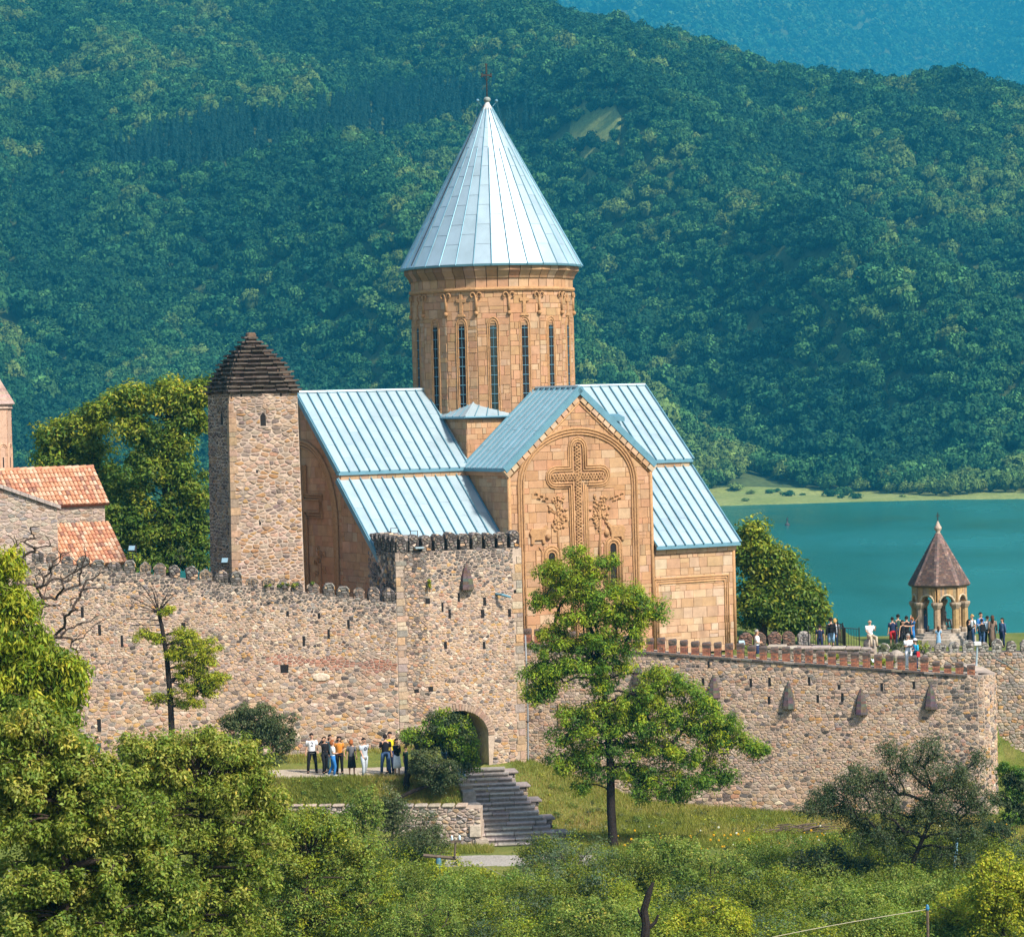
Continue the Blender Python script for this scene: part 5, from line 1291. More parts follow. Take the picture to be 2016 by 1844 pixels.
# ------------------------------------------------------------------ belfry: eight columns under a brick pyramid
def belfry():
    c = at(1851, 1253, 164.0); z0 = c.z; t = thing('belfry', 'open stone belfry with eight columns and a steep brown brick roof', 'belfry', (c.x, c.y, z0))
    K = 8; R0 = 1.40; a0 = R(-90 - 16 + 1.5); zcap, zsp, ztop = 1.95, 2.05, 2.9; zap = at(1851, 1068, 164).z - z0 + .55
    YEL = pal([(.44, .28, .13), (.38, .24, .115), (.36, .26, .16), (.28, .21, .16)], [2, 2, 1, 1])
    mb = MB(); mb.cur = (.42, .36, .30); mb.lathe([(2.1, -1.2), (2.1, -.02), (1.95, 0.02), (1.95, .14), (1.8, .16), (1.8, .3)], K, rot=a0 + .39); mb.build('plinth', M['rubble'], t)
    pts = [(R0 * math.cos(a0 + 2 * math.pi * k / K), R0 * math.sin(a0 + 2 * math.pi * k / K)) for k in range(K)]
    for k, (x, y) in enumerate(pts):
        mb = MB(); mb.cur = (.40, .32, .24); mb.lathe([(.27, .28), (.28, .5), (.24, .56)], 8, (x, y, 0)); col = mb.build('column_base', M['rubble'], t)
        mb = MB(); mb.cur = YEL(); mb.lathe([(.195, .55), (.2, 1.2), (.19, 1.68)], 8, (x, y, 0)); mb.build('column', M['rubble'], t)
        mb = MB(); mb.cur = (.36, .28, .2); mb.lathe([(.2, 1.66), (.24, 1.72), (.33, 1.9), (.33, 1.99), (.3, 2.03)], 8, (x, y, 0)); mb.build('capital', M['rubble'], t)
        # arch and the wall over it
        x2, y2 = pts[(k + 1) % K]; A, B = Vector((x, y, 0)), Vector((x2, y2, 0)); ex = (B - A).normalized(); L = (B - A).length; n_ = ex.cross(UPV); r_ = L / 2 - .17
        out = [(0, zsp)] + [(L / 2 - r_ * math.cos(u), zsp - .02 + r_ * .95 * math.sin(u)) for u in np.linspace(0, math.pi, 9)] + [(L, zsp), (L, ztop), (0, ztop)]
        for i in range(9 - 1):
            p, q = out[1 + i], out[2 + i]; mb = MB(); mb.cur = YEL(); mb.prism([p, q, (q[0], ztop), (p[0], ztop)], A, ex, UPV, n_, -.16, .16); o = mb.build('spandrel_stone', M['rubble'], t); fix_normals(o)
        for s0, s1 in ((0, L / 2 - r_), (L / 2 + r_, L)): mb = MB(); mb.cur = YEL(); mb.prism(rect(s0, zsp - .03, s1, ztop), A, ex, UPV, n_, -.155, .165); mb.build('pier_stone', M['rubble'], t)
        mb = MB(); mb.cur = (.50, .40, .27); mb.tube([A + ex * (L / 2 - (r_ + .06) * math.cos(u)) + UPV * (zsp + (r_ + .06) * .95 * math.sin(u)) + n_ * .16 for u in np.linspace(0, math.pi, 9)], .06, 6); mb.build('arch_roll', M['rubble'], t, True)
    mb = MB(); mb.cur = (.15, .11, .09); mb.lathe([(1.66, ztop - .02), (1.72, ztop + .04), (1.76, ztop + .1)], K, rot=a0); mb.build('eave', M['brick'], t)
    BR = pal([(.125, .08, .068), (.105, .07, .062), (.15, .09, .07), (.09, .066, .062), (.19, .13, .105)], [3, 3, 2, 2, 1]); n = 30
    for k in range(K):                                           # brick courses of each roof face
        a1, a2 = a0 + 2 * math.pi * k / K, a0 + 2 * math.pi * (k + 1) / K; mb = MB()
        for r in range(n):
            f0, f1 = r / n, (r + 1) / n; R1, R2 = 1.76 * (1 - f0 * .93) + .02, 1.76 * (1 - f1 * .93) + .035; z1, z2 = ztop + .1 + (zap - ztop - .1) * f0, ztop + .1 + (zap - ztop - .1) * f1 - .006
            m = max(1, int(9 * (1 - f0)) + 1)
            for j in range(m):
                g0, g1 = j / m, (j + 1) / m; v = lambda R_, g, z: Vector((R_ * (math.cos(a1) * (1 - g) + math.cos(a2) * g), R_ * (math.sin(a1) * (1 - g) + math.sin(a2) * g), z))
                mb.cur = BR() if g0 > 0 and g1 < 1 else tuple(min(1, 1.7 * q) for q in BR()); dr = random.uniform(0, .015)
                mb.add([v(R1 - dr, g0, z1), v(R1 - dr, g1, z1), v(R2, g1, z2), v(R2, g0, z2), v(R2 - .05, g1, z2), v(R2 - .05, g0, z2)], [(0, 1, 2, 3), (3, 2, 4, 5)])
        mb.build('roof_face', M['brick'], t)
    mb = MB(); mb.cur = (.42, .33, .26); mb.lathe([(.2, zap - .35), (.16, zap - .02), (.10, zap + .05), (.2, zap + .2), (.22, zap + .32), (.13, zap + .45), (.09, zap + .55), (.03, zap + .68)], 10); mb.build('finial', M['rubble'], t, True)
    mb = MB(); mb.M = Matrix.Rotation(R(10), 4, 'Z'); mb.box((-.025, -.02, zap + .65), (.025, .02, zap + 1.18)); mb.box((-.12, -.018, zap + .96), (.12, .018, zap + 1.01)); mb.build('iron_cross', M['iron'], t)
belfry()

# ------------------------------------------------------------------ stair and retaining wall
def stair():
    T, B = STAIR_T, STAIR_B; n = 17; d = Vector((B.x - T.x, B.y - T.y, 0)); run = d.length; 
    t = thing('stone_stair', 'broad worn stone stair climbing to the gateway', 'stairs'); xr = Vector((1, .12, 0)).normalized()
    STEP = pal([(.44, .37, .33), (.40, .34, .305), (.47, .39, .34), (.36, .31, .28)], [2, 2, 1, 1])
    for k in range(n):
        f = k / (n - 1); c = T.lerp(B, f); z = T.z + (B.z - T.z) * f; wl, wr = 1.25 + 1.15 * f ** 1.2, 1.15 + .75 * f
        fw = Vector((.0, -1, 0)); s = -wl
        while s < wr - .05:                                       # each tread of two or three slabs
            e = min(wr, s + random.uniform(.7, 1.5)); e = wr if wr - e < .4 else e; mb = MB(); mb.cur = STEP(); h = random.uniform(-.012, .012); j = random.uniform(-.03, .03)
            p = lambda a, b, zz: c + xr * a + fw * (b + j) + UPV * (zz - c.z)
            mb.hull8([p(s + .012, .24, z - .07), p(e - .012, .24, z - .07), p(e - .012, -.5, z - .07), p(s + .012, -.5, z - .07)], [p(s + .012, .24, z + h), p(e - .012, .24, z + h), p(e - .012, -.5, z + h), p(s + .012, -.5, z + h)]); o = mb.build('tread_slab', M['rubble'], t, bevel=.015); fix_normals(o)
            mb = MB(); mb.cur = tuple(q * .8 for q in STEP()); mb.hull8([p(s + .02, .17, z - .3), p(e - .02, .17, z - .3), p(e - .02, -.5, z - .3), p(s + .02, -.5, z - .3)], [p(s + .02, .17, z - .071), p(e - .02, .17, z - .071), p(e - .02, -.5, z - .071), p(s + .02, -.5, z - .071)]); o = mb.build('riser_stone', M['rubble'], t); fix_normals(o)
            s = e
    # stepped piers on the right side
    for k, (x, y) in enumerate(((1000, 1516), (1024, 1543), (1046, 1572), (1072, 1607), (1100, 1636), (1122, 1660))):
        Y = 132.2 - k * 1.2; q = at(x - 8, y, Y); mb = MB(); mb.cur = (.30, .25, .235); mb.M = Matrix.Translation(q) @ Matrix.Rotation(R(8), 4, 'Z')
        mb.box((-.62, -.35, -.12), (.62, .75, 0)); cap = mb.build('pier_slab', M['rubble'], t, bevel=.03)
        for r in range(5):
            s = -.5
            while s < .45:
                e = min(.5, s + random.uniform(.25, .5)); mb = MB(); mb.cur = mixpal(RUB_DARK, RUB, lambda c: .5)(); mb.M = Matrix.Translation(q) @ Matrix.Rotation(R(8), 4, 'Z')
                mb.box((s + .01, -.3 + random.uniform(-.03, .03), -.12 - (r + 1) * .19 + .01), (e - .01, .7, -.12 - r * .19 - .01)); mb.build('pier_stone', M['rubble'], t, bevel=.03); s = e
stair()
def retaining_wall():
    f = Face(at(520, 1600, 126.3), at(947, 1620, 125.5)); t = thing('retaining_wall', 'low rubble retaining wall holding the grass bank beside the stair', 'wall'); z1 = f.at(930, 1590)[1]
    ol = [(0, -3.2), (f.L, -3.2), (f.L, z1), (0, z1 + .15)]; backing(t, f, ol, thick=.9); S = Stones()
    PW = pal([(.42, .34, .27), (.37, .29, .23), (.33, .29, .26), (.38, .25, .15), (.24, .21, .19), (.46, .38, .30)], [3, 3, 2, 1, 1, 1.6])
    S.face(rubble_cells(ol, .27, .15, gap=.014), *f.args(), PW, (.03, .08), .05); S.build(t, M['rubble'])
    mb = MB(); mb.cur = (.50, .42, .33); mb.prism(rect(f.L - .5, z1 - 1.25, f.L - .02, z1 - .75), *f.args(), 0, .13); mb.build('dressed_block', M['rubble'], t, bevel=.02)
    for k in range(int(f.L / .6)):
        mb = MB(); mb.cur = PW(); mb.prism(rect(k * .6 + .02, z1 + .02 + .15 * (1 - k * .6 / f.L), k * .6 + random.uniform(.5, .58), z1 + .12 + .15 * (1 - k * .6 / f.L)), *f.args(), -.8, .1); mb.build('coping_stone', M['rubble'], t, bevel=.03)
    f2 = Face(f.B, (STAIR_T.x - .9, 130.2)); 
    mb = MB(); 
    for k in range(7): 
        q = f.B.lerp(Vector((STAIR_T.x - 1.1, 130.4, 0)), (k + .5) / 7); z = .5 * float(ground_z(q.x - .6, q.y)) + .5 * (STAIR_T.z + (STAIR_B.z - STAIR_T.z) * (131 - q.y) / 5.6 + .1); mb = MB(); mb.cur = PW(); mb.M = Matrix.Translation((q.x, q.y, z)) @ Matrix.Rotation(R(100 + random.uniform(-8, 8)), 4, 'Z'); mb.box((-.42, -.3, -1.6), (.42, .3, .1 + random.uniform(-.03, .04))); mb.build('edge_slab', M['rubble'], t, bevel=.03)
retaining_wall()
# ------------------------------------------------------------------ foliage
def unit(v): return v / np.maximum(np.linalg.norm(v, axis=-1, keepdims=True), 1e-9)
def leaves(C, Rad, tint, per, ln, wd, flat=.7, droop=.15, shell=.5, up=.6, r=rng):
    """C (n,3) clump centres, Rad (n,), tint (n,3): diamond leaves through the volume of each clump"""
    n = len(C); N = n * per; c = np.repeat(C, per, 0); R_ = np.repeat(Rad, per)[:, None]
    d = unit(r.normal(size=(N, 3))); rad = (shell + (1 - shell) * r.random((N, 1))) * (r.random((N, 1)) ** .25)
    off = d * rad * R_; off[:, 2] *= flat; pos = c + off
    nrm = unit(d * .6 + np.array([0, 0, up]) + r.normal(size=(N, 3)) * .45)
    ax = r.normal(size=(N, 3)) + d * .7; ax[:, 2] -= droop * 2; ax = unit(ax - nrm * (ax * nrm).sum(-1, keepdims=True)); sd = np.cross(nrm, ax)
    L = ln * (.65 + .7 * r.random((N, 1))); W = wd * (.7 + .6 * r.random((N, 1)))
    V = np.stack([pos - ax * L * .5, pos + sd * W * .5 + nrm * W * .12, pos + ax * L * .5 - nrm * L * .1, pos - sd * W * .5 + nrm * W * .12], 1).reshape(-1, 3)
    t = np.repeat(tint, per, 0) * (.72 + .56 * r.random((N, 1))) * (1 + .12 * r.normal(size=(N, 3)) * np.array([1, .4, .6]))
    return V, np.clip(np.repeat(t, 4, 0), .005, .6)
def leaf_obj(name, parts, parent=None, mat=None):
    V = np.concatenate([p[0] for p in parts]); T = np.concatenate([p[1] for p in parts]); F = np.arange(len(V)).reshape(-1, 4)
    return link(bpy.data.objects.new(name, np_mesh(name, V, F, T, mat=mat or M['leaf'])), parent)
def branches(mb, nodes, clumps, r0, r_tip, bend=.15, rd=random):
    """grow a limb from the nearest wood to every clump; wood thickens with what it carries"""
    par = [n[1] for n in nodes]; P = [Vector(n[0]) for n in nodes]; base = len(P); trunk_r = [n[2] for n in nodes]; segs = []
    root = P[0]
    order = sorted(clumps, key=lambda c: (Vector(c) - P[-1]).length)
    for c in order:
        c = Vector(c); best = min(range(len(P)), key=lambda i: (P[i] - c).length + .35 * max(0, P[i].z - c.z) * 2 + (.15 * (P[i] - root).length if i >= base else 0))
        a = P[best]; prev = best; m = 3; L = (c - a).length
        if L < 1e-3: continue
        side = Vector((rd.uniform(-1, 1), rd.uniform(-1, 1), rd.uniform(.0, 1))) * L * bend
        for k in range(1, m + 1):
            t = k / m; q = a.lerp(c, t) + side * math.sin(math.pi * t) * .8; P.append(q); par.append(prev); prev = len(P) - 1
    w = [1.0] * len(P)
    for i in range(len(P) - 1, base - 1, -1): w[par[i]] += w[i]
    for i in range(base, len(P)):
        ri = min(r0, r_tip * w[i] ** .4); rp = min(r0, r_tip * w[par[i]] ** .4) if par[i] >= base else min(trunk_r[par[i]] * .8, ri * 1.5)
        mb.tube([P[par[i]], P[i]], [rp, ri], 5 if ri > .03 else 4, caps=False)
def lobe_points(x, y, Y, rx, ry, n, dY=0.0, r=rng, thick=.8):
    c = at(x, y, Y + dY); R1, R2 = px(rx, Y), px(ry, Y); out = []
    for k in range(n):
        d = unit(r.normal(size=3)); q = r.random() ** .45; out.append((c.x + d[0] * R1 * q, c.y + d[1] * R1 * thick * q, c.z + d[2] * R2 * q))
    return out
def tree(name, label, Y, trunk, lobes, pal_, leaf=(.1, .05), per=60, cr=.35, flat=.7, droop=.15, cat='tree', group=None, bark='bark', tip=.009, seed=1, thick=.8, up=.6, shell=.5, bend=.15, grow=1.12, dens=1.5, leafless=()):
    """trunk [(x, y, radius[, dY])] from the foot up; lobes [(x, y, rx, ry, n[, dY])] in photo units at distance Y; pal_ = [(colour, weight)]"""
    r = np.random.default_rng(seed); rd = random.Random(seed)
    tp = [(at(q[0], q[1], Y + (q[3] if len(q) > 3 else 0)), q[2]) for q in trunk]; foot = tp[0][0]; gz = float(ground_z(foot.x, foot.y))
    root = thing(name, label, cat, (0, 0, 0), group=group); mb = MB()
    pts = [Vector((foot.x, foot.y, min(gz - .1, foot.z - .05)))] + [p for p, _ in tp]; rad = [tp[0][1] * 1.35] + [q for _, q in tp]
    if pts[0].z < pts[1].z - .02:
        if (pts[1] - pts[0]).length > 1.0: pts.insert(1, pts[0].lerp(pts[1], .5)); rad.insert(1, tp[0][1] * 1.15)
    mb.tube(pts, rad, 9)
    nodes = []
    for i in range(len(pts) - 1):
        for k in range(3): nodes.append((pts[i].lerp(pts[i + 1], k / 3), max(0, len(nodes) - 1), rad[i] + (rad[i + 1] - rad[i]) * k / 3))
    nodes.append((pts[-1], len(nodes) - 1, rad[-1])); nodes = nodes[max(0, len(nodes) // 4):]; nodes = [(p, max(0, i - 1), q) for i, (p, _, q) in enumerate(nodes)]
    C = [p for l in lobes for p in lobe_points(l[0], l[1], Y, l[2] * grow, l[3] * grow, int(l[4] * dens), l[5] if len(l) > 5 else 0, r, thick)]
    bare = [p for l in leafless for p in lobe_points(l[0], l[1], Y, l[2], l[3], l[4], 0, r, thick)]
    branches(mb, nodes, C + bare, tp[0][1] * .7, tip, bend, rd)
    mb.build('trunk', M[bark], root, True)
    C = np.array(C); w = np.array([q[1] for q in pal_], float); cols = np.array([q[0] for q in pal_], float)
    zr = (C[:, 2] - C[:, 2].min()) / max(1e-6, np.ptp(C[:, 2])); rnd_ = r.random(len(C)) * .75 + zr * .25
    t_ = None
    cum = np.cumsum(w / w.sum()); t = cols[np.minimum(np.searchsorted(cum, rnd_), len(cols) - 1)]
    parts = [leaves(C, cr * 1.25 * (.6 + .8 * r.random(len(C))), t, per, leaf[0], leaf[1], flat, droop, shell, up, r)]
    leaf_obj('crown', parts, root); return root
G = {
 'broad': [((.055, .095, .018), 2), ((.095, .14, .024), 3), ((.14, .18, .036), 3), ((.19, .215, .05), 1.6), ((.23, .24, .05), .9)],
 'walnut': [((.06, .105, .015), 2), ((.12, .175, .02), 3), ((.20, .24, .025), 3), ((.28, .29, .03), 2)],
 'acacia': [((.025, .06, .016), 3), ((.045, .10, .018), 3), ((.085, .16, .02), 2.5), ((.15, .22, .02), 1.6), ((.21, .27, .02), 1.0)],
 'dark': [((.022, .042, .018), 3), ((.035, .06, .026), 3), ((.05, .08, .035), 2), ((.075, .10, .05), 1)],
 'dull': [((.04, .065, .028), 2), ((.06, .09, .038), 3), ((.085, .115, .05), 2), ((.11, .14, .065), 1)],
 'shrub': [((.05, .09, .02), 2), ((.085, .135, .028), 3), ((.13, .18, .04), 2), ((.19, .22, .05), 1)],
 'yellow': [((.09, .12, .012), 2), ((.16, .19, .016), 3), ((.23, .25, .02), 3), ((.29, .29, .03), 1.5)],
 'blue': [((.04, .075, .04), 2), ((.065, .11, .058), 3), ((.10, .145, .08), 2)],
 'chest': [((.03, .065, .012), 3), ((.055, .10, .015), 3), ((.10, .145, .018), 2.4), ((.17, .20, .02), 1.8), ((.23, .25, .025), 1)],
}
for k_ in G: G[k_] = [(tuple(min(.45, v * q_) for v, q_ in zip(c_, (1.85, 1.68, 1.35) if k_ not in ('dark', 'dull', 'blue', 'chest', 'yellow') else ((1.6, 1.55, 1.35) if k_ in ('chest', 'yellow') else (1.6, 1.4, 1.35)))), w_) for c_, w_ in G[k_]]
def vegetation():
    # ---- behind the walls
    tree('broadleaf_tree', 'tall yellow-green tree behind the curtain wall, touching the watchtower', 157, [(335, 1110, .35), (330, 980, .3), (325, 890, .22), (330, 830, .12)],
         [(330, 785, 45, 40, 34), (395, 775, 35, 32, 26), (255, 790, 42, 36, 30), (375, 830, 40, 30, 24), (280, 850, 50, 35, 26), (345, 880, 40, 40, 22), (360, 960, 50, 60, 40), (270, 930, 60, 50, 40), (310, 1040, 80, 50, 60), (385, 1030, 30, 60, 30), (240, 1020, 60, 60, 44), (320, 1100, 110, 26, 40)], G['chest'][1:], (.24, .11), 110, .62, .75, .3, seed=11, bark='bark_dark', grow=.97, dens=1.0)
    tree('broadleaf_tree', 'broad yellow-green tree rising behind the chapel tile roof', 160, [(190, 1100, .3), (195, 980, .25), (190, 900, .15)],
         [(215, 800, 26, 24, 14), (180, 830, 50, 35, 30), (110, 860, 40, 32, 26), (100, 905, 45, 30, 26), (170, 890, 55, 40, 34), (210, 960, 50, 50, 34), (150, 940, 60, 35, 30), (230, 1050, 50, 40, 26)], G['chest'][1:], (.24, .11), 110, .62, .75, .3, seed=12, bark='bark_dark', grow=.97, dens=1.0)
    tree('broadleaf_tree', 'rounded leafy tree beside the right corner of the church', 157, [(1500, 1245, .3), (1505, 1180, .25), (1510, 1120, .15)],
         [(1485, 1065, 28, 30, 18), (1490, 1100, 34, 40, 28), (1520, 1110, 32, 34, 24), (1545, 1150, 40, 40, 34), (1585, 1185, 34, 30, 26), (1500, 1180, 48, 50, 44), (1555, 1210, 50, 30, 34), (1600, 1215, 22, 20, 12)], G['chest'][1:], (.25, .12), 110, .7, .75, .3, seed=13)
    # ---- against the wall and by the path
    tree('half_bare_tree', 'slender tree with bare upper branches and one leafy side by the wall', 126.5, [(338, 1438, .14), (335, 1370, .125), (328, 1290, .11), (318, 1230, .09), (312, 1205, .07)],
         [(365, 1250, 26, 14, 10), (385, 1272, 40, 14, 16), (350, 1285, 26, 12, 10), (400, 1300, 26, 12, 11), (370, 1325, 30, 14, 12), (410, 1335, 30, 12, 13), (385, 1355, 40, 14, 15), (318, 1375, 22, 8, 6), (380, 1385, 26, 8, 8), (285, 1250, 24, 6, 6), (305, 1258, 14, 6, 4), (328, 1200, 12, 7, 4)], G['yellow'], (.15, .05), 70, .27, .7, .2, bark='bark_dark', seed=21, grow=1.3, dens=1.8,
         leafless=[(262, 1190, 14, 30, 6), (300, 1170, 8, 30, 5), (340, 1165, 12, 28, 6), (275, 1150, 10, 16, 3), (250, 1230, 12, 20, 4)], tip=.010, bend=.08)
    tree('round_tree', 'small round dull-green tree on the path, left of the people', 127.5, [(505, 1500, .1), (498, 1470, .09), (490, 1440, .06)],
         [(490, 1410, 48, 26, 30), (535, 1425, 42, 28, 28), (560, 1455, 26, 26, 14), (465, 1430, 32, 26, 18), (545, 1490, 24, 14, 9), (515, 1450, 40, 22, 18)], G['dull'], (.11, .055), 95, .3, .75, .1, seed=22, bark='bark_dark')
    tree('leaning_tree', 'dark green leaning tree hiding part of the arched gateway', 127.0, [(800, 1532, .13), (815, 1500, .12), (832, 1478, .1), (860, 1465, .07)],
         [(878, 1432, 44, 28, 34), (905, 1455, 34, 32, 30), (915, 1497, 28, 28, 20), (862, 1455, 40, 22, 22), (815, 1450, 30, 16, 14), (875, 1412, 24, 14, 10)], G['acacia'][1:4] + G['dull'][:2], (.12, .055), 95, .3, .85, .1, seed=23, bark='bark_dark', grow=1.1, dens=1.6)
    tree('leaning_bush', 'grey-green sprawling bush over a fallen trunk at the stair top', 126.2, [(780, 1572, .09, 0), (815, 1556, .09), (845, 1545, .08), (855, 1520, .06)],
         [(850, 1510, 40, 26, 24), (885, 1520, 24, 24, 14), (825, 1490, 24, 14, 9), (860, 1540, 30, 14, 10)], G['dull'], (.11, .05), 90, .28, .75, .1, cat='bush', seed=24, bark='bark_dark')
    # ---- the acacia in front of the gate tower's corner
    L = [(1135, 1098, 18, 16, 6), (1082, 1118, 24, 12, 7), (1165, 1110, 20, 12, 6), (1110, 1130, 40, 16, 14), (1150, 1140, 34, 14, 11), (1200, 1108, 12, 10, 3), (1070, 1185, 30, 12, 10), (1120, 1165, 40, 14, 14), (1170, 1175, 34, 14, 12),
         (1230, 1170, 34, 16, 13), (1262, 1195, 28, 16, 11), (1298, 1200, 12, 14, 5), (1215, 1205, 40, 16, 14), (1150, 1215, 40, 14, 14), (1085, 1240, 26, 10, 7), (1240, 1235, 40, 16, 14), (1100, 1275, 40, 14, 14), (1160, 1262, 44, 16, 16), (1220, 1270, 36, 14, 12),
         (1060, 1320, 26, 18, 12), (1100, 1320, 34, 16, 13), (1150, 1310, 44, 14, 15), (1210, 1310, 30, 14, 10), (1062, 1368, 26, 16, 11), (1085, 1345, 26, 12, 8), (1295, 1335, 30, 14, 11), (1330, 1350, 30, 16, 12), (1270, 1360, 30, 14, 10), (1230, 1385, 36, 16, 13),
         (1180, 1400, 30, 16, 10), (1310, 1395, 40, 16, 15), (1370, 1385, 24, 14, 9), (1395, 1405, 30, 14, 12), (1430, 1425, 30, 16, 13), (1465, 1460, 26, 14, 11), (1490, 1478, 16, 10, 5), (1360, 1430, 40, 16, 15), (1420, 1455, 34, 16, 13), (1275, 1430, 44, 16, 16),
         (1125, 1445, 34, 14, 12), (1150, 1480, 40, 16, 14), (1105, 1500, 30, 14, 11), (1160, 1520, 36, 16, 13), (1250, 1470, 44, 16, 15), (1310, 1480, 44, 16, 16), (1375, 1490, 44, 16, 15), (1240, 1520, 34, 14, 11), (1300, 1530, 44, 16, 15), (1370, 1535, 44, 18, 16), (1420, 1530, 26, 14, 9), (1265, 1555, 26, 12, 7), (1150, 1550, 20, 10, 5), (1165, 1430, 34, 20, 12), (1215, 1435, 34, 20, 12), (1120, 1410, 26, 14, 8), (1250, 1410, 30, 16, 10), (1330, 1560, 26, 12, 7), (1185, 1345, 30, 16, 10)]
    tree('acacia_tree', 'large feathery acacia standing before the church front and curtain wall', 124.0, [(1207, 1656, .2), (1203, 1590, .19), (1202, 1510, .17), (1198, 1440, .15), (1190, 1365, .12), (1172, 1300, .08)], L, G['acacia'][1:] + G['yellow'][1:2], (.15, .055), 85, .36, .85, .2, bark='bark_dark', seed=31, thick=1.0, grow=1.45, dens=1.9, bend=.2)
    # ---- dark tree on the right, in front of the wall
    tree('dark_tree', 'dark sparse tree with forked trunk before the right end of the wall', 110.0, [(1790, 1768, .14), (1785, 1735, .13), (1800, 1690, .1), (1825, 1630, .07), (1838, 1560, .04)],
         [(1690, 1530, 40, 22, 14), (1630, 1570, 40, 16, 13), (1600, 1590, 24, 10, 6), (1660, 1600, 40, 16, 12), (1730, 1560, 40, 26, 16), (1775, 1500, 26, 26, 9), (1740, 1480, 16, 14, 4), (1835, 1470, 22, 20, 6), (1850, 1520, 40, 26, 14), (1900, 1545, 30, 26, 12), (1930, 1590, 22, 24, 9), (1860, 1580, 44, 30, 18), (1800, 1600, 44, 30, 16), (1880, 1640, 44, 24, 14), (1750, 1640, 44, 24, 14), (1700, 1640, 36, 18, 10), (1830, 1680, 44, 18, 9), (1900, 1690, 30, 16, 7), (1925, 1500, 14, 20, 4)], G['dark'][1:] + G['dull'][:3], (.09, .042), 100, .36, .9, .1, bark='bark_dark', seed=32, thick=1.1, grow=1.4, dens=2.4, bend=.2)
    tree('pine_tree', 'dark evergreen tree at the right edge beyond the wall corner', 128.0, [(2005, 1680, .16), (2000, 1600, .12), (1998, 1530, .06)],
         [(1990, 1520, 24, 20, 12), (2015, 1550, 36, 24, 20), (1985, 1580, 30, 20, 14), (2020, 1610, 50, 26, 24), (1990, 1650, 36, 24, 16)], G['dark'][1:] + G['acacia'][1:3], (.18, .05), 90, .34, .6, .1, seed=33, bark='bark_dark')
    # ---- foreground trees on the left
    tree('walnut_tree', 'yellow-green walnut with hanging leaves at the left edge', 64.0, [(-60, 1844, .2), (-50, 1500, .16), (-30, 1300, .1), (0, 1150, .05)],
         [(15, 1110, 26, 30, 10), (20, 1180, 34, 34, 18), (45, 1195, 22, 26, 10), (20, 1260, 50, 36, 26), (80, 1280, 30, 22, 12), (110, 1310, 34, 26, 16), (145, 1325, 24, 26, 10), (60, 1330, 50, 30, 24), (130, 1365, 34, 24, 14), (40, 1390, 60, 30, 26), (100, 1400, 50, 26, 16), (130, 1420, 24, 16, 6), (0, 1320, 40, 60, 22)], G['walnut'], (.16, .048), 60, .25, .9, .9, seed=41, up=.3, thick=.8, dens=1.9)
    tree('broadleaf_tree', 'dense bright-leaved tree filling the lower left corner', 50.0, [(120, 1900, .16), (130, 1760, .13), (120, 1620, .09), (110, 1500, .04)],
         [(60, 1430, 60, 34, 26), (130, 1470, 50, 34, 22), (30, 1490, 60, 44, 30), (100, 1540, 80, 40, 40), (200, 1530, 50, 40, 24), (40, 1620, 80, 50, 44), (160, 1620, 80, 50, 44), (270, 1610, 50, 44, 26), (80, 1720, 90, 50, 48), (200, 1720, 80, 50, 44), (300, 1700, 50, 50, 28), (60, 1810, 90, 44, 44), (180, 1810, 90, 44, 44), (310, 1800, 60, 50, 34), (360, 1780, 30, 44, 14), (10, 1560, 40, 60, 20)], G['broad'], (.085, .042), 130, .2, .9, .35, seed=42, thick=1.2, dens=1.5, grow=1.15)
    tree('broadleaf_tree', 'open-branched young tree in front of the path, lower left', 58.0, [(380, 1900, .09), (392, 1760, .075), (384, 1680, .06), (398, 1610, .045), (392, 1560, .03)],
         [(330, 1475, 40, 24, 14), (290, 1500, 50, 26, 18), (260, 1470, 26, 18, 7), (400, 1465, 44, 24, 16), (450, 1480, 44, 26, 16), (500, 1520, 36, 34, 16), (240, 1540, 40, 30, 14), (360, 1540, 60, 34, 22), (460, 1560, 60, 40, 24), (530, 1590, 30, 40, 12), (330, 1620, 50, 40, 16), (420, 1650, 60, 40, 20), (510, 1660, 50, 40, 16), (300, 1690, 40, 40, 10), (400, 1750, 60, 50, 22), (490, 1750, 60, 50, 20), (450, 1830, 80, 34, 22)], G['broad'][1:], (.085, .04), 100, .21, .9, .35, seed=43, thick=1.2, dens=2.0, grow=1.25)
    tree('broadleaf_tree', 'yellow-green bushy tree below the retaining wall, centre left', 76.0, [(600, 1900, .1), (600, 1780, .08), (610, 1700, .05)],
         [(560, 1640, 40, 30, 14), (610, 1620, 40, 30, 14), (660, 1630, 40, 30, 14), (560, 1710, 50, 40, 22), (640, 1700, 60, 40, 26), (710, 1680, 40, 40, 16), (580, 1790, 60, 50, 28), (670, 1790, 60, 50, 28), (740, 1760, 40, 50, 18), (620, 1850, 90, 30, 26), (530, 1820, 40, 40, 14)], G['shrub'] + G['yellow'][1:2], (.085, .04), 100, .28, .85, .3, seed=44, thick=1.1, dens=1.8)
    # leafless tree before the left end of the wall
    r_ = thing('bare_tree', 'leafless grey tree with fine twigs before the left end of the wall', 'tree'); mb = MB(); Y = 92.0
    foot = at(-60, 1400, Y); P0 = [Vector((foot.x, foot.y, float(ground_z(foot.x, foot.y)) - .1)), at(-50, 1400, Y), at(-20, 1310, Y), at(10, 1240, Y)]; mb.tube(P0, [.16, .13, .1, .07], 7)
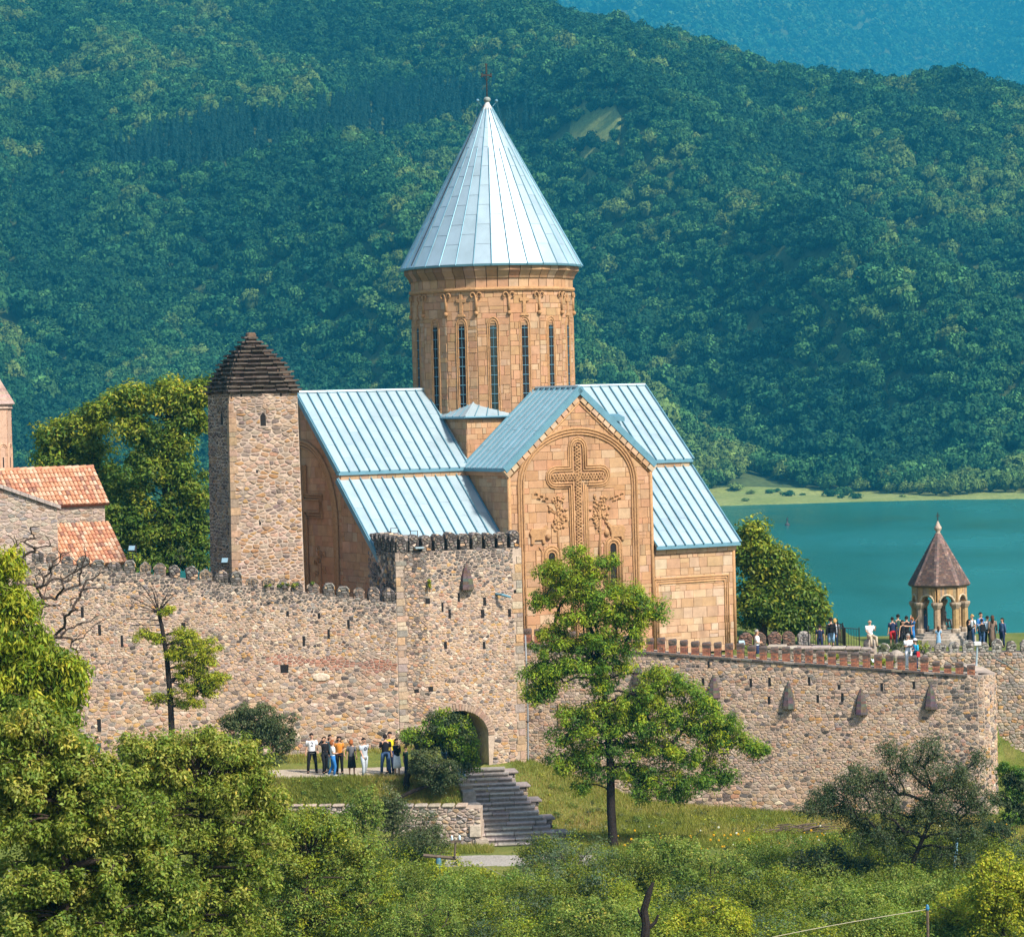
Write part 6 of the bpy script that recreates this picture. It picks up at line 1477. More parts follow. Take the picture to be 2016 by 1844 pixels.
    rd = random.Random(9); nodes = [(P0[1], 0, .12), (P0[2], 0, .1), (P0[3], 1, .07)]; tips = [tuple(at(x, y, Y + rd.uniform(-.8, .8))) for x, y in ((40, 1130), (70, 1085), (95, 1060), (30, 1060), (120, 1100), (150, 1125), (185, 1140), (160, 1165), (205, 1145), (110, 1180), (150, 1200), (185, 1215), (95, 1215), (60, 1050), (15, 1090), (130, 1240), (165, 1255), (120, 1140), (75, 1150), (140, 1085), (100, 1120), (55, 1110), (175, 1110), (90, 1250), (150, 1280), (45, 1180))]
    tips += [tuple(Vector(t) + Vector((rd.uniform(-.5, .5), rd.uniform(-.4, .4), rd.uniform(-.3, .4)))) for t in tips for _ in range(6)]
    branches(mb, nodes, tips, .07, .0085, .14, rd); mb.build('trunk', M['bark'], r_, True)
    # ---- shrubs with a place of their own
    sh = [('feathery_bush', 'blue-green feathery bush right of the stair foot', 112, 1130, 1725, 95, 62, 'blue', 60), ('feathery_bush', 'second blue-green feathery bush in front of the acacia trunk', 109, 1070, 1760, 80, 60, 'blue', 44),
          ('bramble_bush', 'light green bramble heap below the acacia, right of its trunk', 113, 1300, 1690, 70, 44, 'shrub', 40), ('bramble_bush', 'bramble heap with pale leaves in the middle of the right undergrowth', 110, 1400, 1740, 100, 60, 'shrub', 60),
          ('dark_bush', 'low dark green bush left of the forked dark tree', 111, 1610, 1705, 66, 40, 'dark', 44), ('yellow_bush', 'bright yellow-green bush in the lower right corner', 97, 1975, 1745, 60, 62, 'yellow', 54),
          ('yellow_bush', 'yellow-green bush in front of the forked dark tree', 99, 1880, 1800, 60, 46, 'yellow', 40), ('feathery_bush', 'dark feathery bush left of the wooden post', 114, 830, 1640, 44, 40, 'dull', 30),
          ('upright_shrub', 'upright grey-green shrub growing over the retaining wall', 122, 772, 1590, 26, 36, 'dull', 16), ('upright_shrub', 'pale upright shrub left of the retaining wall shrub', 121, 715, 1590, 36, 34, 'shrub', 18),
          ('bramble_bush', 'yellowish bramble behind the wooden post and cable', 111, 900, 1745, 90, 40, 'yellow', 44), ('bramble_bush', 'green thicket at the bottom centre left of the snag', 98, 1160, 1815, 100, 44, 'shrub', 54),
          ('bramble_bush', 'brownish-green bramble right of the dead snag', 98, 1400, 1815, 90, 40, 'yellow', 44), ('bramble_bush', 'pale bramble with white blossoms near the sagging cable', 102, 1640, 1785, 90, 44, 'shrub', 50),
          ('dark_bush', 'dark bush behind the bright corner bush at the right edge', 116, 1960, 1660, 46, 36, 'dark', 26), ('feathery_bush', 'soft green bush at the bottom, under the wooden post', 97, 820, 1810, 90, 44, 'shrub', 50)]
    for k, (nm, lb, Y, x, y, rx, ry, pl, n) in enumerate(sh):
        tree(nm, lb, Y, [(x, y + ry * .9, .05), (x + 4, y + ry * .3, .04), (x, y, .02)], [(x, y, rx, ry, n), (x - rx * .4, y + ry * .6, rx * .7, ry * .6, n // 3), (x + rx * .4, y + ry * .6, rx * .7, ry * .6, n // 3), (x, y + ry * 1.2, rx, ry * .7, n // 3)], G[pl], (.10, .035) if 'feathery' in nm else (.11, .06), 90, .34, .8, .15, cat='bush', seed=60 + k, group='bushes on the slope below the wall', thick=.9, tip=.008)
    # ---- the rest of the undergrowth, one mass
    r = np.random.default_rng(77); parts = []
    m0 = 215; mx = r.uniform(380, 2080, m0); my = np.where(mx > 1040, 1668, np.where(mx < 850, 1655, 1735)) + 200 * r.random(m0); mr = r.uniform(34, 62, m0); k_ = 15; u_ = r.normal(size=(m0, k_, 3)); u_ = unit(u_); u_[..., 2] = np.abs(u_[..., 2]) * 1.1 - .25
    xs = (mx[:, None] + u_[..., 0] * mr[:, None] * 1.25).ravel(); ys = (my[:, None] - u_[..., 2] * mr[:, None] * .75).ravel(); Y = (np.interp(my, [1650, 1880], [119.5, 95])[:, None] + u_[..., 1] * mr[:, None] / 45.).ravel()
    xs = np.concatenate([xs, r.uniform(380, 2080, 500)]); y2 = r.uniform(1675, 1885, 500); ys = np.concatenate([ys, y2]); Y = np.concatenate([Y, np.interp(y2, [1668, 1885], [117.5, 94])])
    C = np.array([tuple(at(a, b, c)) for a, b, c in zip(xs, ys, Y)])
    ok = ~((xs > 870) & (xs < 1030) & (ys < 1716)); C = C[ok]
    pk = r.random(len(C)); sel = np.array([G['shrub'][0][0], G['shrub'][1][0], G['shrub'][2][0], G['yellow'][0][0], G['yellow'][1][0], G['blue'][1][0], G['dark'][2][0], G['shrub'][3][0]])
    patch = (vnoise(C[:, 0] / 3.0, C[:, 1] / 4.0, 55) * 7.99 * .6 + r.random(len(C)) * 7.99 * .4).astype(int); t = sel[np.clip(patch, 0, 7)] * (.55 + .85 * vnoise(C[:, 0] / 2.2 + 40, C[:, 1] / 3.0, 56))[:, None]
    parts.append(leaves(C, .45 + .35 * r.random(len(C)), t, 120, .10, .05, .8, .15, .4, .6, r))
    low = C.copy(); gz = ground_z(low[:, 0], low[:, 1]); f = r.random(len(C)); low[:, 2] = gz + (low[:, 2] - gz) * f; parts.append(leaves(low, .6 + .3 * r.random(len(C)), t, 40, .14, .08, .8, .15, .4, .6, r))
    # along the foot of the walls and on the banks
    def scatter(n, xr, yr, Yr, rad, per, pl, ln=(.1, .05)):
        x = r.uniform(*xr, n); Yv = r.uniform(*Yr, n); c = []
        for a, q in zip(x, Yv):
            p = at(a, (yr[0] + yr[1]) / 2, q); c.append((p.x, p.y, float(ground_z(p.x, p.y)) + rad * .4))
        cols = np.array([q[0] for q in G[pl]]); parts.append(leaves(np.array(c), rad * (.6 + .8 * r.random(n)), cols[r.integers(0, len(cols), n)], per, *ln, .8, .1, .4, .6, r))
    scatter(230, (1070, 1950), (1600, 1640), (122, 134), .17, 26, 'yellow', (.12, .03)); scatter(120, (1070, 1950), (1600, 1640), (121, 134), .2, 26, 'dull', (.12, .035)); scatter(110, (540, 920), (1560, 1590), (126.2, 127.6), .14, 26, 'shrub'); scatter(30, (1065, 1200), (1560, 1600), (127, 136.5), .25, 50, 'shrub'); scatter(26, (1065, 1500), (1560, 1600), (126, 134), .3, 50, 'dull'); scatter(40, (1240, 1960), (1600, 1640), (131.5, 133.5), .28, 60, 'shrub'); scatter(26, (540, 920), (1570, 1590), (126.2, 127.2), .22, 50, 'shrub'); scatter(40, (1150, 1900), (1640, 1700), (118, 124), .35, 70, 'shrub'); scatter(30, (560, 900), (1640, 1690), (119, 124.8), .4, 80, 'yellow'); scatter(60, (1080, 2050), (1660, 1690), (117.5, 120.5), .6, 90, 'shrub'); scatter(30, (1955, 2060), (1560, 1660), (124, 140), .5, 80, 'shrub')
    o = leaf_obj('undergrowth', parts); tag(o, 'tangled green undergrowth on the slope below the fortress', kind='stuff')
vegetation()
def grass():
    """blades on the banks, one mass"""
    r = np.random.default_rng(5); P = []
    def area_(n, x0, x1, y0, y1, keep):
        X = r.uniform(x0, x1, n); Y = r.uniform(y0, y1, n); k = keep(X, Y); P.append(np.stack([X[k], Y[k], ground_z(X[k], Y[k])], -1))
    area_(80000, -30, -1.0, 126.0, 127.9, lambda X, Y: X < np.interp(Y, [125.4, 131], [STAIR_B.x - 2.3, STAIR_T.x - 1.2]))
    area_(20000, -30, -1.5, 132.4, 134.6, lambda X, Y: vnoise(X * .7, Y * .7, 71) > .45)
    area_(120000, -1.0, 24, 122.8, 138.0, lambda X, Y: X > np.interp(Y, [122, 125, 131, 133, 137], [.5, 2.6, .55, .0, -.6]) + r.random(len(X)) * .3)
    area_(16000, -10, 3, 123.0, 125.6, lambda X, Y: X < -1.2 + 0 * Y)
    P = np.concatenate(P); n = len(P); h = (.06 + .12 * r.random((n, 1)) ** 2) * (1 + .7 * vnoise(P[:, 0] * .8, P[:, 1] * .8, 66)[:, None]); a = r.random(n) * 6.28; u = np.stack([np.cos(a), np.sin(a), 0 * a], -1); lean = r.normal(size=(n, 3)) * .35 * h; lean[:, 2] = h[:, 0]
    V = np.stack([P - u * .014, P + u * .014, P + lean + u * .004, P + lean - u * .004], 1).reshape(-1, 3)
    cols = np.array([(.15, .19, .03), (.20, .23, .035), (.27, .27, .05), (.38, .31, .10), (.42, .31, .14)]); w = np.clip((vnoise(P[:, 0] * .35, P[:, 1] * .35, 67) * 1.4 + r.random(n) * .8) / 2.2 * 5 - .1, 0, 4.99).astype(int)
    T = np.repeat(cols[w] * (.8 + .4 * r.random((n, 1))), 4, 0)
    me = np_mesh('grass', V, np.arange(len(V)).reshape(-1, 4), T, mat=M['leaf']); o = link(bpy.data.objects.new('grass', me)); tag(o, 'short summer grass on the banks below the wall', kind='stuff')
    # yellow and white flowers
    n = 260; X = r.uniform(4, 22, n); Y = r.uniform(114, 124, n); mb = MB()
    for x, y in zip(X, Y):
        z = float(ground_z(x, y)) + r.uniform(.3, .9); mb.cur = (.75, .45, .02) if r.random() < .75 else (.75, .75, .68); mb.ball((x, y, z), r.uniform(.03, .06), 5)
    tag(mb.build('wild_flowers', M['leaf']), 'scattered yellow and white wild flowers', kind='stuff')
grass()
# ------------------------------------------------------------------ people
SKIN = {}
def cloth(name, c, rough=.85):
    k = 'cloth_' + name
    if k not in M: M[k] = plain_mat(k, c, rough, var=.18, scale=18, spec=.15)
    return M[k]
for nm, c in (('skin', (.50, .28, .18)), ('skin_tan', (.40, .21, .13))): M[nm] = plain_mat(nm, c, .6, var=.08, scale=20, spec=.3)
CL = dict(white=(.75, .76, .78), black=(.012, .012, .015), navy=(.02, .03, .075), jeans=(.045, .085, .17), ltblue=(.22, .38, .55), grey=(.13, .13, .14), ltgrey=(.42, .46, .5), yellow=(.68, .55, .02), red=(.42, .025, .03), beige=(.45, .36, .26), blue=(.03, .16, .42), cyan=(.02, .34, .55), green=(.03, .07, .05), pink=(.55, .22, .22), brown=(.22, .15, .11), teal=(.03, .07, .09), orange=(.55, .2, .03), hair_dark=(.015, .011, .01), hair_brown=(.07, .035, .018), hair_blond=(.42, .26, .09), hair_ginger=(.28, .09, .03), hair_grey=(.3, .28, .26))
def person(label, base, face=0.0, h=1.72, top='white', legs='jeans', hair='hair_dark', style='short', arms=('down', 'down'), stance='stand', sleeves='short', lower='trousers', shoes='black', bag=None, hat=None, skin='skin', female=False, number=None, lean=0.0, group='visitors to the fortress'):
    """one continuous skinned body; clothes, shoes and hair are its children; front looks along -y"""
    p = thing('person', label, 'person', base, R(face), group)
    s = h / 1.72; p.scale = (s, s, s)
    V3 = lambda x, y, z: Vector((x, y, z))
    sh = .155 if female else .18; hip = .095; dz = 0.0
    J = {'pelvis': V3(0, 0, .93), 'belly': V3(0, -.005, 1.08), 'chest': V3(0, -.005, 1.27), 'neck0': V3(0, .01, 1.43), 'neck1': V3(0, -.005, 1.50), 'jaw': V3(0, -.03, 1.545), 'head': V3(0, -.015, 1.62), 'crown': V3(0, .0, 1.69)}
    for sd, sg in (('l', -1), ('r', 1)):
        J['sh' + sd] = V3(sg * sh, .01, 1.39)
        a = arms[0 if sd == 'l' else 1]
        el, wr = {'down': ((.05, .03, -.27), (.03, -.03, -.24)), 'bent': ((.05, .02, -.27), (-.10, -.19, -.02)), 'fold': ((.05, -.02, -.27), (-.2, -.16, .02)), 'phone': ((.05, -.12, -.24), (-.07, -.17, .17)), 'head': ((.14, -.05, .0), (-.16, -.05, .19)), 'out': ((.22, -.06, -.03), (.24, -.05, .02)), 'up': ((.16, -.05, .14), (.12, -.1, .2)), 'swing': ((.04, -.1, -.25), (.0, -.16, -.17)), 'back': ((.05, .12, -.25), (.0, .06, -.23)), 'knee': ((.06, -.1, -.26), (-.04, -.22, -.06)), 'hip': ((.17, .06, -.22), (-.12, -.08, -.12))}[a]
        e = J['sh' + sd] + V3(sg * el[0], el[1], el[2]); w_ = e + V3(sg * wr[0], wr[1], wr[2]); J['el' + sd], J['wr' + sd] = e, w_
        d = (w_ - e).normalized(); J['pa' + sd] = w_ + d * .065
        side = d.cross(V3(0, 1, 0)); side = side.normalized() if side.length > .2 else V3(1, 0, 0)
        for k, (o, ln) in enumerate(((-.03, .065), (-.01, .08), (.01, .075), (.03, .055))): J[f'f{k}' + sd] = J['pa' + sd] + d * ln + side * o * .9 + d.cross(side) * -.012
        J['th' + sd] = w_ + d * .045 + side * -.055
        J['hi' + sd] = V3(sg * hip, 0, .88)
        if stance == 'walk': kn, an = ((.0, -.10, -.40), (.0, .06, -.39)) if sg < 0 else ((.0, .02, -.41), (.0, .18, -.36))
        elif stance == 'sit': kn, an = ((.05, -.42, -.02), (.01, -.03, -.41))
        elif stance == 'wide': kn, an = ((.06, -.02, -.40), (.03, .03, -.40))
        elif stance == 'lean': kn, an = ((.02, -.05, -.40), (.02, .0, -.40)) if sg < 0 else ((.02, -.2, -.34), (.0, .12, -.34))
        else: kn, an = ((.01, -.02, -.40), (.01, .02, -.40))
        J['kn' + sd] = J['hi' + sd] + V3(sg * kn[0], kn[1], kn[2]); J['an' + sd] = J['kn' + sd] + V3(sg * an[0], an[1], an[2]); J['to' + sd] = J['an' + sd] + V3(sg * .02, -.16, -.05)
    if stance == 'sit':
        for k in J: J[k] = J[k] - V3(0, 0, .42)
    low = min(J['anl'].z, J['anr'].z) - .075
    for k in J: J[k] = J[k] - V3(0, 0, low)
    if lean:
        for k in J:
            if J[k].z > J['pelvis'].z: J[k] = J[k] + V3(lean, 0, 0) * (J[k].z - J['pelvis'].z)
    rad = {'pelvis': .125, 'belly': .115, 'chest': .135, 'neck0': .06, 'neck1': .052, 'jaw': .07, 'head': .092, 'crown': .06}
    for sd in 'lr': rad.update({'sh' + sd: .058, 'el' + sd: .04, 'wr' + sd: .027, 'pa' + sd: .03, 'th' + sd: .010, 'hi' + sd: .082, 'kn' + sd: .056, 'an' + sd: .037, 'to' + sd: .03}); rad.update({f'f{k}' + sd: .009 for k in range(4)})
    names = list(J); ix = {n: i for i, n in enumerate(names)}
    E = [('pelvis', 'belly'), ('belly', 'chest'), ('chest', 'neck0'), ('neck0', 'neck1'), ('neck1', 'jaw'), ('jaw', 'head'), ('head', 'crown')]
    for sd in 'lr': E += [('chest', 'sh' + sd), ('sh' + sd, 'el' + sd), ('el' + sd, 'wr' + sd), ('wr' + sd, 'pa' + sd), ('wr' + sd, 'th' + sd), ('pelvis', 'hi' + sd), ('hi' + sd, 'kn' + sd), ('kn' + sd, 'an' + sd), ('an' + sd, 'to' + sd)] + [('pa' + sd, f'f{k}' + sd) for k in range(4)]
    me = bpy.data.meshes.new('body'); me.from_pydata([J[n][:] for n in names], [(ix[a], ix[b]) for a, b in E], []); me.materials.append(M[skin])
    o = link(bpy.data.objects.new('body', me), p)
    o.modifiers.new('skin', 'SKIN').use_smooth_shade = True; sk = me.skin_vertices[0].data
    for n in names: sk[ix[n]].radius = (rad[n], rad[n]); sk[ix[n]].use_root = (n == 'pelvis')
    sb = o.modifiers.new('sub', 'SUBSURF'); sb.levels = 1; sb.render_levels = 1
    # ---- clothes
    def ellip(mb, rows, k=10):
        vs = []; fs = []
        for c, rx, ry in rows:
            for j in range(k): t = 2 * math.pi * j / k; vs.append((c.x + rx * math.cos(t), c.y + ry * math.sin(t), c.z))
        for i in range(len(rows) - 1):
            for j in range(k): fs.append((i * k + j, i * k + (j + 1) % k, (i + 1) * k + (j + 1) % k, (i + 1) * k + j))
        fs += [tuple(range(k - 1, -1, -1)), tuple(range((len(rows) - 1) * k, len(rows) * k))]; mb.add(vs, fs)
    Zd = V3(0, 0, .0); pel, ch, bl = J['pelvis'], J['chest'], J['belly']; wq = .0 if not female else -.012
    mb = MB(); ellip(mb, [(pel + V3(0, 0, -.07), .165, .125), (pel + V3(0, 0, .03), .16 + wq, .122), (bl, .15 + wq, .118), (ch, .178 + wq, .125), (ch + V3(0, 0, .1), .165, .11), (J['neck0'] - V3(0, 0, .005), .075, .07)])
    for sd in 'lr':
        S0, E0, W0 = J['sh' + sd], J['el' + sd], J['wr' + sd]
        if sleeves == 'long': mb.tube([S0 + (ch - S0) * .3, S0, E0, W0], [.07, .072, .056, .042], 8)
        elif sleeves == 'short': mb.tube([S0 + (ch - S0) * .3, S0, S0.lerp(E0, .75)], [.07, .072, .064], 8)
    mb.build('shirt', cloth(top, CL[top]), p, True)
    mb = MB()
    if lower == 'skirt':
        kl = (J['knl'] + J['knr']) / 2; ellip(mb, [(kl + V3(0, 0, -.1), .21, .17), (kl + V3(0, 0, .12), .19, .15), (pel + V3(0, 0, -.02), .165, .125), (pel + V3(0, 0, .07), .145, .112)])
    elif lower == 'dress':
        kl = (J['anl'] + J['anr']) / 2; ellip(mb, [(kl + V3(0, 0, .12), .24, .2), (kl + V3(0, 0, .45), .19, .16), (pel, .16, .125), (bl, .142, .115)])
    else:
        ellip(mb, [((J['hil'] + J['hir']) / 2 + V3(0, 0, -.09), .155, .115), (pel + V3(0, 0, -.02), .168, .128), (pel + V3(0, 0, .06), .155, .12)])
        for sd in 'lr':
            H0, K0, A0 = J['hi' + sd], J['kn' + sd], J['an' + sd]
            if lower == 'shorts': mb.tube([H0 + V3(0, 0, .04), H0.lerp(K0, .45), H0.lerp(K0, .92)], [.098, .095, .088], 8)
            else: mb.tube([H0 + V3(0, 0, .04), H0.lerp(K0, .5), K0, K0.lerp(A0, .5), A0 + V3(0, 0, -.01)], [.098, .09, .07, .066, .058], 8)
    mb.build({'skirt': 'skirt', 'dress': 'skirt', 'shorts': 'shorts'}.get(lower, 'trousers'), cloth(legs, CL[legs]), p, True)
    for sd in 'lr':
        a, t_ = J['an' + sd], J['to' + sd]; mb = MB(); mb.tube([a + V3(0, .05, -.035), a + V3(0, -.02, -.03), a.lerp(t_, .6) + V3(0, 0, -.015), t_ + V3(0, -.03, .0)], [.035, .048, .045, .028], 7); mb.build('shoe', cloth(shoes, CL[shoes]), p, True)
    # ---- head: nose, ears, eyes, mouth, hair
    hd = J['head']; mb = MB(); mb.tube([hd + V3(0, -.085, .012), hd + V3(0, -.112, -.018), hd + V3(0, -.085, -.03)], [.008, .014, .01], 5)
    for sg in (-1, 1): mb.ball(hd + V3(sg * .09, .0, -.01), .022, 6, 1.4)
    mb.build('nose_and_ears', M[skin], p, True)
    mb = MB()
    for sg in (-1, 1): mb.ball(hd + V3(sg * .034, -.082, .006), .010, 5)
    mb.build('eyes', cloth('hair_dark', CL['hair_dark']), p)
    mb = MB(); mb.tube([hd + V3(-.024, -.083, -.052), hd + V3(0, -.092, -.054), hd + V3(.024, -.083, -.052)], .007, 4); mb.build('mouth', cloth('pink', CL['pink']), p)
    if style != 'bald':
        mb = MB(); rows = []
        for t in np.linspace(0.02, 1.0, 6):
            z = .105 * math.cos(t * 1.9); r_ = .101 * math.sin(max(.25, t * 1.9)); rows.append((hd + V3(0, .012 + .055 * max(0, t - .35), z + .02), r_, r_ * 1.02))
        ellip(mb, rows[::-1], 10)
        if style == 'long': mb.tube([hd + V3(0, .07, .04), hd + V3(0, .095, -.08), hd + V3(0, .1, -.22), hd + V3(0, .10, -.34)], [.08, .095, .085, .04], 8)
        elif style == 'bob': mb.tube([hd + V3(0, .05, .02), hd + V3(0, .06, -.08), hd + V3(0, .055, -.13)], [.1, .105, .08], 8)
        elif style == 'tail': mb.tube([hd + V3(0, .1, .05), hd + V3(0, .14, -.02), hd + V3(0, .14, -.2)], [.03, .04, .015], 6)
        elif style == 'curly':
            for k in range(12): a = k * 2.4; mb.ball(hd + V3(.08 * math.cos(a), .04 + .06 * math.sin(a), .07 - .017 * k), .05, 6)
        mb.build('hair', cloth(hair, CL[hair]), p, True)
    if hat:
        mb = MB(); mb.lathe([(.15, .05), (.155, .06), (.105, .075), (.1, .12), (.06, .15)], 10, hd + V3(0, 0, .0)); mb.build('hat', cloth(hat, CL[hat]), p, True)
    if bag:
        mb = MB(); c = pel + V3(.22 if bag[1] == 'side' else 0, .0 if bag[1] == 'side' else .2, .0 if bag[1] == 'side' else .3); mb.hull8([c + V3(-.06, -.12, -.2), c + V3(.06, -.12, -.2), c + V3(.06, .12, -.2), c + V3(-.06, .12, -.2)] if bag[1] == 'side' else [c + V3(-.15, -.08, -.22), c + V3(.15, -.08, -.22), c + V3(.15, .1, -.22), c + V3(-.15, .1, -.22)], [c + V3(-.05, -.1, .1), c + V3(.05, -.1, .1), c + V3(.05, .1, .1), c + V3(-.05, .1, .1)] if bag[1] == 'side' else [c + V3(-.13, -.08, .2), c + V3(.13, -.08, .2), c + V3(.13, .05, .2), c + V3(-.13, .05, .2)])
        mb.tube([c + V3(0, .0, .08), J['chest'] + V3(0, -.15, .0) if bag[1] == 'side' else J['shr'] + V3(-.03, -.09, .05), J['shl'] + V3(.03, 0, .08)], .014, 4); mb.build('bag' if bag[1] == 'side' else 'backpack', cloth(bag[0], CL[bag[0]]), p, bevel=.02)
    if number:
        c = bpy.data.curves.new('shirt_number', 'FONT'); c.body = number; c.size = .26; c.align_x = 'CENTER'; c.align_y = 'CENTER'; c.extrude = .003; c.materials.append(cloth('navy', CL['navy']))
        cu_ = bpy.data.objects.new('shirt_number', c); COL.objects.link(cu_); bpy.context.view_layer.update(); nm_ = bpy.data.meshes.new_from_object(cu_.evaluated_get(bpy.context.evaluated_depsgraph_get())); bpy.data.objects.remove(cu_); q = link(bpy.data.objects.new('shirt_number', nm_), p); q.location = ch + V3(0, -.135, .0); q.rotation_euler = (R(90), 0, 0)
    if number is None and top == 'ltgrey':
        mb = MB(); mb.tube([ch + V3(.07 * math.cos(t), -.134, .0 + .07 * math.sin(t)) for t in np.linspace(0, 6.28, 12)], .012, 4); mb.tube([ch + V3(-.04, -.136, .02), ch + V3(.04, -.136, -.02)], .012, 4); mb.build('shirt_print', cloth('navy', CL['navy']), p)
    return p
def ped(x, y, Y=None, z=None):
    if Y is None:
        Y = 131.0
        for _ in range(12): q = at(x, y, Y); gz = float(ground_z(q.x, q.y)) + .03; Y = Y * (EYE - gz) / (EYE - q.z)
    q = at(x, y, Y); return (q.x, q.y, z if z is not None else float(ground_z(q.x, q.y)) + .03)
def people():
    # on the path
    person('man in white shirt numbered 2 and black trousers', ped(615, 1521), 12, 1.78, 'white', 'black', arms=('down', 'swing'), stance='wide', number='2')
    person('woman in black jacket raising a hand to her head', ped(640, 1522), 30, 1.66, 'black', 'black', style='long', arms=('head', 'down'), sleeves='long', female=True, stance='walk')
    person('dark-haired woman in dark teal clothes behind the raised-arm woman', ped(651, 1517), 20, 1.64, 'teal', 'teal', style='long', sleeves='long', female=True)
    person('blonde woman in white top and bright blue jeans', ped(656, 1527), 100, 1.62, 'white', 'blue', 'hair_ginger', 'bob', ('bent', 'down'), 'walk', female=True, shoes='white')
    person('woman with curly black hair in orange and yellow top', ped(669, 1522), 10, 1.66, 'orange', 'black', style='curly', arms=('down', 'down'), female=True)
    person('ginger-haired woman in grey top and black skirt', ped(693, 1526), 175, 1.60, 'grey', 'black', 'hair_ginger', 'bob', female=True, lower='skirt')
    person('man in light printed shirt and grey jeans walking head down', ped(718, 1532), 35, 1.74, 'ltgrey', 'ltgrey', arms=('swing', 'back'), stance='walk', shoes='navy')
    person('man in black shirt and blue jeans seen from behind', ped(760, 1532), 190, 1.78, 'black', 'jeans', arms=('down', 'bent'), stance='wide')
    person('man in bright yellow shirt behind the man in black', ped(769, 1521), -15, 1.84, 'yellow', 'navy')
    person('woman in black top with white wrap tied round her hips', ped(782, 1527), 40, 1.66, 'black', 'white', style='tail', arms=('phone', 'bent'), lower='skirt', female=True, sleeves='long')
    person('child in green beside the leaning trunk', ped(800, 1524), 60, 1.25, 'green', 'navy')
    person('person in dark top and beige shorts behind the leaning tree', ped(823, 1521), -60, 1.72, 'black', 'beige', lower='shorts', stance='lean', arms=('bent', 'down'))
    person('person in pale blue jacket carrying a red bag under the tree', ped(876, 1524), 70, 1.7, 'ltblue', 'jeans', sleeves='long', bag=('red', 'side'))
    person('person in light blue denim at the top of the stair', ped(909, 1541, 129.6, STAIR_T.z - .25), 20, 1.74, 'ltblue', 'ltblue', sleeves='long', arms=('bent', 'down'))
    person('person with a red bag and dark trousers beside the round tree', ped(514, 1529), 90, 1.72, 'grey', 'black', bag=('red', 'side'), stance='walk')
    person('walker in dark shirt and beige shorts far left on the path', ped(192, 1500), 60, 1.74, 'green', 'beige', lower='shorts', stance='walk', shoes='white')
    person('walker in black glimpsed through leaves left on the path', ped(240, 1502), 70, 1.72, 'black', 'navy', stance='walk', sleeves='long')
    person('walker in red half hidden behind the young tree', ped(300, 1512), -80, 1.68, 'red', 'navy', stance='walk')
    # at the right, round the belfry and the terrace
    zt = 2.62; G2 = 'visitors near the belfry'
    person('man in white shirt and navy trousers beside the church corner', ped(1491, 1290, 146.0, 3.35), 80, 1.76, 'white', 'navy', 'hair_grey', arms=('bent', 'bent'), group=G2)
    person('boy in navy shirt behind the left part of the railing', ped(1615, 1290, 151.6, 3.33), 170, 1.5, 'navy', 'navy', group=G2)
    person('man in black jacket and blue shorts behind the railing', ped(1637, 1290, 151.9, 3.33), 200, 1.84, 'black', 'ltblue', sleeves='long', lower='shorts', bag=('black', 'back'), group=G2)
    person('blonde person beside the black jacket behind the railing', ped(1645, 1290, 152.5, 3.33), 160, 1.74, 'ltgrey', 'jeans', 'hair_blond', 'bob', group=G2)
    p = at(1713, 1272, 147.0); person('bald man in white shirt and beige trousers sitting on the parapet', (p.x, p.y, p.z), 20, 1.74, 'white', 'beige', style='bald', stance='sit', arms=('knee', 'phone'), group=G2)
    person('man in navy shirt and red shorts left of the belfry', ped(1758, 1280, 161.5, zt), 190, 1.74, 'navy', 'red', lower='shorts', group=G2)
    person('man in dark green jacket left of the belfry', ped(1769, 1280, 162.2, zt), 200, 1.84, 'green', 'navy', sleeves='long', group=G2)
    person('woman in black sleeveless top stretching out her arm', ped(1778, 1285, 160.3, zt), 30, 1.64, 'black', 'black', style='long', arms=('down', 'out'), sleeves='none', female=True, group=G2)
    person('man in black shirt seen from behind, left of the belfry columns', ped(1786, 1285, 161.0, zt), 185, 1.82, 'black', 'black', group=G2)
    person('girl in pink top and blue shorts reaching up at a column', ped(1797, 1275, 162.0, zt), 110, 1.66, 'blue', 'blue', 'hair_ginger', 'tail', ('up', 'up'), lower='shorts', female=True, group=G2)
    person('woman in jeans leaning inside the belfry', ped(1822, 1250, 164.2, 3.3), 60, 1.62, 'teal', 'jeans', style='long', arms=('out', 'down'), sleeves='long', female=True, lean=-.2, group=G2)
    person('little girl in pale blue dress before the belfry plinth', ped(1848, 1275, 161.4, zt - .1), 180, 1.28, 'ltblue', 'ltblue', 'hair_brown', 'long', lower='dress', female=True, group=G2)
    person('person in pale shirt sitting between the belfry columns', (at(1859, 1250, 165.4).x, 165.4, 3.35), 120, 1.6, 'ltgrey', 'grey', stance='sit', group=G2)
    person('woman in black dress holding a phone right of the belfry', ped(1909, 1285, 160.2, zt), 70, 1.62, 'black', 'black', style='long', arms=('phone', 'phone'), sleeves='long', lower='dress', female=True, group=G2)
    person('blond man in white shirt behind the black dress', ped(1915, 1280, 161.8, zt), -60, 1.76, 'white', 'jeans', 'hair_blond', group=G2)
    person('man in blue jacket behind the backpack wearer', ped(1932, 1280, 162.0, zt), 40, 1.84, 'blue', 'navy', sleeves='long', group=G2)
    person('person with dark backpack looking at a phone', ped(1934, 1285, 160.0, zt), 190, 1.64, 'ltblue', 'jeans', arms=('phone', 'phone'), bag=('black', 'back'), group=G2)
    person('woman in white top and dark trousers near the long-haired woman', ped(1945, 1280, 161.2, zt), 150, 1.7, 'white', 'black', style='short', female=True, group=G2)
    person('long-haired woman in brown dress', ped(1955, 1280, 161.0, zt), 180, 1.74, 'brown', 'brown', 'hair_brown', 'long', lower='dress', female=True, sleeves='long', group=G2)
    person('woman in denim jacket, farthest right by the merlons', ped(1974, 1280, 160.6, zt), -50, 1.62, 'jeans', 'navy', style='tail', sleeves='long', female=True, group=G2)
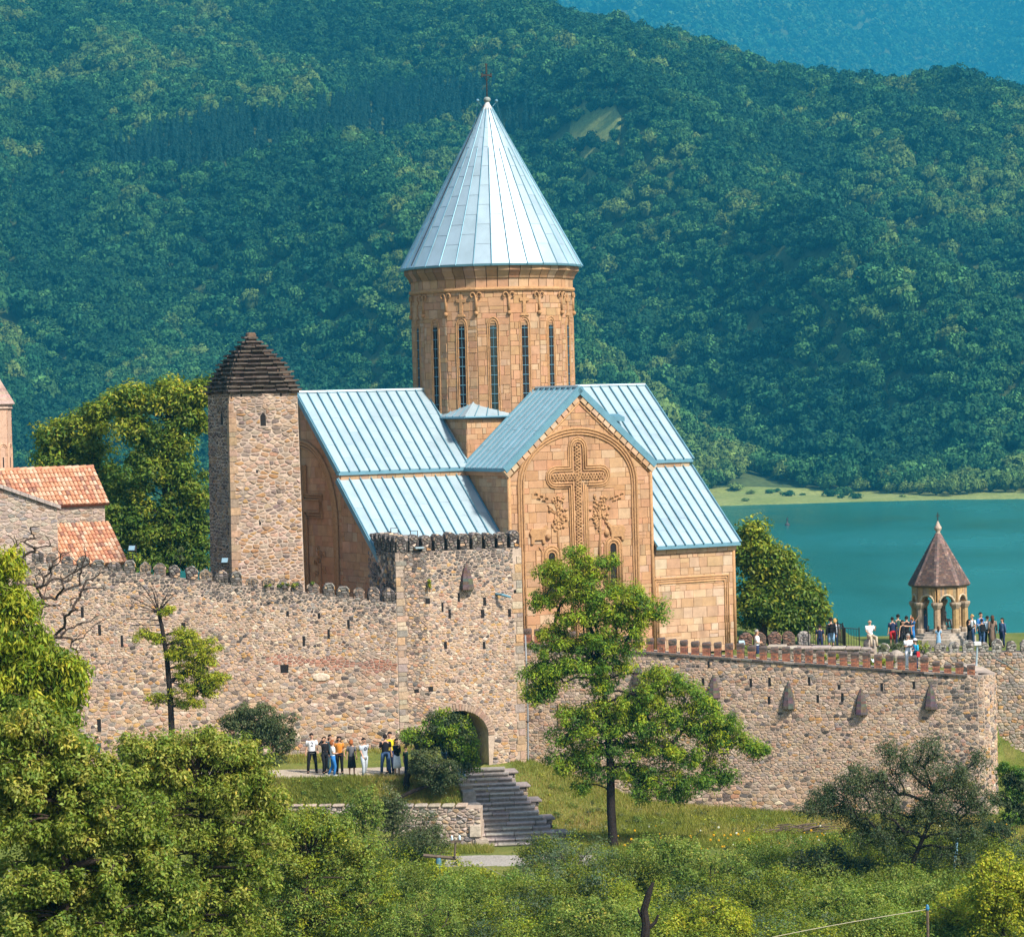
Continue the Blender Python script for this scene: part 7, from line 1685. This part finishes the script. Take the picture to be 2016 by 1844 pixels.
    person('man all in white behind the brick battlements', ped(1789, 1318, 141.0, at(1789, 1318, 141.0).z), 30, 1.76, 'white', 'white', 'hair_grey', arms=('fold', 'fold'), group=G2)
    person('person in white hat and blue patterned jacket with a red bag', ped(1803, 1318, 140.6, at(1803, 1318, 140.6).z), -60, 1.5, 'cyan', 'navy', hat='white', sleeves='long', arms=('bent', 'bent'), bag=('red', 'side'), female=True, group=G2)
people()

# ------------------------------------------------------------------ small things
def small_things():
    # iron railing round the stair head
    def rail(pts, h, label):
        t = thing('railing', label, 'railing'); pts = [Vector(p) for p in pts]
        for z in (.12, h): mb = MB(); mb.tube([p + UPV * z for p in pts], .022, 5); mb.build('rail', M['iron'], t)
        for a, b in zip(pts, pts[1:]):
            n = max(2, int((b - a).length / .125))
            for k in range(n + (b == pts[-1])):
                q = a.lerp(b, k / n); mb = MB(); big = k == 0 or k == n; mb.tube([q, q + UPV * (h + (.1 if big else 0))], .028 if big else .012, 4); mb.build('post' if big else 'baluster', M['iron'], t)
    z = at(1600, 1275, 149.0).z
    rail([(at(1592, 1275, 149.5).x, 149.5, z), (at(1650, 1275, 148.8).x, 148.8, z), (at(1692, 1275, 148.6).x, 148.6, z - .1)], 1.05, 'black iron railing on the terrace behind the brick battlements')
    rail([(at(1650, 1275, 151.5).x, 151.5, z), (at(1660, 1270, 150.5).x, 150.5, z), (at(1664, 1275, 149.2).x, 149.2, z - .15)], 1.05, 'short curved iron railing beside the people on the terrace')
    # wooden pole with crossbar, cable and bird box
    Y = 112.0; t = thing('utility_post', 'weathered wooden crossbar on a short blue-grey post above the bushes', 'post'); q = at(866, 1715, Y); gz = float(ground_z(q.x, q.y))
    mb = MB(); top = at(866, 1688, Y); mb.tube([(top.x - .05, top.y, gz - .2), (top.x - .05, top.y, top.z)], .10, 8); mb.build('post', plain_mat('blue_paint', (.10, .26, .36), .6, var=.5, scale=6), t)
    a, b = at(833, 1683, Y - .1), at(898, 1689, Y + .1); mb = MB(); mb.tube([a, b], .075, 6); mb.build('crossbar', M['wood'], t)
    c, d = at(895, 1686, Y), at(897, 1655, Y); mb = MB(); mb.tube([c, d], .045, 6); mb.build('upright', M['wood'], t); mb = MB(); mb.box((d.x - .2, d.y - .06, d.z - .05), (d.x + .22, d.y + .06, d.z + .03)); mb.build('insulator_bar', M['wood'], t)
    for s in (-.14, .16): mb = MB(); mb.lathe([(.03, 0), (.05, .04), (.035, .1), (.045, .14), (.02, .2)], 8, (d.x + s, d.y, d.z + .03)); mb.build('insulator', plain_mat('porcelain', (.55, .68, .75), .3, var=.1), t, True)
    def cable(label, pts, r_=.013, col=(.36, .32, .22)):
        P = [Vector(p) for p in pts]; out = []
        for i in range(len(P) - 1):
            p0, p1, p2, p3 = P[max(0, i - 1)], P[i], P[i + 1], P[min(len(P) - 1, i + 2)]
            for k in range(6):
                t_ = k / 6; out.append(.5 * ((2 * p1) + (p2 - p0) * t_ + (2 * p0 - 5 * p1 + 4 * p2 - p3) * t_ ** 2 + (3 * p1 - p0 - 3 * p2 + p3) * t_ ** 3))
        out.append(P[-1]); mb = MB(); mb.tube(out, r_, 5); tag(mb.build('cable', plain_mat('cable_sheath', col, .7, var=.2)), label, 'cable')
    cable('pale cable sagging from the wooden post into the bushes', [at(896, 1688, Y), at(930, 1702, 111), at(960, 1708, 110), at(990, 1722, 109), at(1060, 1750, 108)])
    cable('pale cable stretched across the bushes at lower right', [at(1520, 1844, 93), at(1600, 1828, 94), at(1700, 1810, 95), at(1826, 1789, 96)])
    t = thing('utility_post', 'short dark stake with a blue insulator in the lower right bushes', 'post'); q = at(1826, 1800, 96); mb = MB(); mb.tube([(q.x, q.y, float(ground_z(q.x, q.y)) - .1), (q.x, q.y, q.z + .15)], .05, 6); mb.build('post', M['wood'], t); mb = MB(); mb.lathe([(.05, 0), (.07, .05), (.05, .15), (.02, .2)], 8, (q.x, q.y, q.z + .15)); mb.build('insulator', plain_mat('blue_glaze', (.03, .16, .3), .3), t)
    t = thing('blue_pole', 'flaking light blue pole beside the forked dark tree', 'pole'); q = at(1876, 1745, 113); q2 = at(1886, 1628, 113.4); mb = MB(); mb.tube([(q.x, q.y, float(ground_z(q.x, q.y)) - .1), q, q2], [.07, .065, .055], 8); mb.build('shaft', plain_mat('flaking_blue', (.22, .42, .55), .6, var=.7, scale=5), t); mb = MB(); mb.ball(q2, .07, 8); mb.build('cap', M['iron'], t)
    # dead snag
    t = thing('dead_snag', 'dead dark tree stump standing up from the bushes at the bottom', 'tree stump'); Y = 92; P = [at(1268, 1860, Y), at(1272, 1820, Y), at(1268, 1790, Y), at(1278, 1755, Y), at(1286, 1736, Y)]; q = P[0]
    mb = MB(); mb.tube([Vector((q.x, q.y, float(ground_z(q.x, q.y)) - .1))] + P, [.2, .16, .14, .12, .10, .045], 8); mb.build('trunk', M['bark_dark'], t); mb = MB(); mb.tube([at(1272, 1815, Y), at(1258, 1795, Y), at(1256, 1785, Y)], [.08, .05, .02], 6); mb.tube([at(1272, 1830, Y), at(1290, 1815, Y), at(1296, 1800, Y)], [.07, .06, .04], 6); mb.build('branch', M['bark_dark'], t)
    # floodlights
    def flood(x, y, Y, label, rz=0.0, on=None):
        q = at(x, y, Y); t = thing('floodlight', label, 'floodlight', q, rz); mb = MB(); mb.M = Matrix.Rotation(R(-25), 4, 'X'); mb.box((-.17, -.08, -.13), (.17, .09, .13)); mb.box((-.19, -.1, -.15), (.19, -.075, .15)); mb.build('housing', M['iron'], t, bevel=.015)
        mb = MB(); mb.M = Matrix.Rotation(R(-25), 4, 'X'); mb.box((-.15, -.106, -.11), (.15, -.101, .11)); mb.build('lens', plain_mat('lamp_glass', (.25, .38, .45), .15, var=.1, spec=.7), t)
        mb = MB(); mb.tube([(-.19, 0, 0), (-.19, 0, -.24), (.19, 0, -.24), (.19, 0, 0)], .018, 4); mb.tube([(0, 0, -.24), (0, .02, -.24 - (on or .3))], .03, 6); mb.build('bracket', M['iron'], t)
    flood(776, 1046, 138.6, 'floodlight on the gate tower parapet, left one', .2, .5); flood(815, 1051, 138.8, 'floodlight on the gate tower parapet, right one', .1, .45); flood(444, 1104, 134.4, 'blue-glass floodlight at the foot of the watchtower', -.3, .5); flood(261, 1080, 134.0, 'small floodlight near the lower tile roof corner', -.3, .5); flood(1459, 1266, 144.5, 'black floodlight at the foot of the church corner', .4, .5); flood(1720, 1300, 143.0, 'blue-glass floodlight behind the brick battlements', .2, .5)
    q = at(843, 1068, 138.2)
    # rain pipe beside the gate tower
    t = thing('drain_pipe', 'thin grey rainwater pipe down the wall beside the gate tower', 'pipe'); mb = MB(); Y = 137.6; mb.tube([at(1034, 1250, 137.95), at(1036, 1300, Y), at(1039, 1400, Y), at(1040, 1545, Y)], .045, 7); mb.build('pipe', plain_mat('grey_pipe', (.24, .26, .28), .5, var=.2), t)
    for y in (1330, 1420, 1500): q = at(1038, y, Y - .03); mb = MB(); mb.lathe([(.06, -.03), (.06, .03)], 8, q); mb.build('clamp', M['iron'], t)
    # lamp post with cable by the corner
    t = thing('camera_post', 'slim grey post with a white box and cable near the wall corner', 'post'); p0 = at(1986 - 65, 1330, 139.0); p1 = at(1924, 1270, 139.0); mb = MB(); mb.tube([p0, p1], .05, 7); mb.build('post', M['zinc'], t); mb = MB(); mb.box((p1.x - .18, p1.y - .12, p1.z - .02), (p1.x + .18, p1.y + .12, p1.z + .18)); mb.build('box', plain_mat('white_box', (.6, .6, .58), .5), t, bevel=.03)
    mb = MB(); mb.tube([p1 + Vector((.1, 0, .1)), at(1960, 1296, 141), at(2000, 1316, 143), at(2040, 1334, 145)], .015, 4); mb.build('cable', M['zinc'], t)
    # buoy on the lake, gull
    d = ray(1550, 1034); k = (LAKE_Z - EYE) / d.z; q = Vector((0, 0, EYE)) + d * k; t = thing('buoy', 'small dark buoy floating on the lake', 'buoy', q); mb = MB(); mb.lathe([(.5, -.4), (.8, 0), (.7, .4), (.25, .6), (.18, 1.7), (.3, 1.8), (.25, 2.1)], 10); mb.build('float', plain_mat('rust_red', (.05, .035, .035), .6), t, True); mb = MB(); mb.lathe([(.1, 2.1), (.1, 2.5)], 6); mb.build('mast', M['iron'], t)
    # plants on the wall tops
    def plant(label, x, y, Y, rx, ry, n, pl, z0=None, ln=(.09, .045), cr=.18):
        t = thing('wall_plant', label, 'plant', group='plants growing on the ruins'); r = np.random.default_rng(int(x)); C = np.array(lobe_points(x, y, Y, rx, ry, n, 0, r)); cols = np.array([q[0] for q in G[pl]]); mb = MB()
        base = at(x, y + ry + 6, Y)
        for c in C[::3]: mb.tube([base, base.lerp(Vector(c), .6) + Vector((0, 0, .05)), Vector(c)], [.018, .012, .006], 4)
        mb.build('stem', M['bark'], t); leaf_obj('foliage', [leaves(C, np.full(n, cr), cols[r.integers(0, len(cols), n)], 60, *ln, .8, .1, .3, .6, r)], t)
    plant('dark green shrub below the belfry terrace', 1760, 1272, 148.3, 34, 12, 20, 'dull', cr=.3); plant('light green shrub beside the man in white on the battlements', 1818, 1272, 148.3, 18, 10, 10, 'shrub', cr=.26); plant('bright leafy vine on the wall behind the battlements', 1745, 1300, 141.5, 44, 8, 22, 'yellow', cr=.2); plant('bright green vine near the blue-glass floodlight', 1640, 1292, 142.5, 26, 6, 10, 'yellow', cr=.18); plant('small yellow weed on the gate tower ledge', 846, 1150, 134.9, 3, 10, 5, 'yellow', cr=.1)
    plant('low weeds beside the church corner', 1475, 1275, 144.6, 14, 5, 6, 'shrub', cr=.16); plant('weeds on the wall before the watchtower', 560, 1150, 133.6, 60, 4, 12, 'shrub', cr=.12); plant('white-flowered hogweed behind the left merlons', 355, 1092, 136.0, 10, 14, 6, 'dull', cr=.16); plant('small weed at the post by the wall corner', 1930, 1318, 138.6, 6, 8, 4, 'yellow', cr=.14)
    # heap of cut branches on the grass
    t = thing('brushwood_heap', 'heap of dry cut branches lying on the grass slope', 'branches'); c = at(1580, 1652, 127.5); rd = random.Random(3); gz = float(ground_z(c.x, c.y))
    for k in range(26):
        p = Vector((c.x + rd.uniform(-1.4, 1.6), c.y + rd.uniform(-.7, .7), gz + rd.uniform(.02, .4))); a = rd.uniform(-.5, .5); L = rd.uniform(.6, 1.5); mb = MB(); mb.tube([p - Vector((math.cos(a), math.sin(a), 0)) * L / 2, p + Vector((0, 0, .08)), p + Vector((math.cos(a), math.sin(a), rd.uniform(-.1, .2))) * L / 2], [.03, .025, .008], 5); mb.build('branch', M['wood'], t)
small_things()
